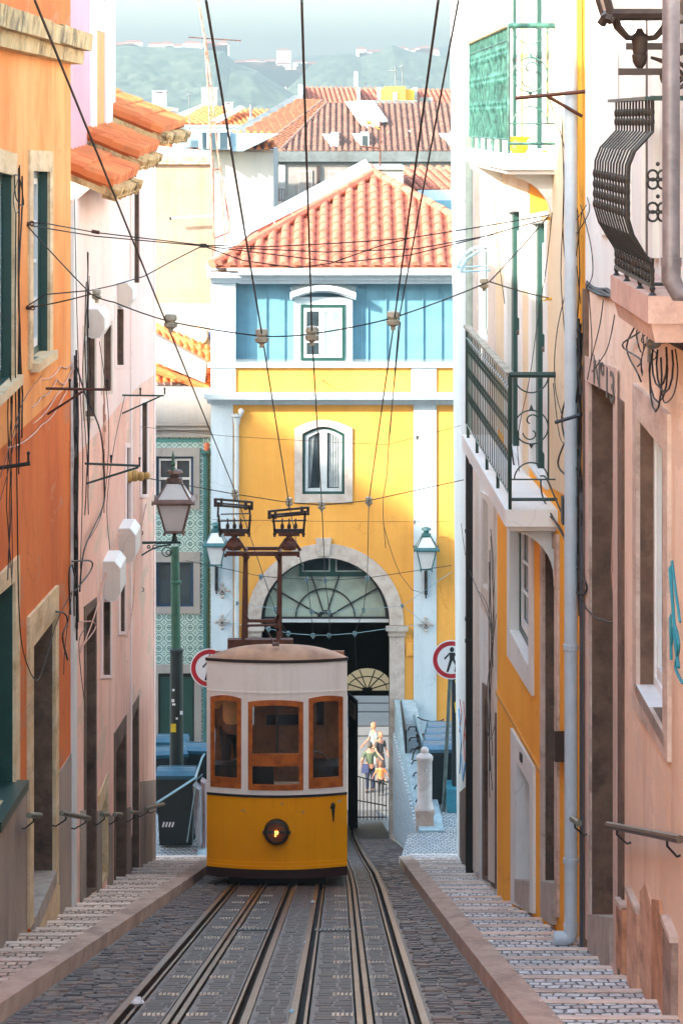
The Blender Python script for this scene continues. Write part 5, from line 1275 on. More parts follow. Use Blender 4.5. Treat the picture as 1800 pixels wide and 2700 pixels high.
# ------------------------------------------------------------------ hills across the river, their houses, the air
def hill(name, prof, D, dep, mat, amp, lab=None, seed=1):
    rnd = random.Random(seed); xs = []
    for (x0, y0), (x1, y1) in zip(prof, prof[1:]):
        n_ = max(2, int(abs(x1-x0)/2)); xs += [(lerp(x0, x1, i/n_), lerp(y0, y1, i/n_)) for i in range(n_)]
    xs.append(prof[-1]); m = MB(); nr = 44; cols = len(xs)
    from mathutils import noise as mn
    for j in range(nr):
        t = j/(nr-1); Dj = D - dep*t
        for i, (x, y) in enumerate(xs):
            X = fx(x, D); zr = fz(y, D)
            lump = mn.fractal(Vector((X*.006+seed, Dj*.006, 0)), 1., 2., 5)*amp*9 + abs(mn.noise(Vector((X*.045, Dj*.045, seed))))*amp*4 + mn.noise(Vector((X*.13, Dj*.13, seed)))*amp*1.6
            z = lerp(zr, -28, t**1.25) + lump*(min(1, .25+t*2)) * (1 if t < .97 else 0)
            m.v.append((X, Dj, min(max(z, -27.5), 205)))
    for j in range(nr-1):
        for i in range(cols-1):
            a = j*cols+i; m.f.append([a, a+cols, a+cols+1, a+1]); m.mi.append(0)
    for i in range(cols):
        X, Y, Z = m.v[i]; m.v.append((X, Y+400, -28))
    o = nr*cols
    for i in range(cols-1): m.f.append([i, i+1, o+i+1, o+i]); m.mi.append(0)
    return struct(name, m, mat)
M['hillgreen'] = simple('wooded_hillside', S(66,90,74), .95, var=.25, sc_=.05, c2=S(112,122,100))
hill('hill', [(0,150),(250,132),(330,124),(440,127),(520,124),(590,128),(622,162),(680,180),(725,212),(770,240),(830,266),(930,300)], 2300, 500, M['hillgreen'], 1.4, seed=3)
hill('hill', [(600,300),(760,230),(815,176),(850,152),(905,141),(950,150),(1000,138),(1032,122),(1075,138),(1150,150),(1230,146),(1500,120)], 3000, 500, M['hillgreen'], 2.0, seed=5)
hill('hill', [(100,140),(500,134),(640,158),(720,156),(800,150),(900,142),(1040,128),(1150,124),(1300,114)], 6000, 800, M['hillgreen'], 2.0, seed=9)
M['farwhite'] = simple('far_house_white', S(225,224,220), .8, var=.03)
def farhouse(px, py, D, w_, h_, lab='small white house on the hazy hillside across the river', name='distant_house', proto={}):
    key = round(w_)
    if key not in proto:
        m = MB(); m.box(-.5*w_, .5*w_, 0, 8, -25, 0); m.m = 1; m.hexa([(-.53*w_,-.4,0),(.53*w_,-.4,0),(.53*w_,8.4,0),(-.53*w_,8.4,0)], [(-.3*w_,3,2),(.3*w_,3,2),(.3*w_,5,2),(-.3*w_,5,2)])
        o = m.build(name, [M['farwhite'], M['terra']]); proto[key] = o
    else: o = proto[key].copy(); COL.objects.link(o)
    p = P(px, py, D); o.location = (p.x, p.y, p.z + h_); tag(o, lab, 'house', 'white houses on the far hills'); return o
rnd = random.Random(12)
def row(n, fn, lab):
    for i in range(n):
        px, py, D_ = fn(); farhouse(px, py, D_, rnd.choice((8, 12, 17)), rnd.uniform(2, 5), lab)
row(22, lambda: (lambda x: (x, rnd.uniform(166, 172+(x-620)*.22), 3080))(rnd.uniform(630, 740)), 'small white house in the dip between the two hazy hills')
row(20, lambda: (lambda x: (x, rnd.uniform(168, 196), 3080))(rnd.uniform(742, 870)), 'small white house on the slope right of the pale apartment block across the river')
row(26, lambda: (rnd.uniform(950, 1190), rnd.uniform(132, 150), 3060), 'small white house among the trees on the crest of the right hazy hill')
row(18, lambda: (rnd.uniform(300, 600), rnd.uniform(122, 130), 2500), 'small white house on the crest of the left hazy hill')
farhouse(748, 150, 3150, 17, 8, 'tall pale apartment block standing out on the far hill', 'distant_tower'); 

# ------------------------------------------------------------------ the yellow tram
TD = 39.0; TX0, TX1 = fx(545, TD), fx(915, TD); TXC = (TX0+TX1)/2; TW = TX1-TX0
tram = thing('funicular_tram', 'yellow and white funicular tram with a lit round headlight, coming up the street', 'tram', (TXC, TD, gz(TD)))
tz = lambda py: fz(py, TD)
M['tram_yellow'] = plaster('tram_yellow_enamel', S(255,168,0), S(255,156,0), S(200,112,6), .3, .2, .03, crack=0); M['tram_yellow'].node_tree.nodes['Principled BSDF'].inputs['Roughness'].default_value = .32; M['tram_yellow'].node_tree.nodes['Principled BSDF'].inputs['Specular IOR Level'].default_value = .3
M['tram_white'] = plaster('tram_white_enamel', S(255,244,232), S(248,236,224), S(196,170,150), .35, .25, .03, crack=0); M['tram_white'].node_tree.nodes['Principled BSDF'].inputs['Roughness'].default_value = .4
M['tram_wood'] = simple('varnished_wood', S(196,104,38), .35, var=.3, sc_=7, c2=S(150,70,24))
M['tram_roof'] = simple('brown_tram_roof', S(190,152,122), .6, var=.15, sc_=3, c2=S(150,116,96))
M['maroon'] = simple('maroon_skirt', S(60,30,30), .5, var=.12)
def bow(x):                                           # the front bulges towards the camera
    t = (x - TXC)/(TW/2); return TD - .20*(1 - t*t)
NX = 20
def front(mb, z0, z1, x0=TX0, x1=TX1, off=0., n=None, zf=None):
    n = n or max(2, int(NX*(x1-x0)/TW)+1)
    xs = [lerp(x0, x1, i/n) for i in range(n+1)]
    sag = lambda x: 0
    for a, b in zip(xs, xs[1:]):
        mb.add([(a,bow(a)-off,z0),(b,bow(b)-off,z0),(b,bow(b)-off,z1),(a,bow(a)-off,z1)], [(0,1,2,3)])
        if off > 0:
            mb.add([(a,bow(a)-off,z1),(b,bow(b)-off,z1),(b,bow(b)+.01,z1),(a,bow(a)+.01,z1)], [(0,1,2,3)]); mb.add([(a,bow(a)-off,z0),(b,bow(b)-off,z0),(b,bow(b)+.01,z0),(a,bow(a)+.01,z0)], [(3,2,1,0)])
    if off > 0:
        for x in (x0, x1): mb.add([(x,bow(x)-off,z0),(x,bow(x)+.01,z0),(x,bow(x)+.01,z1),(x,bow(x)-off,z1)], [(0,1,2,3)])
LT = 7.4; SH = .20                                      # body runs down the slope
def side(mb, x, z0, z1, y0=TD, y1=TD+LT, th=.04):
    s_ = 1 if x > TXC else -1
    mb.hexa([(x,y0,z0),(x-s_*th,y0,z0),(x-s_*th,y1,z0-SH*(y1-y0)),(x,y1,z0-SH*(y1-y0))], [(x,y0,z1),(x-s_*th,y0,z1),(x-s_*th,y1,z1-SH*(y1-y0)),(x,y1,z1-SH*(y1-y0))])
# lower panel
m = MB(); front(m, tz(2265), tz(2088)); side(m, TX0, tz(2265), tz(2088)); side(m, TX1, tz(2265), tz(2088)); lp_ = m.build('front_panel', M['tram_yellow'], tram, smooth=True)
m = MB(); front(m, tz(2283), tz(2274), off=.025); front(m, tz(2274), tz(2265), off=.012); m.build('rub_rail', M['tram_yellow'], lp_)
m = MB(); front(m, tz(2309), tz(2283), off=-.01); side(m, TX0+.01, tz(2309), tz(2275)); side(m, TX1-.01, tz(2309), tz(2275)); m.build('skirt', M['maroon'], tram)
m = MB(); front(m, tz(2095), tz(2087), off=.012); m.build('black_band', M['black_iron'], lp_)
m = MB()
for px, py in ((586,2107),(586,2129),(621,2107),(621,2129)):
    x = fx(px, TD); m.sphere((x, bow(x)-.002, tz(py)), .010, 6)
m.build('rivets', M['tram_yellow'], lp_)
m = MB()
for px, py, r in ((744,2111,.032),(641,2130,.03),(799,2134,.03),(894,2111,.045),(786,2132,.012),(648,2137,.016)):
    x = fx(px, TD); mm = []
    for k in range(9): a = 2*math.pi*k/9; rr = r*random.uniform(.55, 1); xx = x+math.cos(a)*rr*1.2; mm.append((xx, bow(xx)-.003, tz(py)+math.sin(a)*rr*.55))
    m.poly(mm)
m.build('paint_chips', simple('bare_paint_chip', S(214,170,110), .7), lp_)
m = MB(); x = fx(878, TD); y = bow(x); m.tube([(x,y-.02,tz(2118)), (x-.03,y-.04,tz(2128))], .02, 8); m.tube([(x,y-.03,tz(2116)), (x+.005,y-.04,tz(2162))], [.028, .008], 8); m.sphere((x,y-.03,tz(2121)), .035, 8, 1.4); m.build('socket_lever', M['black_iron'], lp_)
# headlight
hx, hz_ = fx(730, TD), tz(2183); hy = bow(hx)
m = MB(); 
def ycyl(mb, c, prof, n=28):
    o = len(mb.v)
    for r, dy in prof:
        for k in range(n): a = 2*math.pi*k/n; mb.v.append((c[0]+r*math.cos(a), c[1]-dy, c[2]+r*math.sin(a)))
    for i in range(len(prof)-1):
        for k in range(n): mb.f.append([o+i*n+k, o+i*n+(k+1) % n, o+(i+1)*n+(k+1) % n, o+(i+1)*n+k]); mb.mi.append(mb.m)
    mb.f.append([o+k for k in range(n)]); mb.mi.append(mb.m); e = o+(len(prof)-1)*n; mb.f.append([e+k for k in range(n)]); mb.mi.append(mb.m)
ycyl(m, (hx, hy, hz_), [(.182,-.02),(.182,.05),(.17,.10),(.145,.11),(.142,.07),(.142,.05)]); m.tube([(hx-.2,hy-.05,hz_), (hx+.2,hy-.05,hz_)], .022, 6); hl = m.build('headlight', M['black_iron'], tram, smooth=True)
m = MB(); ycyl(m, (hx, hy, hz_), [(.142,.052),(.142,.056)]); m.build('reflector', simple('amber_reflector', S(190,110,60), .25, .4, .2, 12), hl)
gm, gnt, gb = newmat('lit_bulb'); gb.inputs['Emission Color'].default_value = (1, .42, .06, 1); gb.inputs['Emission Strength'].default_value = .9; gb.inputs['Base Color'].default_value = (1, .5, .1, 1)
m = MB(); m.sphere((hx, hy-.075, hz_), .028, 10); m.tube([(hx+.012,hy-.07,hz_+.01), (hx-.018,hy-.07,hz_-.055)], .012, 6); m.build('bulb', gm, hl)
m = MB()
for k in range(-4, 5):
    o_ = k*.031; h = math.sqrt(max(.0, .143**2 - o_**2)); m.tube([(hx+o_,hy-.108,hz_-h), (hx+o_,hy-.108,hz_+h)], .0035, 4); m.tube([(hx-h,hy-.110,hz_+o_), (hx+h,hy-.110,hz_+o_)], .0035, 4)
m.build('wire_guard', M['black_iron'], hl)
# window band: sill, posts, header
m = MB(); front(m, tz(2088), tz(2066), off=.018); front(m, tz(1838), tz(1826), off=.014)
POSTS = ((545,555),(637,655),(800,814),(904,915))
WT = 1842
for a, b in POSTS: front(m, tz(2070), tz(1815), fx(a,TD), fx(b,TD), off=.01, n=2)
def archpiece(mb, x0, x1, ytop, yedge, yupper):      # header infill above a window with a slightly arched top
    n = 10
    for i in range(n):
        t0, t1 = i/n, (i+1)/n; a, b = lerp(fx(x0,TD), fx(x1,TD), t0), lerp(fx(x0,TD), fx(x1,TD), t1)
        za, zb_ = [tz(lerp(yedge, ytop, 1-(2*t-1)**2)) for t in (t0, t1)]
        mb.add([(a,bow(a)-.01,za),(b,bow(b)-.01,zb_),(b,bow(b)-.01,tz(yupper)),(a,bow(a)-.01,tz(yupper))], [(0,1,2,3)])
WINS = ((555,637,1829,1836,2072),(655,800,1838,1844,2075),(814,904,1830,1836,2072))
for x0, x1, yt, ye2, yb in WINS: archpiece(m, x0, x1, yt, ye2, 1812)
front(m, tz(1816), tz(1734), off=.012)
for x in (TX0, TX1):
    side(m, x, tz(2088), tz(2040)); side(m, x, tz(1850), tz(1734))
    for k in range(6): side(m, x, tz(2045)-SH*k*1.4, tz(1845)-SH*k*1.4, TD+k*1.4, TD+k*1.4+.12)
m.build('upper_body', M['tram_white'], tram)
m = MB(); front(m, tz(1822), tz(1817), off=.022); m.build('header_moulding', M['tram_white'], tram)
# sagging header ribbon is a straight bead here; wooden frames
for wi, (x0, x1, yt, ye2, yb) in enumerate(WINS):
    m = MB(); n = 10; a0, a1 = fx(x0,TD), fx(x1,TD); w_ = .062
    def strip_(xa, xb, ztf, zbf, off=.03, nn=6):
        for i in range(nn):
            a, b = lerp(xa, xb, i/nn), lerp(xa, xb, (i+1)/nn)
            q0 = [(a,bow(a)-off,zbf(a)),(b,bow(b)-off,zbf(b)),(b,bow(b)-off,ztf(b)),(a,bow(a)-off,ztf(a))]; q1 = [(x,y+.06,z) for x, y, z in q0]; m.hexa(q0, q1)
    topz = lambda x: tz(lerp(ye2, yt, 1-(2*(x-a0)/(a1-a0)-1)**2))
    strip_(a0, a0+w_, topz, lambda x: tz(yb), nn=2); strip_(a1-w_, a1, topz, lambda x: tz(yb), nn=2)
    strip_(a0+w_, a1-w_, topz, lambda x: topz(x)-.075, nn=8)
    strip_(a0+w_, a1-w_, lambda x: tz(yb)+(.14 if wi != 1 else .075), lambda x: tz(yb), nn=4)
    if wi == 1:
        strip_(a0+w_, a1-w_, lambda x: tz(1980), lambda x: tz(2000), nn=4); strip_(a0+w_, a1-w_, lambda x: tz(2000), lambda x: tz(2012), .022, nn=4)
    wf_ = m.build('window_frame', M['tram_wood'], tram)
    m = MB(); front(m, tz(yb)+.05, tz(yt)-.05, a0+.03, a1-.03, off=-.02, n=4); m.build('windscreen', clear_glass('tram_glass_%d' % wi, (.97,.98,.98,1), .05), wf_)
# roof: domed shell following the slope
m = MB(); nr, nl = 14, 10
def roofpt(t, s): 
    x = lerp(TX0-.02, TX1+.02, t); a = (2*t-1)
    crown = .235*(1-abs(a)**2.6); nose = min(1, (s/.30))**.55 if s < .30 else 1
    return x, crown*nose
ss = [0,.03,.08,.15,.25,.4,.8,1.6,3,5,LT+.1]
for s_ in ss:
    for i in range(nr*2+1):
        t = i/(nr*2); x, c = roofpt(t, s_); m.v.append((x, bow(min(max(x,TX0),TX1))-.03+s_, tz(1733)+c-SH*s_*1.0))
for j in range(len(ss)-1):
    for i in range(nr*2): a = j*(nr*2+1)+i; m.f.append([a, a+1, a+nr*2+2, a+nr*2+1]); m.mi.append(0)
rf_ = m.build('roof', M['tram_roof'], tram, smooth=True)
m = MB(); front(m, tz(1741), tz(1733), TX0-.02, TX1+.02, off=.035, n=20); m.build('roof_rim', M['dark_iron'], rf_)
# interior: floor, far bulkhead, seats, pole, control desk
m = MB(); m.hexa([(TX0+.04,TD,tz(2100)),(TX1-.04,TD,tz(2100)),(TX1-.04,TD+LT,tz(2100)-SH*LT),(TX0+.04,TD+LT,tz(2100)-SH*LT)], [(TX0+.04,TD,tz(2096)),(TX1-.04,TD,tz(2096)),(TX1-.04,TD+LT,tz(2096)-SH*LT),(TX0+.04,TD+LT,tz(2096)-SH*LT)])
m.build('floor', simple('worn_floor', S(150,120,96), .6), tram)
m = MB(); B = TD+1.75
for a, b in ((TX0+.04,TX0+.5),(TX0+.62,TX0+.8),(TX0+1.28,TX1-.46),(TX1-.34,TX1-.04)): m.box(a, b, B, B+.05, tz(2140), tz(1800))
m.box(TX0+.04, TX1-.04, B-.002, B+.052, tz(2140), tz(1985)); m.box(TX0+.04, TX1-.04, B-.002, B+.052, tz(1848), tz(1780))
m.box(TX0+.8, TX0+1.28, B-.002, B+.052, tz(1955), tz(1935))
m.build('bulkhead', simple('dark_wood_bulkhead', S(168,112,76), .5, var=.2), tram)
m = MB(); m.tube([(fx(726,TD), TD+.9, tz(2070)), (fx(726,TD), TD+.9, tz(1800))], .016, 8); m.build('grab_pole', M['steel'], tram)
m = MB(); m.box(TX0+.1, TX0+.95, TD+.15, TD+.45, tz(2095), tz(2025)); m.box(TX1-.62, TX1-.1, TD+.2, TD+.7, tz(2095), tz(2030)); m.build('control_desk', M['black_iron'], tram)
m = MB(); m.torus((fx(625,TD), TD+.3, tz(2052)), .20, .012, 'y', 20, a0=20, a1=160); m.torus((fx(668,TD), TD+.3, tz(2050)), .13, .012, 'y', 16, a0=0, a1=80); m.torus((fx(830,TD), TD+.3, tz(2026)), .17, .014, 'y', 16, a0=10, a1=95); m.build('brass_rail', M['steel'], tram)
m = MB(); m.box(TX0+.06, TX1-.06, TD+LT-.1, TD+LT, tz(2100)-SH*LT, tz(1990)-SH*LT); m.build('rear_panel', M['tram_yellow'], tram)
# little V sign on the roof edge
m = MB(); c = Vector((fx(727,TD), TD-.10, tz(1694))); m.box(c.x-.05, c.x+.05, c.y-.03, c.y+.03, c.z-.03, c.z+.01)
m.tube([c+Vector((-.02,0,0)), c+Vector((-.10,0,.15))], .010, 5); m.tube([c+Vector((.02,0,0)), c+Vector((.10,0,.15))], .010, 5); m.build('roof_bracket', M['rosy_metal'], tram)
# bogie seen under the skirt
m = MB(); 
for x in (TX0+.45, TX1-.55): m.tube([(x-.06, TD+.9, gz(TD+.9)+.28), (x+.06, TD+.9, gz(TD+.9)+.28)], .27, 18)
m.box(TX0+.3, TX1-.3, TD+.3, TD+LT-.4, gz(TD+.3)+.28-SH*3, gz(TD)+.30); m.build('wheel', M['black_iron'], tram)

# current collector frame on the roof
ccD = 41.2; cz = lambda py: fz(py, ccD); cx_ = lambda px: fx(px, ccD)
m = MB()
def beam(mb, a, b, w_=.05, d=.05):
    a, b = Vector(a), Vector(b); t = (b-a).normalized(); s_ = Vector((0,1,0)) if abs(t.y) < .9 else Vector((1,0,0)); n_ = t.cross(s_).normalized()
    q = lambda p: [p - n_*w_/2 - s_*d/2, p + n_*w_/2 - s_*d/2, p + n_*w_/2 + s_*d/2, p - n_*w_/2 + s_*d/2]
    mb.hexa(q(a), q(b))
CP = lambda px, py, dy=0.: Vector((cx_(px), ccD+dy, cz(py)))
for (a, b, w_) in (((646,1460),(641,1690),.055),((737,1460),(733,1690),.055),((596,1460),(790,1460),.065),((648,1637),(732,1637),.045),((648,1650),(732,1648),.03),
                ((646,1482),(656,1466),.04),((737,1482),(727,1466),.04),((645,1622),(655,1636),.04),((735,1622),(725,1636),.04),((645,1664),(655,1650),.03),((735,1664),(725,1650),.03)):
    beam(m, CP(*a), CP(*b), w_)
for py in (1460,): beam(m, CP(646, py, .5), CP(737, py, .5), .05)
for px in (646, 737): beam(m, CP(px, 1460, .5), CP(px, 1700, .55), .05); beam(m, CP(px,1460), CP(px,1460,.5), .05)
cf = m.build('collector_frame', M['rust'], tram)
m = MB(); m.box(cx_(600), cx_(772), ccD-.04, ccD+.12, cz(1712), cz(1686)); m.build('roof_board', M['rust'], cf)
for (xc, tilt, top, dx) in ((618, 4, 1316, 0), (762, -7, 1338, 0)):
    m = MB()
    m.lathe(CP(xc, 1450), [(.09,0),(.115,.02),(.12,.07),(.10,.12),(.05,.15),(.045,.22),(.09,.24),(.09,.26)], 12)
    beam(m, CP(xc-30, 1452), CP(xc-8, 1420), .04); beam(m, CP(xc+30, 1452), CP(xc+8, 1420), .04); beam(m, CP(xc-28, 1410), CP(xc+28, 1410), .04)
    for q in (-24, 24): m.tube([CP(xc+q, 1460), CP(xc+q, 1469)], .025, 6)
    base_ = m.build('insulated_foot', M['rust'], cf)
    m = MB(); ty = lambda q: top + q*tilt/45*1.0
    x0, x1 = xc-38, xc+38
    beam(m, CP(x0-2, 1402), CP(x1+2, 1402), .05); beam(m, CP(x0-4, 1396+0), CP(x1+4, 1396), .02)
    if xc < 700: L0, L1 = (x0-4, ty(-1)+8), (x1-4+4, ty(1)+8)
    else: L0, L1 = (x0-6, ty(1)+14), (x1+4, ty(-1)+8)
    L0 = (L0[0], top + (14 if xc > 700 else 4)); L1 = (L1[0], top + (4 if xc > 700 else 12))
    for zz, ww in ((0, .03), (10, .02), (16, .03)): beam(m, CP(L0[0]-8, L0[1]+zz-4), CP(L1[0]+8, L1[1]+zz-4), ww)
    for p_, q_b in ((L0, x0), (L1, x1)):
        beam(m, CP(p_[0], p_[1]+4), CP(q_b-6 if q_b == x0 else q_b+4, 1362), .028); beam(m, CP(q_b-4 if q_b == x0 else q_b+4, 1358), CP(q_b, 1402), .034)
        beam(m, CP(p_[0]+(-8), p_[1]-6), CP(p_[0]-8, p_[1]+16), .05, .07); beam(m, CP(p_[0]+8, p_[1]-6), CP(p_[0]+8, p_[1]+16), .04, .07); m.tube([CP(q_b, 1396), CP(q_b, 1416)], .018, 6); m.sphere(CP(q_b, 1408), .03, 8)
    beam(m, CP(x0-8, 1374), CP(x1+8, 1372), .018); beam(m, CP(x0+2, 1356), CP(x1, 1354), .014)
    for q in (-18, 0, 17): m.lathe(CP(xc+q, 1395), [(.012,0),(.03,.02),(.03,.06),(.012,.09),(.012,.16)], 8)
    m.build('current_collector', M['dark_iron'], cf)

# ------------------------------------------------------------------ people
SKIN = simple('skin', S(150,100,78), .6, var=.06); 
def grow(name, verts, edges, radii, mat, parent, sub=1, root=0):
    me = bpy.data.meshes.new(name); me.from_pydata([tuple(v) for v in verts], edges, []); o = bpy.data.objects.new(name, me); COL.objects.link(o)
    sk = o.modifiers.new('skin', 'SKIN'); sk.use_smooth_shade = True
    for i, r in enumerate(radii):
        me.skin_vertices[0].data[i].radius = (r, r) if not isinstance(r, tuple) else r
    me.skin_vertices[0].data[root].use_root = True
    if sub: sb = o.modifiers.new('sub', 'SUBSURF'); sb.levels = sub; sb.render_levels = sub
    dg = bpy.context.evaluated_depsgraph_get(); m2 = bpy.data.meshes.new_from_object(o.evaluated_get(dg)); o.modifiers.clear(); o.data = m2; m2.materials.clear(); m2.materials.append(mat)
    bpy.data.meshes.remove(me); m2.name = name; o.parent = parent; m2.polygons.foreach_set('use_smooth', [True]*len(m2.polygons)); return o
def person(lab, loc, rz, h=1.72, legs=(0., 0.), arms=((-.25,-.1),(.25,-.1)), top=S(90,90,95), bot=S(30,36,60), hair=S(40,30,26), skirt=False, group=None, elbow=None, turn=0., sleeves=True):
    """arms: (sideways, forward) of each hand from the shoulder, in metres at 1.72 m; the person faces -Y before rz"""
    t = thing('person', lab, 'person', loc, group); t.rotation_euler = (0, 0, rz); k = h/1.72
    V = lambda x, y, z: Vector((x, y, z))*k
    sh = .175; hip = .085; vs = [V(0,0,.95), V(0,.0,1.12), V(0,.01,1.32), V(0,.0,1.44), V(0,-.005,1.50), V(0,-.015,1.57), V(0,-.02,1.64)]
    rd = [(.135,.10), (.125,.09), (.15,.10), (.10,.07), .052, .070, .070]; ed = [(0,1),(1,2),(2,3),(3,4),(4,5),(5,6)]
    hands = []
    for s_, (ax, ay) in zip((-1, 1), arms):
        i = len(vs); sx = s_*sh; hx_ = sx + ax; el_ = V(sx + ax*.5 + s_*.05, .03 + ay*.25, 1.14); hd = V(hx_, ay, 1.38 - math.sqrt(max(.02, .52**2 - ax**2 - ay**2)))
        vs += [V(sx*.9,0,1.40), V(sx,0.005,1.36), el_, hd]; rd += [.06, .052, .040, .027]; ed += [(3,i),(i,i+1),(i+1,i+2),(i+2,i+3)]; hands.append((i+3, hd, el_))
    for s_, f in zip((-1, 1), legs):
        i = len(vs); vs += [V(s_*hip,0,.88), V(s_*(hip+.01),-f*.5-.01,.48), V(s_*(hip+.015),-f+.02,.09), V(s_*(hip+.03),-f-.13,.035)]; rd += [.095, .062, .042, (.038,.03)]; ed += [(0,i),(i,i+1),(i+1,i+2),(i+2,i+3)]
    for (hi, hd, el_) in hands:                       # five fingers on each hand
        d = (hd-el_).normalized(); sd = d.cross(Vector((0,1,0))).normalized() if abs(d.y) < .9 else Vector((1,0,0))
        p = hd + d*.05*k; i = len(vs); vs.append(p); rd.append((.034*k,.016*k)); ed.append((hi,i))
        for q, L in ((-1.5,.055),(-.5,.07),(.5,.066),(1.5,.052)):
            j = len(vs); b_ = p + sd*q*.016*k + d*.035*k; vs += [b_, b_ + d*L*.55*k, b_ + (d*.8+Vector((0,-.35,0))).normalized()*L*k]; rd += [.009*k,.008*k,.007*k]; ed += [(i,j),(j,j+1),(j+1,j+2)]
        j = len(vs); vs += [hd + Vector((0,-.03,0))*k + d*.03*k, hd + Vector((0,-.045,0))*k + d*.07*k]; rd += [.011*k,.008*k]; ed += [(hi,j),(j,j+1)]
    body = grow('body', vs, ed, [tuple(x*k for x in r) if isinstance(r, tuple) else r*k for r in rd], SKIN, t)
    m = MB(); c = V(0,-.02,1.645); m.lathe(c, [(.02,-.135),(.045,-.12),(.07,-.06),(.078,0),(.078,.05),(.06,.10),(.02,.122)], 14)
    m.v = [(x, c.y+(y-c.y)*1.18, z) for x, y, z in m.v]
    m.lathe(c+V(0,-.093,-.03), [(.006,.03),(.018,-.005),(.004,-.015)], 6)
    for s_ in (-1, 1): m.sphere(c+V(s_*.08,.005,-.01), .02, 6, 1.5); m.sphere(c+V(s_*.03,-.083,.015), .011, 6)
    m.box(c.x-.025, c.x+.025, c.y-.098, c.y-.085, c.z-.075, c.z-.065)
    m.build('head', SKIN, body, smooth=True, local=True)
    hm_ = simple('hair_%02d' % random.randint(0, 99), hair, .7)
    m = MB(); m.lathe(c+V(0,.018,0), [(.075,-.08),(.088,-.03),(.090,.03),(.078,.085),(.045,.125),(.005,.14)], 14); m.v = [(x, c.y+(y-c.y)*1.12, z) for x, y, z in m.v]
    m.v = [(x, max(y, c.y-.075+.5*abs(z-c.z-.1)*.2), z) for x, y, z in m.v]; m.build('hair', hm_, body, smooth=True, local=True)
    cm = simple('shirt_%d' % random.randint(0, 9999), top, .85, var=.08); bm = simple('trousers_%d' % random.randint(0, 9999), bot, .85, var=.08)
    cvs = [V(0,0,.93), V(0,0,1.10), V(0,.01,1.32), V(0,0,1.43)]; crd = [(.155,.12), (.145,.108), (.168,.118), (.10,.08)]; ced = [(0,1),(1,2),(2,3)]
    for (hi, hd, el_), s_ in zip(hands, (-1, 1)):
        i = len(cvs); sp_ = V(s_*sh*.9,0,1.40); s2_ = V(s_*sh,.005,1.36); cvs += [sp_, s2_, s2_.lerp(el_, .75)]; crd += [.072, .066, .058]; ced += [(3,i),(i,i+1),(i+1,i+2)]
    grow('shirt', cvs, ced, [tuple(x*k for x in r) if isinstance(r, tuple) else r*k for r in crd], cm, t)
    if skirt:
        m = MB(); m.lathe(V(0,0,.52), [(.20*k,0),(.17*k,.2*k),(.14*k,.48*k)], 14); m.build('skirt', bm, t, smooth=True, local=True)
    else:
        lv = [V(0,0,.96)]; lr = [(.15,.12)]; le = []
        for s_, f in zip((-1, 1), legs):
            i = len(lv); lv += [V(s_*hip,0,.86), V(s_*(hip+.01),-f*.5-.01,.48), V(s_*(hip+.015),-f+.02,.10)]; lr += [.105, .075, .062]; le += [(0,i),(i,i+1),(i+1,i+2)]
        grow('trousers', lv, le, [tuple(x*k for x in r) if isinstance(r, tuple) else r*k for r in lr], bm, t)
    m = MB()
    for s_, f in zip((-1, 1), legs): m.hexa([tuple(V(s_*(hip+.02)+dx, -f+dy, 0)) for dx, dy in ((-.05,-.19),(.05,-.19),(.045,.07),(-.045,.07))], [tuple(V(s_*(hip+.02)+dx, -f+dy, z)) for dx, dy, z in ((-.035,-.17,.05),(.035,-.17,.05),(.035,.06,.09),(-.035,.06,.09))])
    m.build('shoes', M['black_iron'], t, local=True)
    return t
GP = gz(92)
def at(px, py): D = -GP*F/(py-HY); return (fx(px, D), D, GP)
p1 = person('person in green tee and dark jeans seen from behind in the far doorway', at(975, 2090), math.pi, 1.70, legs=(.05,-.05), arms=((-.10,-.16),(.10,-.16)), top=S(60,76,58), bot=S(20,30,54), hair=S(44,40,38))
p2 = person('person with grey tee and orange backpack beyond the doorway', at(985, 2040), R(-60), 1.78, legs=(.1,-.08), arms=((-.05,-.30),(.05,-.28)), top=S(96,108,112), bot=S(150,146,140), hair=S(150,100,70))
p3 = person('person in shorts and black top half hidden by the door pier', at(1002, 2062), R(40), 1.72, legs=(0,.1), arms=((-.05,-.3),(.05,-.2)), top=S(40,40,44), bot=S(60,60,66), hair=S(120,80,56), skirt=True)
p4 = person('child in an orange shirt near the doorway pier', at(1004, 2098), R(180), 1.12, top=S(170,96,44), bot=S(30,30,36), hair=S(90,60,40))
m = MB(); c = Vector((0.0, .17, 1.22)); m.hexa([(-.14,.11,1.0),(.14,.11,1.0),(.14,.26,1.0),(-.14,.26,1.0)], [(-.12,.11,1.42),(.12,.11,1.42),(.10,.22,1.44),(-.10,.22,1.44)]); bk = m.build('backpack', simple('orange_nylon', S(230,130,60), .7), p2, local=True); 
p_ = Vector(at(962, 2090)); bg_ = thing('shoulder_bag', 'dark blue bag hanging at the hip of the person in the green tee', 'bag', (p_.x, p_.y-.1, p_.z+.70)); m = MB(); m.hexa([(-.13,-.05,0),(.13,-.05,0),(.13,.05,0),(-.13,.05,0)], [(-.11,-.04,.3),(.11,-.04,.3),(.11,.04,.3),(-.11,.04,.3)]); m.build('bag_body', simple('navy_canvas', S(36,48,84), .8), bg_, local=True); m = MB(); m.tube([(-.1,0,.29), (.02,.02,.62), (.1,0,.29)], .012, 5); m.build('strap', M['black_iron'], bg_, local=True)
p5 = person('person in a tan shirt standing inside the tram cab, seen from behind', (fx(612, 39.75), 39.75, fz(2090, 39.75)), R(180), 1.74, arms=((-.05,-.25),(.08,-.25)), top=S(255,186,120), bot=S(50,46,50), hair=S(50,34,28))

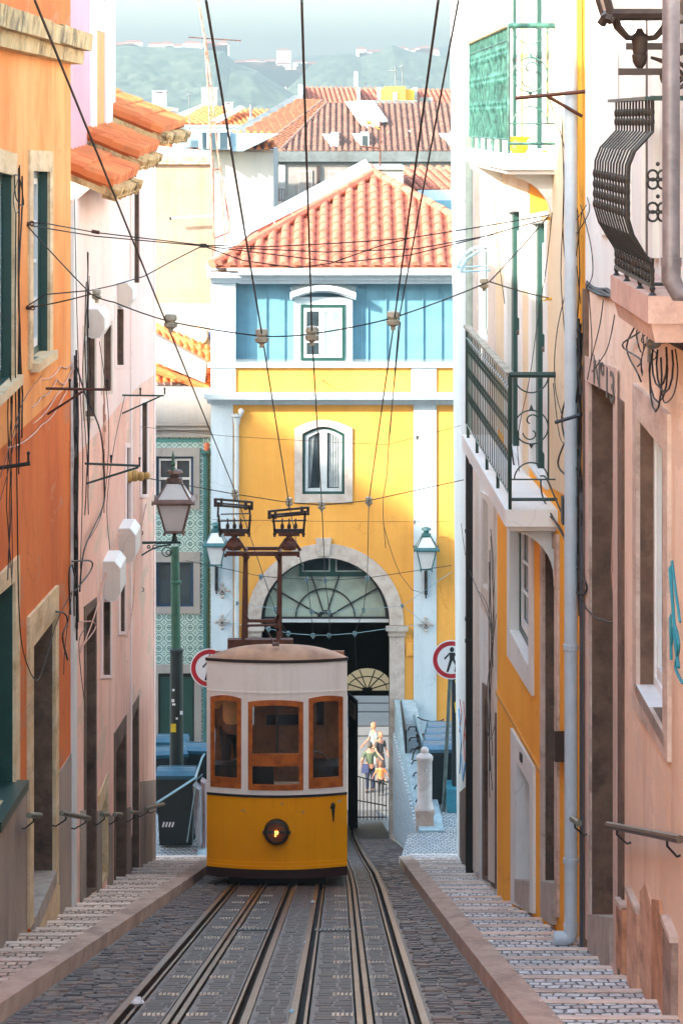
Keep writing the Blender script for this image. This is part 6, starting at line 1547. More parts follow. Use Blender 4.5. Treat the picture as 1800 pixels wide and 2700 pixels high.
# ------------------------------------------------------------------ overhead wires
def sagpts(pts, n=6, sag=.0):
    out = []
    for (a, b) in zip(pts, pts[1:]):
        A, B = P(*a), P(*b)
        for i in range(n): t = i/n; p = A.lerp(B, t); p.z -= sag*4*t*(1-t); out.append(p)
    out.append(P(*pts[-1])); return out
def wire(name, lab, lines, r=.007, mat=None, cat='cable', ins=(), insmat=None, group=None, sag=0., n=4):
    a = lines[0][0]; t = thing(name, lab, cat, P(*a), group)
    m = MB()
    for l in lines: m.tube(sagpts(l, n, sag), r, 5)
    m.build('wire', mat or M['cable'], t)
    for (px, py, D, s_) in ins:
        m = MB(); c = P(px, py, D); m.lathe(c, [(.02*s_,-.07*s_),(.055*s_,-.05*s_),(.06*s_,-.02*s_),(.035*s_,-.01*s_),(.055*s_,.01*s_),(.05*s_,.05*s_),(.02*s_,.06*s_)], 10); m.tube([c+Vector((0,0,-.10*s_)), c+Vector((0,0,-.06*s_))], .022*s_, 6)
        m.build('insulator', insmat or M['porcelain'], t)
    return t
G1 = 'contact wires above the tracks'
wire('contact_wire', 'contact wire from the top left corner down to the left collector', [[(92,0,14.3),(620,1297,41.2)],[(620,1297,41.2),(727,1615,56),(757,1671,59)]], .0075, group=G1)
wire('contact_wire', 'contact wire running down to the right current collector', [[(543,0,13.64),(690,880,24.4),(762,1330,41.2)],[(762,1330,41.2),(787,1460,50),(808,1528,55),(820,1612,58),(825,1675,59)]], .0075, group=G1)
wire('contact_wire', 'contact wire passing in front of the dormer window', [[(795,0,13.6),(822,878,24.4),(848,1332,41),(857,1530,55),(868,1614,58),(868,1685,59)]], .0075, group=G1)
wire('contact_wire', 'contact wire right of the dormer, ending loosely at the arch', [[(1155,0,13.6),(1040,838,24.3),(972,1320,41),(968,1525,55),(958,1608,58),(935,1670,59),(938,1760,59.6)]], .0075, group=G1)
wire('feeder_cable', 'frayed feeder cable with knots hanging in front of the yellow facade', [[(1208,0,13.8),(1052,838,24.6),(1028,1140,36),(1024,1160,37)],[(1055,850,24.6),(1040,1000,30),(1026,1142,36),(1020,1250,40),(1010,1310,44),(1009,1350,46),(1016,1445,50)],[(1010,1380,46),(1022,1425,48),(1040,1480,52),(1055,1515,54),(1085,1555,57),(1120,1566,59.9)]], .006)
G2 = 'span wires across the street'
wire('span_wire', 'nearest span wire carrying stone-coloured insulators across the dormer storey', [[(66,588,26.9),(240,775,25.6),(300,796,25.4),(450,848,25),(690,886,24.4),(822,880,24.3),(1035,838,24.3),(1290,742,26),(1445,570,27.8)],[(70,812,26.8),(240,775,25.6)],[(1290,742,26),(1445,785,27.6)]], .0065,
     ins=((255,775,25.6,.8),(450,845,25,1.1),(690,884,24.4,1.1),(822,878,24.3,1.1),(1036,838,24.3,1.1),(1275,746,26,.8)), group=G2, sag=.01)
wire('span_wire', 'span wire touching the collectors, from the pink wall to the white building', [[(395,1262,40),(620,1303,41.4),(762,1325,41.4),(848,1332,41.2),(972,1320,41.2),(1222,1265,43)]], .007, ins=((620,1300,41.4,1),(762,1322,41.4,1),(848,1332,41.2,1),(972,1320,41.2,1)), group=G2)
M['pins'] = simple('pale_blue_insulator', S(92,118,126), .4, var=.2)
wire('span_wire', 'span wire across the top of the arch with pale insulators', [[(490,1478,53),(690,1520,55),(808,1528,55),(857,1530,55),(968,1524,55),(1190,1491,55)]], .007, ins=((687,1520,55,.8),(808,1528,55,.8),(857,1530,55,.8),(968,1524,55,.8)), insmat=M['pins'], group=G2)
wire('span_wire', 'span wire across the fanlight with pale insulators', [[(587,1556,59.8),(625,1590,58),(728,1605,58),(820,1612,58),(868,1614,58),(958,1608,58),(1062,1597,58),(1190,1508,58)],[(1062,1597,58),(1120,1645,59.9)],[(625,1590,58),(587,1640,59.9)]], .006, M['cable_blue'], ins=((625,1590,58,.6),(726,1605,58,.9),(820,1612,58,.75),(868,1614,58,.75),(958,1608,58,.75),(1060,1597,58,.6)), insmat=M['pins'], group=G2)
wire('span_wire', 'lowest span wire with pale insulators under the fanlight', [[(590,1640,59.9),(710,1658,59),(760,1670,59),(825,1675,59),(867,1675,59),(935,1670,59),(1005,1660,59),(1120,1645,59.9)]], .007, M['cable_blue'], ins=((708,1658,59,.8),(760,1670,59,.8),(825,1675,59,.8),(867,1675,59,.8),(935,1670,59,.8)), insmat=M['pins'], group=G2)
wire('phone_wire', 'thin wire crossing the facade at window height', [[(370,1125,42),(600,1150,45),(860,1165,46),(1020,1172,45),(1100,1152,44),(1215,1122,43)]], .004, M['rust'], ins=((1100,1153,44,.5),), sag=.0)
wire('phone_wire', 'thin level wire above the stone arch', [[(560,1370,50),(880,1375,50),(1190,1376,50)]], .004, M['rust'], ins=((1092,1376,50,.5),))
wire('cable_bundle', 'black twisted cables slung high across the street over the red roof', [[(66,586,26.9),(120,588,27),(250,612,28),(536,646,29),(700,650,29),(900,640,29),(1078,627,28.5),(1250,600,28),(1448,566,27.8)],
     [(66,592,26.9),(250,622,28),(536,648,29),(700,668,29),(900,692,29),(1080,672,28.6),(1250,630,28),(1450,574,27.8)],[(536,648,29),(640,686,29),(780,706,29),(870,694,29),(1000,648,28.8),(1078,628,28.5)],
     [(536,646,29),(450,690,28.5),(380,728,28),(300,752,27.4),(240,765,27),(120,776,26.8),(70,808,26.8)],[(600,652,29),(860,664,29),(1100,655,28.6),(1300,618,28)]], .0065, ins=(), n=4)
m = MB(); c = P(536, 647, 28.95); m.cbox(c, .07, .05, .045); t = thing('cable_junction', 'dark clamp where the high cables branch in front of the cream wall', 'clamp', c); m.build('clamp', M['black_iron'], t)
m = MB(); c = P(252, 611, 27.9); m.tube([c+Vector((-.04,0,.008)), c+Vector((.04,0,-.006))], .019, 8); t = thing('cable_junction', 'brown sleeve joint on the high cables in front of the pink wall', 'clamp', c); m.build('sleeve', M['rust'], t)
def hook(px, py, D, lab, mat='rust'):
    c = P(px, py, D); t = thing('wall_hook', lab, 'hook', c, 'cable hooks on the house walls'); m = MB(); s_ = -1 if px < 900 else 1
    m.tube([c+Vector((s_*.06,0,0)), c+Vector((-s_*.05,0,-.004))], .018, 6); m.torus(c+Vector((-s_*.06,0,0)), .02, .008, 'y', 10); m.build('hook', M[mat], t)
hook(68, 588, 26.9, 'upper rusty cable hook beside the shuttered window on the orange wall'); hook(70, 811, 26.8, 'lower rusty cable hook on the orange wall')
M['yel'] = simple('yellow_paint_iron', S(220,170,60), .6)
hook(1450, 575, 27.8, 'yellow cable hook between the french windows of the amber building', 'yel'); hook(1450, 787, 27.7, 'small yellow hook lower on the amber building', 'yel')
c = P(368, 1256, 40); t = thing('wall_insulator', 'yellow knobbly insulator on the pink wall left of the lantern', 'insulator', c); m = MB()
for i in range(4): m.sphere(c+Vector((-.16+.09*i, 0, .01*(i % 2))), .085-.012*i, 8, 1.2)
m.build('insulator_body', simple('ochre_porcelain', S(206,160,90), .5, var=.2), t)

# vertical cable bundles on the walls
def bundle(name, lab, pl, px, y0, y1, w_, n, r, mat, off=.04, seed=1, extra=()):
    rn = random.Random(seed); c = pl.px(px, y1, off); t = thing(name, lab, 'cable bundle', c); m = MB()
    for k in range(n):
        x0 = px + rn.uniform(-w_, w_); ya, yb = y0 + rn.uniform(-50, 60), y1 + rn.uniform(-60, 60); pts = []
        ph = rn.uniform(0, 6); st = 12
        for i in range(st+1):
            f = i/st; x = px + (x0-px)*(.5+.5*math.sin(ph+f*7)) + rn.uniform(-1.2, 1.2); pts.append(pl.px(x, lerp(ya, yb, f), off + rn.uniform(-.01, .02)))
        m.tube(pts, r*rn.uniform(.7, 1.2), 5)
    for l in extra: m.tube([pl.px(x, y, off+.02) for x, y in smooth2(l)], r*.8, 5)
    m.build('cables', mat, t); return t
def smooth2(l, n=5):
    out = []; 
    for i in range(len(l)-1):
        p0 = l[max(i-1,0)]; p1 = l[i]; p2 = l[i+1]; p3 = l[min(i+2,len(l)-1)]
        for k in range(n):
            t = k/n; out.append(tuple(.5*((2*p1[j]) + (-p0[j]+p2[j])*t + (2*p0[j]-5*p1[j]+4*p2[j]-p3[j])*t*t + (-p0[j]+3*p1[j]-3*p2[j]+p3[j])*t**3) for j in range(2)))
    out.append(l[-1]); return out
bundle('cable_bundle', 'thick black cable bundle running down the corner beside the drainpipe on the right', RA, 1524, 860, 1570, 9, 13, .012, M['cable'], .05, 3,
   extra=([(1425,1255),(1440,1262),(1470,1330),(1500,1400),(1516,1500)],[(1340,1080),(1360,1250),(1420,1330),(1480,1400),(1510,1520)],[(1505,1130),(1470,1220),(1500,1260)],[(1520,1500),(1545,1540),(1540,1565),(1510,1560)],[(1510,1000),(1480,1100),(1500,1200)],[(1425,1265),(1430,1310),(1460,1370),(1500,1440)]))
bundle('cable_bundle', 'loose black cables dropping along the amber wall edge high on the right', RA, 1505, -40, 900, 22, 7, .006, M['cable'], .05, 5,
   extra=([(1440,240),(1490,400),(1510,600),(1530,800)],[(1548,520),(1552,560),(1515,620),(1508,600),(1545,540)],[(1455,560),(1440,700),(1415,860),(1395,1000),(1365,1150),(1370,1260)]))
bundle('cable_bundle', 'black vertical cables beside the white corner strip of the pink building', PL, 202, 960, 1630, 9, 9, .013, M['cable'], .05, 8,
   extra=([(198,950),(225,1040),(265,1140),(275,1270),(270,1340),(222,1450),(210,1560)],[(190,1480),(240,1480),(236,1510),(196,1560)],[(205,1560),(190,1490),(182,1520),(186,1620)],[(148,1613),(170,1618),(178,1640),(165,1680),(178,1740)]))
bundle('cable_bundle', 'three black cables running down the orange wall by the window', PL, 50, 430, 1200, 10, 3, .008, M['cable'], .04, 11,
   extra=([(40,460),(52,470),(62,540),(42,520),(38,460)],[(42,560),(40,900),(45,1300),(50,1600),(62,1720),(95,1795),(120,1740),(150,1640),(190,1560)]))
bundle('painted_cables', 'painted-over pink cables curling down the pink wall', PL, 275, 1040, 1330, 5, 3, .011, M['cable_pink'], .02, 13, extra=([(318,1400),(285,1490),(262,1580),(240,1650),(212,1720)],[(385,1330),(362,1450),(350,1600),(335,1680)],[(205,1640),(245,1640),(250,1660),(220,1700)]))
wire('drooping_cable', 'pale cables sagging in loops across the orange wall to the corner', [[(0,1110,24.9),(60,1040,27),(110,1000,28.2),(160,965,30),(195,950,31.5)],[(0,1190,24.9),(80,1120,27.3),(150,1040,29.5),(195,955,31.5)],[(20,1180,25),(110,1120,28),(165,1050,30),(200,960,31.6)],[(70,1070,27),(110,1045,28),(150,1000,29.5),(180,1000,30.8),(198,955,31.5)]], .008, M['cable_pink'], sag=.05, n=5)
wire('drooping_cable', 'slack black clump of cable over the peach building under the bow balcony', [[(1546,748,24.9),(1600,762,22.8),(1660,800,20.8),(1720,850,19),(1800,905,17.2)],[(1546,756,24.9),(1605,772,22.8),(1665,806,20.8),(1722,862,19),(1800,895,17.2)],[(1548,742,24.9),(1590,770,23),(1650,785,21),(1730,858,19),(1800,912,17.2)],[(1560,765,24),(1620,778,22),(1690,838,20),(1800,918,17.2)]], .016, M['cable'], sag=.02, n=5)
t = thing('cable_loops', 'coiled black cable loops hanging under a small lamp on the peach wall', 'cable loops', RC.px(1735, 1000, .08)); m = MB()
for k, (x, y, rx, ry) in enumerate(((1735,975,24,85),(1738,950,20,70),(1728,990,16,95),(1752,960,22,75))): m.tube([RC.px(x+rx*math.sin(a*.524), y+ry*math.cos(a*.524), .07+.01*k) for a in range(-4, 5)] , .007, 5)
m.build('cables', M['cable'], t); m = MB(); c = RC.px(1722, 905, .10); m.sphere(c, .055, 8, .7); m.tube([c, c+Vector((.12,0,.03))], .02, 6); m.tube([c+Vector((-.03,0,-.02)), c+Vector((-.03,0,-.13))], .012, 5); m.build('lamp_fitting', simple('grey_fitting', S(120,124,128), .4, .2), t)

# wall arms (clothes-line brackets)
def arm(lab, a, b, brace=None, r=.014, mat=None, posts=()):
    t = thing('clothesline_bracket', lab, 'wall bracket', P(*a), 'iron arms projecting from the house walls'); m = MB(); m.tube([P(*a), P(*b)], r, 4)
    if brace: m.tube([P(*brace[0]), P(*brace[1])], r*.9, 4)
    m.build('arm', mat or M['rust'], t)
    for p_ in posts: m = MB(); c = P(*p_); m.tube([c, c+Vector((0,0,.07))], .012, 6); m.sphere(c+Vector((0,0,.08)), .018, 6); m.build('insulator_peg', M['black_iron'], t)
arm('rusty iron arm at the corner of the orange building, cables knotted over it', (118,1024,28.6), (288,1027,28.6), ((218,1032,28.6),(125,1092,28.6)), posts=((184,1022,28.6),(284,1024,28.6)))
arm('thin green arm with a brace on the pink wall, uppermost of the pink wall', (322,1042,38.6), (432,1043,38.6), ((322,1090,38.6),(422,1045,38.6)), .012, M['bal_green'], ((370,1040,38.6),(434,1040,38.6)))
arm('dark double arm with a brace halfway up the pink wall', (222,1222,33), (370,1228,33), ((228,1275,33),(365,1232,33)), .014, M['bal_green'], ((293,1220,33),(368,1226,33)))
arm('short black arm at the left edge on the orange wall', (-20,1236,24.6), (80,1222,24.6), None, .018, M['black_iron'], ((75,1218,24.6),))
arm('rusty green arm with brace high on the right, over the upper balcony', (1545,240,25.2), (1358,258,25.2), ((1442,252,25.2),(1535,306,25.2)), .018, M['rust'])
arm('short dark arm sticking out beside the black cable bundle', (1548,1088,25.1), (1462,1114,25.1), None, .016, M['black_iron'])

# white boxes on the pink wall
def wbox(px, py0, py1, D, w_, dep, lab):
    c = P(px, py1, D); x0 = -3.1; z0, z1 = fz(py1, D), fz(py0, D); t = thing('wall_box', lab, 'box', (x0, D, z0), 'white boxes on the pink wall'); m = MB(); ch = w_*.42
    pr = [(x0, z0+ch*.4), (x0+w_*.35, z0), (x0+w_*.75, z0), (x0+w_, z0+ch), (x0+w_, z1-ch), (x0+w_-ch*.8, z1), (x0, z1)]
    m.prism([(x, D, z) for x, z in pr], (0, dep, 0)); m.build('casing', M['white_paint'], t)
    m = MB(); m.prism([(x0+.01+(x-x0)*.93, D-.006, z0+(z-z0)*.96+.01) for x, z in pr], (0, .005, 0)); m.build('front_plate', M['offwhite'], t)
wbox(312, 1393, 1485, 38.0, .24, .9, 'white box with cut corners, higher one beside the lantern bracket')
wbox(272, 1480, 1585, 35.5, .23, .9, 'white box with cut corners, lower one above the narrow dark window')
wbox(222, 815, 892, 33.0, .24, .8, 'white box high on the pink wall, close to the orange corner')
wbox(308, 745, 810, 37.7, .22, .8, 'small white box high on the pink wall, below the tiled eaves')

# handrails
def handrail(lab, segs, xw, mat, br=1):
    t = thing('handrail', lab, 'handrail', P(*segs[0]), 'short iron handrails along the stepped pavements'); m = MB(); m.tube([P(*s_) for s_ in segs], .028, 8); m.build('rail', mat, t)
    for f in ((.15, .85) if br > 1 else (.4,)):
        m = MB(); p = P(*segs[0]).lerp(P(*segs[-1]), f); m.tube([p, p+Vector((0,0,-.06)), Vector((lerp(p.x, xw, .7), p.y, p.z-.13)), Vector((xw, p.y, p.z-.12))], .009, 5); m.build('rail_bracket', M['black_iron'], t)
HM = simple('grey_green_tube', S(110,108,90), .4, .4, .15)
handrail('handrail stub at the left edge by the grey dado', [(-30,2166,24.5),(17,2158,24.9)], -3.1, HM)
handrail('short handrail in front of the orange building doorway', [(76,2150,26.0),(106,2151,27.0)], -3.1, HM)
handrail('long handrail crossing from the orange to the pink building', [(162,2145,28.8),(235,2158,31.6)], -3.1, HM, 2)
handrail('handrail stub left of the dark green door', [(268,2148,33.8),(286,2148,34.8)], -3.1, HM)
handrail('handrail stub between the two lower pink doorways', [(302,2148,35.8),(320,2148,36.8)], -3.1, HM)
handrail('handrail stub before the last doorway of the pink wall', [(348,2143,38.6),(366,2144,39.9)], -3.1, HM)
handrail('green handrail past the last pink doorway, towards the bins', [(383,2133,41.),(431,2121,44.)], -3.1, HM, 2)
handrail('brown handrail on the peach wall at the right edge', [(1602,2176,21.6),(1662,2188,20.),(1793,2214,17.2)], 2.22, simple('brown_tube', S(96,74,60), .4, .4, .15), 2)
handrail('short dark handrail in front of the white drainpipe', [(1508,2160,24.9),(1526,2172,23.8)], 2.2, HM)
handrail('teal handrail stub at the foot of the white building', [(1205,2118,47.5),(1232,2118,46.),(1264,2150,38.6)], 1.95, M['teal_iron'])

# drainpipes
def pipe(lab, segs, r, mat, brs=(), elbow=None, mat2=None):
    t = thing('drainpipe', lab, 'drainpipe', segs[-1]); m = MB(); m.tube(segs, r, 14); m.build('pipe', mat, t, smooth=True)
    for b in brs: m = MB(); m.lathe(b, [(r*1.0,-.025),(r*1.18,-.025),(r*1.18,.025),(r*1.0,.025)], 14); m.build('collar', mat2 or mat, t)
    if elbow: m = MB(); m.tube(elbow, r*1.12, 14); m.build('elbow', mat, t, smooth=True)
    return t
x_, d_ = 2.125, 25.3
zb_ = -(2470-320)*25.3/7200
pw_ = simple('pale_pvc_pipe', S(190,204,214), .35, var=.05)
pipe('pale PVC drainpipe with an elbow foot beside the black cables', [Vector((x_,d_,3)), Vector((x_,d_,zb_+.1))], .062, pw_, [Vector((x_,d_,fz(1706,d_))), Vector((x_,d_,fz(2270,d_)))], [Vector((x_,d_,zb_+.12)), Vector((x_,d_,zb_+.03)), Vector((x_-.015,d_,zb_-.005)), Vector((x_-.06,d_,zb_-.02)), Vector((x_-.16,d_,zb_-.02))])
pipe('slim dark grey pipe running down right behind the PVC drainpipe', [Vector((2.205,25.0,fz(1300,25))), Vector((2.205,25.0,fz(2500,25)))], .028, simple('dark_grey_pipe', S(70,74,82), .5))
pipe('black iron drainpipe covered with stickers beside the white wall', [Vector((1.87,39.9,fz(1150,39.9))), Vector((1.87,39.9,fz(2305,39.9)))], .06, M['black_iron'], [Vector((1.87,39.9,fz(y,39.9))) for y in (1400, 1632, 1690)])
pipe('pale green upper drainpipe, above the black one', [Vector((1.87,39.9,3)), Vector((1.87,39.9,fz(1150,39.9)+.003))], .06, simple('pale_green_pipe', S(176,190,176), .5), [Vector((1.87,39.9,fz(y,39.9))) for y in (280, 530)])
pipe('large grey iron downpipe at the upper right corner', [Vector((1.93,16.0,2)), Vector((1.93,16.0,fz(690,16)))], .052, simple('grey_iron_pipe', S(120,116,124), .45, .2, .2), [Vector((1.93,16,fz(690,16)))], [Vector((1.93,16.0,fz(690,16))), Vector((1.93,16.0,fz(735,16))), Vector((1.97,16.0,fz(770,16))), Vector((2.1,16.0,fz(770,16)))])
t = thing('junction_box', 'black junction box on the pale drainpipe', 'junction box', P(1492, 1380, 25.6)); m = MB(); c = P(1492, 1345, 25.5); m.cbox(c, .085, .2, .25); m.build('box', M['black_iron'], t)

# bow-fronted balcony, top right
bundle('cable_bundle', 'tangled thin black cables looping across the amber wall below the lower balcony', RA, 1512, 560, 1100, 26, 6, .006, M['cable'], .06, 21,
   extra=([(1290,330),(1302,480),(1310,640),(1330,800)],[(1458,1010),(1475,1150),(1500,1180),(1520,1240)],[(1512,700),(1470,860),(1462,1010),(1490,1120),(1512,1150)],[(1480,300),(1486,520),(1478,720),(1490,900)],[(1530,540),(1556,640),(1562,720),(1545,760)]))
bundle('cable_bundle', 'thin wires criss-crossing the pale wall beside the black drainpipe', RB, 1290, 1430, 2050, 12, 4, .006, M['cable'], .05, 22,
   extra=([(1215,1380),(1230,1480),(1260,1560),(1290,1640),(1300,1760)],[(1262,1560),(1285,1600),(1300,1700)],[(1308,1620),(1290,1760),(1280,1860),(1290,1950),(1308,1900)]))
wire('drooping_cable', 'black cable drooping from the bundle across the doorway of the peach building', [[(1532,1580,25),(1556,1616,24.2),(1590,1634,23.3),(1622,1636,22.5)]], .008, M['cable'], sag=.02)
wire('drooping_cable', 'pale cable hanging down beside the peach doorway', [[(1546,965,24.9),(1600,985,23.3),(1625,1000,22.4),(1618,1300,22.5),(1612,1500,22.6),(1622,1636,22.5)]], .006, M['cable_pink'], sag=.01)
bundle('cable_bundle', 'thin black wires looping over the pink wall below the upper arm', PL, 232, 700, 1300, 14, 5, .006, M['cable'], .05, 31,
   extra=([(262,900),(285,1080),(283,1240),(266,1360),(236,1420)],[(330,1040),(300,1180),(282,1330),(290,1450)],[(196,520),(205,900),(218,1200),(212,1500)],[(226,1880),(208,1700),(232,1650)],[(190,1560),(172,1700),(168,1780)]))
bundle('cable_bundle', 'thin wires pinned along the orange wall above the lower doorway', PL, 30, 1000, 1500, 16, 4, .005, M['cable'], .04, 33,
   extra=([(0,1320),(22,1240),(40,1150),(52,1090)],[(0,1260),(30,1160),(60,1060),(110,990)],[(48,470),(35,520),(42,560),(52,540),(48,470)]))
bundle('cable_bundle', 'loose wires hanging from the cable clump on the peach wall', RC, 1690, 820, 960, 60, 6, .006, M['cable'], .05, 35,
   extra=([(1552,770),(1560,900),(1556,960)],[(1590,790),(1580,860),(1560,940),(1548,1000)],[(1620,830),(1600,920),(1560,980)],[(1780,920),(1786,980),(1775,1040),(1750,1060),(1742,1000)]))
bt = thing('bow_balcony', 'bulging black iron balcony on a stone slab at the upper right', 'balcony', (2.2, 16.75, -1.07))
m = MB(); m.hexa([(1.88,16.75,-1.24),(2.25,16.75,-1.24),(2.25,19.1,-1.24),(1.88,19.1,-1.24)], [(1.88,16.75,-1.07),(2.25,16.75,-1.07),(2.25,19.1,-1.07),(1.88,19.1,-1.07)]); m.hexa([(1.93,16.8,-1.36),(2.25,16.8,-1.36),(2.25,19.05,-1.36),(1.93,19.05,-1.36)], [(1.90,16.78,-1.24),(2.25,16.78,-1.24),(2.25,19.08,-1.24),(1.90,19.08,-1.24)]); m.build('slab', stone('pinkish_stone', S(206,176,164), S(186,156,146), (.12,.09,.08,1), .4, 4), bt)
prof = [(.0,.135),(.0,-.02),(-.0,-.06),(-.045,-.11),(-.11,-.18),(-.145,-.27),(-.15,-.38),(-.15,-.60),(-.12,-.70),(-.06,-.80),(-.01,-.88),(.0,-.93),(.0,-1.02)]
NB = 13
for i in range(NB):
    y = lerp(16.8, 19.02, i/(NB-1)); xb = 1.912
    m = MB(); m.tube([(xb+dx, y, z) for dx, z in prof], .0075 if i else .013, 6)
    for z, dx in ((.06,0),(-.0,0),(-.36,-.15),(-.43,-.15),(-.50,-.15),(-.57,-.15),(-.92,0),(-.97,0)): m.lathe((xb+dx, y, z), [(.007,-.03),(.015,-.01),(.015,.01),(.007,.03)], 6)
    m.build('baluster', M['black_iron'], bt)
m = MB(); m.box(1.86, 1.98, 16.74, 19.1, .135, .155); m.box(1.9, 2.25, 16.76, 16.84, .13, .16); m.build('handrail', M['bal_green'], bt)
m = MB(); m.box(1.90, 1.925, 16.8, 19.05, -1.025, -1.0)
for y in (16.8, 17.5, 18.3, 19.0): m.lathe((1.912, y, -1.07), [(.03,0),(.012,.02),(.02,.045),(.012,.06)], 8)
m.build('bottom_rail', M['black_iron'], bt)
m = MB(); m.tube([(2.02,16.8,.14), (2.02,16.8,-1.04)], .011, 6); m.tube([(1.912,16.8,-1.0), (2.2,16.8,-1.0)], .012, 6)
for zc in (-.36, -.56):
    for a, b in ((.035,.05),(-.035,.05),(.035,-.035),(-.035,-.035)): m.torus((1.945+a*.9, 16.8, zc+b*.6), .032, .0085, 'y', 12)
    m.sphere((1.945, 16.8, zc+.1), .014, 6)
m.build('side_ornament', M['black_iron'], bt)

# wall-mounted street lamp, top right corner
lt = thing('street_lamp', 'black wrought-iron bracket lamp cut by the top right corner', 'street lamp', P(1800, 160, 17.2))
Dl = 17.2; L = lambda px, py, dy=0.: Vector((fx(px, Dl), Dl+dy, fz(py, Dl)))
sub_ = bpy.data.objects.new('lantern', None); COL.objects.link(sub_); sub_.parent = lt; sub_.location = L(1690, 38) - lt.location
lantern_head(sub_, M['dark_iron'], M['frost'], (0,0,0), .78, .62)
m = MB()
for s_ in (-1, 1):
    for dy in (-.13, .13): m.tube([L(1690+s_*72, 36, dy), L(1690+s_*62, 70, dy*.8), L(1690+s_*36, 98, dy*.4), L(1690+s_*10, 100)], .017, 6)
m.lathe(L(1686, 182), [(.01,0),(.03,.02),(.045,.05),(.05,.09),(.042,.10),(.05,.13),(.052,.19),(.06,.21),(.03,.23),(.015,.26)], 14); m.build('lamp_holder', M['dark_iron'], lt, smooth=True)
m = MB(); m.box(fx(1650,Dl), 2.25, Dl-.02, Dl+.02, fz(130,Dl), fz(112,Dl)); m.box(fx(1630,Dl), fx(1745,Dl), Dl-.025, Dl+.025, fz(197,Dl), fz(179,Dl))
m.torus(L(1778, 198), .082, .015, 'y', 26, m=6, a0=-100, a1=230); m.torus(L(1782, 200), .040, .013, 'y', 18, a0=-200, a1=120); m.tube([L(1715,150), L(1745,160), L(1770,150), L(1800,135), L(1830,140)], [.01,.018,.022,.02,.02], 6); m.sphere(L(1788,205), .02, 8)
m.build('bracket_arm', M['dark_iron'], lt)

# lamp post and lantern on the left
lp = thing('lantern_bracket', 'green bracket lantern with faded bronze hood, standing above the green post', 'lantern', P(370, 1430, 42.4))
Dq = 42.4; L = lambda px, py, dy=0.: Vector((fx(px, Dq), Dq+dy, fz(py, Dq)))
sub_ = bpy.data.objects.new('lantern', None); COL.objects.link(sub_); sub_.parent = lp; sub_.location = L(460, 1400) - lp.location
lantern_head(sub_, M['rosy_metal'], M['frost'], (0,0,0), .50, .45)
m = MB(); m.lathe(L(456, 1250), [(.05,0),(.035,.05),(.055,.07),(.02,.12),(.045,.16),(.02,.2),(.025,.26),(.004,.36)], 10); m.build('finial', M['green_pole'], lp, smooth=True)
m = MB(); m.tube([L(375,1431), L(476,1430)], .022, 6); m.tube([L(372,1465), L(400,1448), L(425,1440), L(450,1436)], .014, 6)
m.torus(L(440, 1455), .075, .010, 'y', 20); m.torus(L(444, 1457), .035, .010, 'y', 14); m.torus(L(408,1442), .03, .009, 'y', 12); m.torus(L(392,1442), .022, .009, 'y', 12); m.tube([L(368,1400), L(371,1560)], .012, 5); m.torus(L(372,1405), .03, .008, 'y', 12); m.torus(L(374,1555), .03, .008, 'y', 12, a0=-90, a1=150)
m.lathe(L(460, 1432), [(.02,0),(.05,.04),(.03,.12),(.06,.17)], 10); m.build('bracket_arm', M['bal_green'], lp)
D_ = 49.3; pp = thing('lamp_post', 'tall green iron post, darker and stickered at its foot, behind the wheeled bins', 'post', (fx(466,D_), D_, ZC))
m = MB(); x = fx(464, D_); m.tube([(x,D_,fz(1712,D_)), (x-.02,D_,fz(1440,D_))], [.088,.076], 16); m.lathe((x,D_,fz(1540,D_)), [(.085,0),(.10,.02),(.10,.05),(.06,.08)], 14); m.build('shaft', M['green_pole'], pp, smooth=True)
m = MB(); m.tube([(x+.01,D_,ZC), (x+.01,D_,fz(1712,D_))], [.13,.115], 16); m.lathe((x+.01,D_,fz(1722,D_)), [(.11,0),(.125,.02),(.125,.06),(.09,.09)], 14); ft = m.build('foot', simple('black_green_paint', S(24,38,38), .5, var=.2), pp, smooth=True)
m = MB(); 
for px, py, w_, h_ in ((457,1920,14,22),): m.cbox(P(px, py, D_-.13), w_*D_/7200, .004, h_*D_/7200)
m.build('sticker', simple('yellow_sticker', S(226,200,40), .5), ft)
m = MB()
for px, py, w_, h_ in ((457,1820,6,6),(456,1848,7,8),(478,1880,7,10),(458,1858,8,5),(466,1895,5,5)): m.cbox(P(px, py, D_-.13), w_*D_/7200, .004, h_*D_/7200)
m.build('torn_sticker', M['white_paint'], ft)

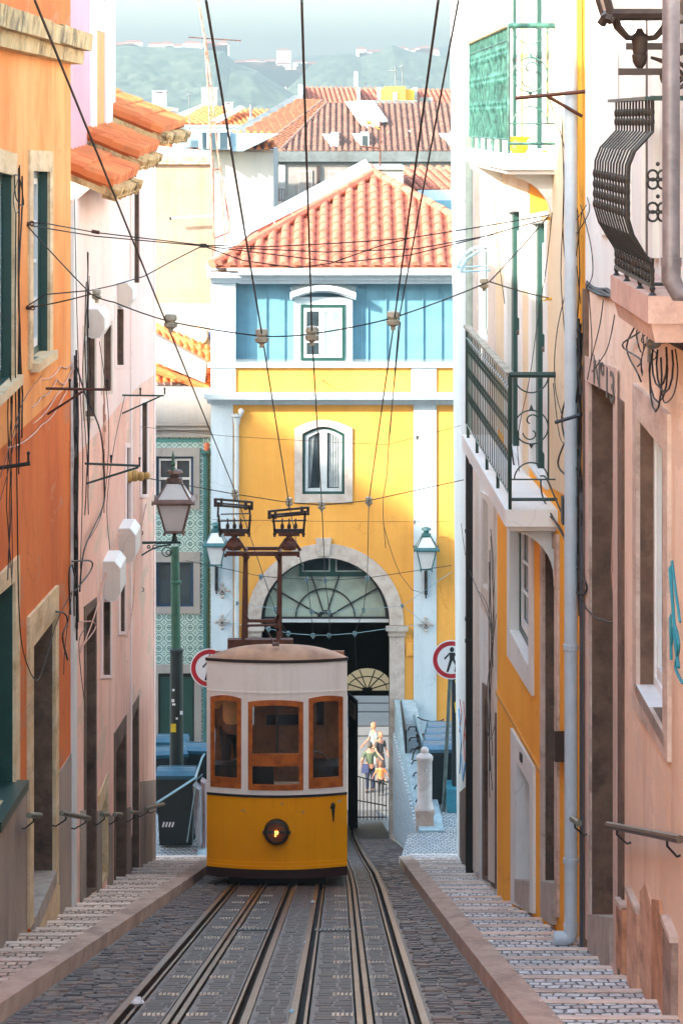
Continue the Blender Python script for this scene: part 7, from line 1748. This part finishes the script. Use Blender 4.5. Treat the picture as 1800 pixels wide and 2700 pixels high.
# round no-pedestrian signs
def ped_sign(px, py, D, lab, pole=None):
    c = P(px, py, D); t = thing('road_sign', lab, 'road sign', c, 'round no-pedestrian signs'); s_ = D/7200
    def disc(mb, r, y, n=40): 
        mb.prism([(c.x+r*s_*math.cos(2*math.pi*k/n), c.y+y, c.z+r*s_*math.sin(2*math.pi*k/n)) for k in range(n)], (0, .006, 0))
    m = MB(); disc(m, 52, 0); m.build('plate', M['white_paint'], t)
    m = MB(); n = 40
    for k in range(n):
        a, b = 2*math.pi*k/n, 2*math.pi*(k+1)/n
        q = [(c.x+r*s_*math.cos(x), c.y-.004, c.z+r*s_*math.sin(x)) for r, x in ((49,a),(49,b),(37.5,b),(37.5,a))]; m.prism(q, (0,.003,0))
    m.build('red_ring', simple('sign_red', S(176,24,40), .45), t)
    m = MB(); Q_ = lambda x, z: (c.x+x*s_, c.y-.005, c.z+z*s_)
    hd = [Q_(1+6*math.cos(a*.63), 27+7*math.sin(a*.63)) for a in range(10)]; m.prism(hd, (0,.002,0))
    for pl_ in ([(-6,19),(8,19),(8,0),(-5,0)], [(-6,19),(-6,13),(-17,0),(-20,4)], [(8,19),(20,3),(17,0),(8,12)], [(-5,1),(3,1),(-8,-32),(-14,-32)], [(1,1),(8,1),(17,-14),(13,-32),(7,-32),(10,-15)]): m.prism([Q_(*p) for p in pl_], (0,.002,0))
    m.build('walking_figure', M['black_iron'], t)
    m = MB(); m.tube([c+Vector((0,.06,.2)), P(*pole)] if pole else [c+Vector((0,.03,.3)), Vector((c.x, c.y+.03, ZC))], .035, 8); pl_ = m.build('pole', simple('grey_green_post', S(96,112,110), .5, .2, .2), t)
    return t
ped_sign(1190, 1740, 49.9, 'round red-ringed no-pedestrian sign on a leaning post, right of the arch', (1167, 2176, 50.35))
ped_sign(553, 1762, 48.5, 'round red-ringed no-pedestrian sign half hidden behind the tram roof')

# wheeled bins
def wbin(lab, x, D, zg, w_=.62, h=1.08, rz=0., lidc=S(26,84,106), stripes=False):
    zg = ZC - (max(0, D-49.6)*.145 if x < 0 else max(0, D-50.4)*.099)
    t = thing('wheeled_bin', lab, 'bin', (x, D, zg), 'wheeled bins at the foot of the street'); t.rotation_euler = (0,0,rz); a, b = w_*.42, w_*.5; d0, d1 = .30, .38
    m = MB(); m.hexa([(-a,-d0,.04),(a,-d0,.04),(a,d0,.04),(-a,d0,.04)], [(-b,-d1,h),(b,-d1,h),(b,d1,h),(-b,d1,h)]); m.hexa([(-b-.02,-d1-.02,h-.05),(b+.02,-d1-.02,h-.05),(b+.02,d1+.02,h-.05),(-b-.02,d1+.02,h-.05)], [(-b-.02,-d1-.02,h),(b+.02,-d1-.02,h),(b+.02,d1+.02,h),(-b-.02,d1+.02,h)])
    m.build('bin_body', M['binb'], t, local=True)
    m = MB(); n = 6
    for i in range(n):
        y0, y1 = lerp(-d1-.03, d1+.03, i/n), lerp(-d1-.03, d1+.03, (i+1)/n); z0, z1 = h+.02+.12*math.sin(math.pi*min(1, .12+i/n)), h+.02+.12*math.sin(math.pi*min(1, .12+(i+1)/n))
        m.hexa([(-b-.02,y0,h+.002),(b+.02,y0,h+.002),(b+.02,y1,h+.002),(-b-.02,y1,h+.002)], [(-b,y0,z0),(b,y0,z0),(b,y1,z1),(-b,y1,z1)])
    m.tube([(-b,d1+.06,h+.03), (b,d1+.06,h+.03)], .018, 6); lid = m.build('lid', simple('bin_lid', lidc, .35, var=.15), t, local=True)
    for s_ in (-1, 1): m = MB(); m.tube([(s_*(a-.03),d0+.02,.1), (s_*(a+.03),d0+.02,.1)], .1, 12); m.build('wheel', M['black_iron'], t, local=True)
    if stripes:
        m = MB()
        for k in range(4): xx = -.24+.055*k; m.add([(xx,-d0-.035,.37),(xx+.03,-d0-.035,.37),(xx+.055,-d0-.04,.46),(xx+.025,-d0-.04,.46)], [(0,1,2,3)])
        m.build('reflective_stripes', M['white_paint'], t, local=True)
    return t
M['binb'] = simple('bin_green_black', S(20,36,40), .5, var=.12)
wbin('front green-black wheeled bin with teal lid, between the pink wall and the tram', fx(466,48.1), 48.1, ZC, .68, 1.22, stripes=True)
wbin('wheeled bin with teal lid behind the lamp post, left side', fx(442,51), 51.2, ZC, .62, 1.1, R(12)); wbin('wheeled bin with teal lid just left of the tram, behind the leaning boards', fx(524,51.5), 51.8, ZC, .62, 1.12, R(-8)); wbin('rearmost wheeled bin against the tiled building', fx(455,54), 54.0, ZC, .6, 1.1)
wbin('nearest of the row of blue-lidded bins right of the stone bollard', fx(1160,51), 51.4, ZC, .62, 1.02, lidc=S(72,116,138)); wbin('second blue-lidded bin of the row right of the stone bollard', fx(1163,52.4), 52.4, ZC, .62, 1.02, lidc=S(72,116,138))
wbin('third blue-lidded bin of the row right of the stone bollard', fx(1165,53.4), 53.4, ZC, .62, 1.02, lidc=S(72,116,138)); wbin('farthest blue-lidded bin of the row right of the stone bollard', fx(1168,54.4), 54.4, ZC, .62, 1.02, lidc=S(72,116,138))
# boards and rope rail beside the left bins
bd = thing('leaning_boards', 'grey boards leaning between the wheeled bin and the tram', 'boards', (fx(518,47.6), 47.6, ZC)); m = MB(); m.prism([P(508,2072,47.5), P(526,2085,47.5), P(527,2235,47.3), P(514,2200,47.6)], (.03,.35,0)); m.build('board', simple('grey_board', S(130,130,136), .7, var=.15), bd); m = MB(); m.prism([P(528,2060,47.8), P(540,2068,47.8), P(541,2236,47.6), P(530,2236,47.6)], (.02,.3,0)); m.build('board', simple('rosy_board', S(150,130,132), .7, var=.15), bd)
rr = thing('guard_rail', 'pale blue tube rail rising from the pink corner to the tram side', 'guard rail', P(415, 2117, 46.6)); M['paletube'] = simple('pale_blue_tube', S(130,165,178), .35, .3, .1)
m = MB(); m.tube([P(412,2119,46.2), P(515,2052,47.0), P(522,2030,47.5), P(533,1998,50), P(545,1980,53)], .02, 8); m.build('rail', M['paletube'], rr); m = MB(); m.tube([P(534,2042,47.2), P(518,2056,47.2), P(493,2222,47.0)], .012, 6); m.build('post', M['paletube'], rr)
# stone bollard
Db = 49.3; bo = thing('stone_bollard', 'carved pale stone bollard with a ball top on a square plinth', 'bollard', (fx(1120,Db), Db, ZC)); x = fx(1119, Db); bs_m = stone('bollard_stone', S(206,198,196), S(186,170,164), (.18,.12,.09,1), .35, 5)
zt_ = lambda py: fz(py, Db) - ZC
m = MB(); m.lathe((x, Db, ZC+zt_(2133)), [(.165,0),(.165,.03),(.15,.06),(.15,.10),(.135,.12),(.135,zt_(2008)-zt_(2133)),(.15,zt_(2004)-zt_(2133)),(.155,zt_(1996)-zt_(2133)),(.12,zt_(1990)-zt_(2133)),(.06,zt_(1985)-zt_(2133))], 20); m.sphere((x, Db, ZC+zt_(1980)), .075, 16); m.build('shaft', bs_m, bo, smooth=True)
m = MB(); m.cbox((x, Db, ZC+zt_(2133)/2-.03), .32, .32, zt_(2133)+.06); m.cbox((x, Db, ZC+zt_(2133)-.04), .345, .345, .07); m.build('plinth', stone('rusty_plinth', S(190,176,168), S(180,140,116), (.2,.1,.05,1), .5, 4), bo)
m = MB(); m.cbox((x+.02, Db-.14, ZC+zt_(2045)), .07, .012, .16); m.sphere((x+.02, Db-.14, ZC+zt_(2028)), .025, 8); m.build('carving', bs_m, bo)
# trench retaining walls with slatted facing
def trench(xf, y0, y1, sgn, lab):
    t = thing('retaining_wall', lab, 'retaining wall', (xf(y0), y0, ZC)); m = MB(); n = 8
    for i in range(n):
        a, b = lerp(y0, y1, i/n), lerp(y0, y1, (i+1)/n); xa, xb = xf(a)+sgn*.01, xf(b)+sgn*.01
        m.hexa([(xa,a,gz(a)-.4),(xa+sgn*.45,a,gz(a)-.4),(xb+sgn*.45,b,gz(b)-.4),(xb,b,gz(b)-.4)], [(xa,a,ZC+.03),(xa+sgn*.45,a,ZC+.03),(xb+sgn*.45,b,ZC+.03),(xb,b,ZC+.03)])
    m.build('wall', stone('blue_grey_stone', S(170,190,196), S(140,162,170), (.08,.1,.11,1), .5, 4), t)
    m = MB(); y = y0+.05; k = 0
    while y < y1:
        x = xf(y); lo = gz(y)+.05; hi = ZC-.04-(y-y0)*.06
        segs_ = max(1, int((hi-lo)/.42)); 
        for q in range(segs_):
            z0 = lo + (hi-lo)*q/segs_ + .03*((k+q) % 3); z1 = lo + (hi-lo)*(q+1)/segs_ - .02 + .03*((k+q) % 3)
            m.hexa([(x-sgn*.03,y,z0),(x+sgn*.02,y,z0),(xf(y+.12)+sgn*.02,y+.12,z0),(xf(y+.12)-sgn*.03,y+.12,z0)], [(x-sgn*.03,y,z1),(x+sgn*.02,y,z1),(xf(y+.12)+sgn*.02,y+.12,z1),(xf(y+.12)-sgn*.03,y+.12,z1)])
        y += .23; k += 1
    m.build('slatted_facing', simple('pale_slats', S(190,200,206), .5, var=.1), t); return t
trench(lambda D: pw(D, [(48,1.40),(60,1.15)]), 48.85, 59.9, 1, 'slatted retaining wall of the track trench, right side, below the bollard')
trench(lambda D: -2.04, 46.65, 61.9, -1, 'retaining wall of the track trench hidden behind the tram, left side')
m = MB(); t = thing('trench_railing', 'black pointed metal railing panels on the trench ledge right of the arch', 'railing', (1.5, 51, ZC))
m.prism([(1.56,51,ZC+.02),(1.56,51,ZC+1.0),(1.56,60,ZC-.22),(1.56,60,ZC-.35)], (.03,0,0)); m.build('panel', M['black_iron'], t); m = MB(); m.prism([(1.28,54.8,ZC+.03),(1.28,54.8,ZC+.5),(1.28,59.9,ZC+.02),(1.28,59.9,ZC-.1)], (.03,0,0)); m.build('panel', M['black_iron'], t)
m = MB(); m.tube([(1.56,51,ZC+1.0),(1.56,60,ZC-.2)], .03, 6); m.build('handrail', M['paletube'], t)
t = thing('trench_hooks', 'row of bent iron hooks on the stone ledge above the track', 'hooks', (1.45, 52, ZC)); 
for i in range(7): y = 50.8+1.0*i; m = MB(); m.tube([(1.55,y,ZC+.03),(1.55,y,ZC+.12),(1.42,y,ZC+.12),(1.38,y,ZC+.05)], .016, 5); m.build('hook', M['black_iron'], t)
m = MB(); t = thing('notice_pillar', 'dark pillar with yellow stickers on a teal block, behind the sign post', 'pillar', P(1205, 2100, 50.4)); m.box(fx(1192,50.4), fx(1216,50.4), 50.4, 50.8, fz(2080,50.4), fz(1785,50.4)); pl_ = m.build('pillar', M['binb'], t); m = MB(); m.box(fx(1178,50.3), fx(1225,50.3), 50.2, 50.9, ZC, fz(2078,50.3)); m.build('block', simple('teal_block', S(50,130,150), .6), t)
m = MB(); m.prism([P(1197,1855,50.38), P(1205,1845,50.38), P(1207,1880,50.38), P(1200,1880,50.38)], (0,.01,0)); m.prism([P(1198,1795,50.38), P(1206,1792,50.38), P(1204,1815,50.38)], (0,.01,0)); m.build('sticker', simple('yellow_sticker_b', S(226,200,40), .5), pl_)
bi = thing('bicycle', 'bicycle parked by the trench railing, only its handlebars showing above the bins', 'bicycle', (fx(1120,55), 55, ZC-.455)); bi.rotation_euler = (0,0,R(70))
for x in (-.52, .52): m = MB(); m.torus((x,0,.34), .33, .018, 'y', 24); [m.tube([(x,0,.34),(x+.32*math.cos(a),0,.34+.32*math.sin(a))], .003, 3) for a in (0,.8,1.6,2.4,3.2,4,4.8,5.6)]; m.build('bicycle_wheel', M['black_iron'], bi, local=True)
m = MB(); m.tube([(-.52,0,.34),(-.1,0,.32),(-.22,0,.82),(-.52,0,.34)], .016, 6); m.tube([(-.1,0,.32),(.38,0,.8)], .018, 6); m.tube([(-.2,0,.76),(.36,0,.84),(.40,0,.98)], .016, 6); m.tube([(.52,0,.34),(.36,0,.84)], .016, 6); m.build('frame', M['teal_iron'], bi, local=True)
m = MB(); m.tube([(.36,-.28,1.08),(.42,-.2,1.02),(.40,0,1.0),(.42,.2,1.02),(.36,.28,1.08)], .014, 6); m.build('handlebar', M['black_iron'], bi, local=True); m = MB(); m.hexa([(-.36,-.07,.84),(-.1,-.03,.84),(-.1,.03,.84),(-.36,.07,.84)], [(-.36,-.07,.9),(-.1,-.03,.87),(-.1,.03,.87),(-.36,.07,.9)]); m.build('saddle', M['black_iron'], bi, local=True)
# barrier in the far doorway
t = thing('barrier', 'dark iron barrier standing in the far doorway of the passage', 'barrier', (fx(975,78), 78, gz(78))); m = MB(); zt2 = fz(2046, 78); zb2 = fz(2155, 78)
for i in range(9): x = lerp(fx(938,78), fx(1018,78), i/8); m.tube([(x,78,gz(78)),(x,78,zt2-.03*i)], .014, 5)
m.tube([(fx(938,78),78,zt2),(fx(1018,78),78,zt2-.25)], .018, 5); m.tube([(fx(938,78),78,fz(2110,78)),(fx(1018,78),78,fz(2125,78))], .018, 5); m.tube([(fx(938,78),78,zb2),(fx(1018,78),78,zb2)], .018, 5); m.build('bars', M['black_iron'], t)
# antenna mast and aerials
ms = thing('antenna_mast', 'tall rusty guyed antenna mast rising above the cream wall into the sky', 'antenna mast', P(566, 700, 66)); D_ = 66; Lm = lambda px, py, d=0: P(px, py, D_+d)
MW = simple('faded_mast_paint', S(190,150,130), .6, .2, .25, 5, c2=S(130,70,50))
m = MB(); m.tube([Lm(519,-20), Lm(541,110), Lm(551,270), Lm(560,470), Lm(566,720)], .028, 6); m.tube([Lm(541,90,.3), Lm(556,215,.3), Lm(574,400,.3), Lm(590,500,.3), Lm(605,590,.3), Lm(603,612,.3), Lm(566,628)], .02, 5); m.tube([Lm(578,440,.5), Lm(589,560,.5), Lm(594,650,.5)], .016, 5)
for y0, a, b in ((445, 562, 578), (320, 554, 565), (225, 547, 557), (150, 543, 549)): m.tube([Lm(a, y0), Lm(b, y0, .3)], .016, 4)
m.build('mast', MW, ms)
def yagi(name, lab, cx0, cy0, cx1, cy1, D, n, el, mast=None, r=.012):
    t = thing(name, lab, 'aerial', P(cx0, cy0, D), 'television aerials on the roofs'); m = MB(); a, b = P(cx0, cy0, D), P(cx1, cy1, D); m.tube([a, b], r, 5)
    for i in range(n): p = a.lerp(b, i/(n-1)); m.tube([p+Vector((0,-.18,-el*.3)), p+Vector((0,.18,el*.3))], r*.6, 4)
    if mast: m.tube([P(*mast[0], D), P(*mast[1], D)], r*1.1, 5)
    m.build('aerial', M['rust'] if D < 100 else M['oldcorn'], t)
yagi('tv_aerial', 'long television aerial fixed across the tall mast', 498, 97, 634, 106, 66, 12, .1)
m = None
yagi('tv_aerial', 'thin aerial above the ochre rooftop block, left one', 1024, 186, 1046, 186, 148, 4, .2, ((1042,172),(1043,232)), .03)
yagi('tv_aerial', 'thin aerial above the ochre rooftop block, right one', 1050, 176, 1062, 174, 148, 4, .2, ((1060,170),(1062,232)), .03)
yagi('tv_aerial', 'small aerial between the white chimneys on the left', 488, 248, 503, 248, 110, 4, .2, ((499,248),(500,340)), .018)
yagi('tv_aerial', 'white aerial mast with yellow tips in front of the worn roof', 950, 385, 1002, 390, 80, 5, .1, ((1002,318),(1002,470)), .022)
t = thing('dish', 'small orange feed dish on the aerial mast in front of the skylight', 'dish', P(975, 320, 80)); m = MB(); m.lathe(P(972, 322, 80), [(.01,-.05),(.10,0),(.06,.06),(.01,.07)], 8); m.tube([P(975,322,80), P(1000,340,80)], .014, 5); m.build('dish', simple('orange_dish', S(230,170,60), .5), t)
pl9 = thing('white_mast', 'distant white mast in front of the hazy hill', 'mast', P(938, 232, 190)); m = MB(); m.tube([P(938,235,190), P(938,188,190)], .14, 8); m.build('mast', M['white_paint'], pl9)
# folding clothes rack
ck = thing('clothes_rack', 'pale blue folding clothes rack projecting over the street above the lower balcony', 'clothes rack', P(1290, 690, 35.6)); m = MB()
for dy, o_ in ((0, 0), (-1.2, 10)):
    m.tube([P(1288+o_, 648+o_, 35.6+dy), P(1250+o_, 652+o_, 35.6+dy), P(1220+o_, 672+o_, 35.6+dy), P(1204+o_, 705+o_, 35.6+dy)], .02, 6)
for k in range(5): m.tube([P(1208+k*16, 712, 35.6), P(1216+k*16, 722, 34.4)], .006, 4)
m.tube([P(1204,705,35.6), P(1288,700,35.6)], .012, 5); m.tube([P(1214,716,34.4), P(1292,712,34.4)], .012, 5); m.build('rack', simple('pale_blue_plastic', S(150,196,216), .4), ck)
# litter and graffiti
def litter(px, py, lab, s_=.05, c=S(214,220,224)):
    D = F*1.87/(py-1990); x = fx(px, D); t = thing('litter', lab, 'litter', (x, D, gz(D)+.02), 'scraps of litter on the tracks'); m = MB(); rn = random.Random(px)
    m.lathe((0,0,0), [(s_*.5,0),(s_,s_*.5),(s_*.8,s_*1.0),(s_*.3,s_*1.4)], 7); m.v = [(a+rn.uniform(-.3,.3)*s_, b+rn.uniform(-.3,.3)*s_, c_+rn.uniform(-.1,.2)*s_) for a, b, c_ in m.v]; m.build('crumpled_paper', simple('paper_%d' % px, c, .8), t, local=True)
litter(362, 2660, 'crumpled white paper lying beside the left rail near the bottom', .045); litter(824, 2388, 'small white scrap in the slot of the right track', .03); litter(768, 2680, 'tiny bluish scrap near the bottom of the middle rails', .02, S(150,190,210)); litter(804, 2495, 'small scrap halfway down the middle rails', .018)
m = MB(); rn = random.Random(4)
for l, w_ in (([(1757,1390),(1762,1500),(1768,1640),(1770,1740)],.012),([(1764,1450),(1775,1600),(1782,1700),(1790,1760)],.016),([(1772,1480),(1782,1560),(1793,1640)],.012),([(1770,1700),(1778,1650),(1790,1700),(1782,1760),(1798,1800)],.014)):
    m.tube([RC.px(x, y, .006) for x, y in smooth2(l)], w_, 4)
m.build('graffiti', simple('teal_spray_paint', S(40,140,160), .7), pe)

# ------------------------------------------------------------------ the air: one closed box round the scene, ground included
m = MB(); m.box(-1000, 640, -50, 6900, -29, 208)
hz = m.build('haze', None); hz.data.materials.clear()
hm = bpy.data.materials.new('haze'); hm.use_nodes = True; hn = hm.node_tree; hn.nodes.clear()
out = hn.nodes.new('ShaderNodeOutputMaterial'); pv = hn.nodes.new('ShaderNodeVolumePrincipled')
pv.inputs['Color'].default_value = (.262, .322, .35, 1); pv.inputs['Density'].default_value = .0006; pv.inputs['Anisotropy'].default_value = .2
hn.links.new(pv.outputs[0], out.inputs['Volume']); hz.data.materials.append(hm); hz['kind'] = 'stuff'
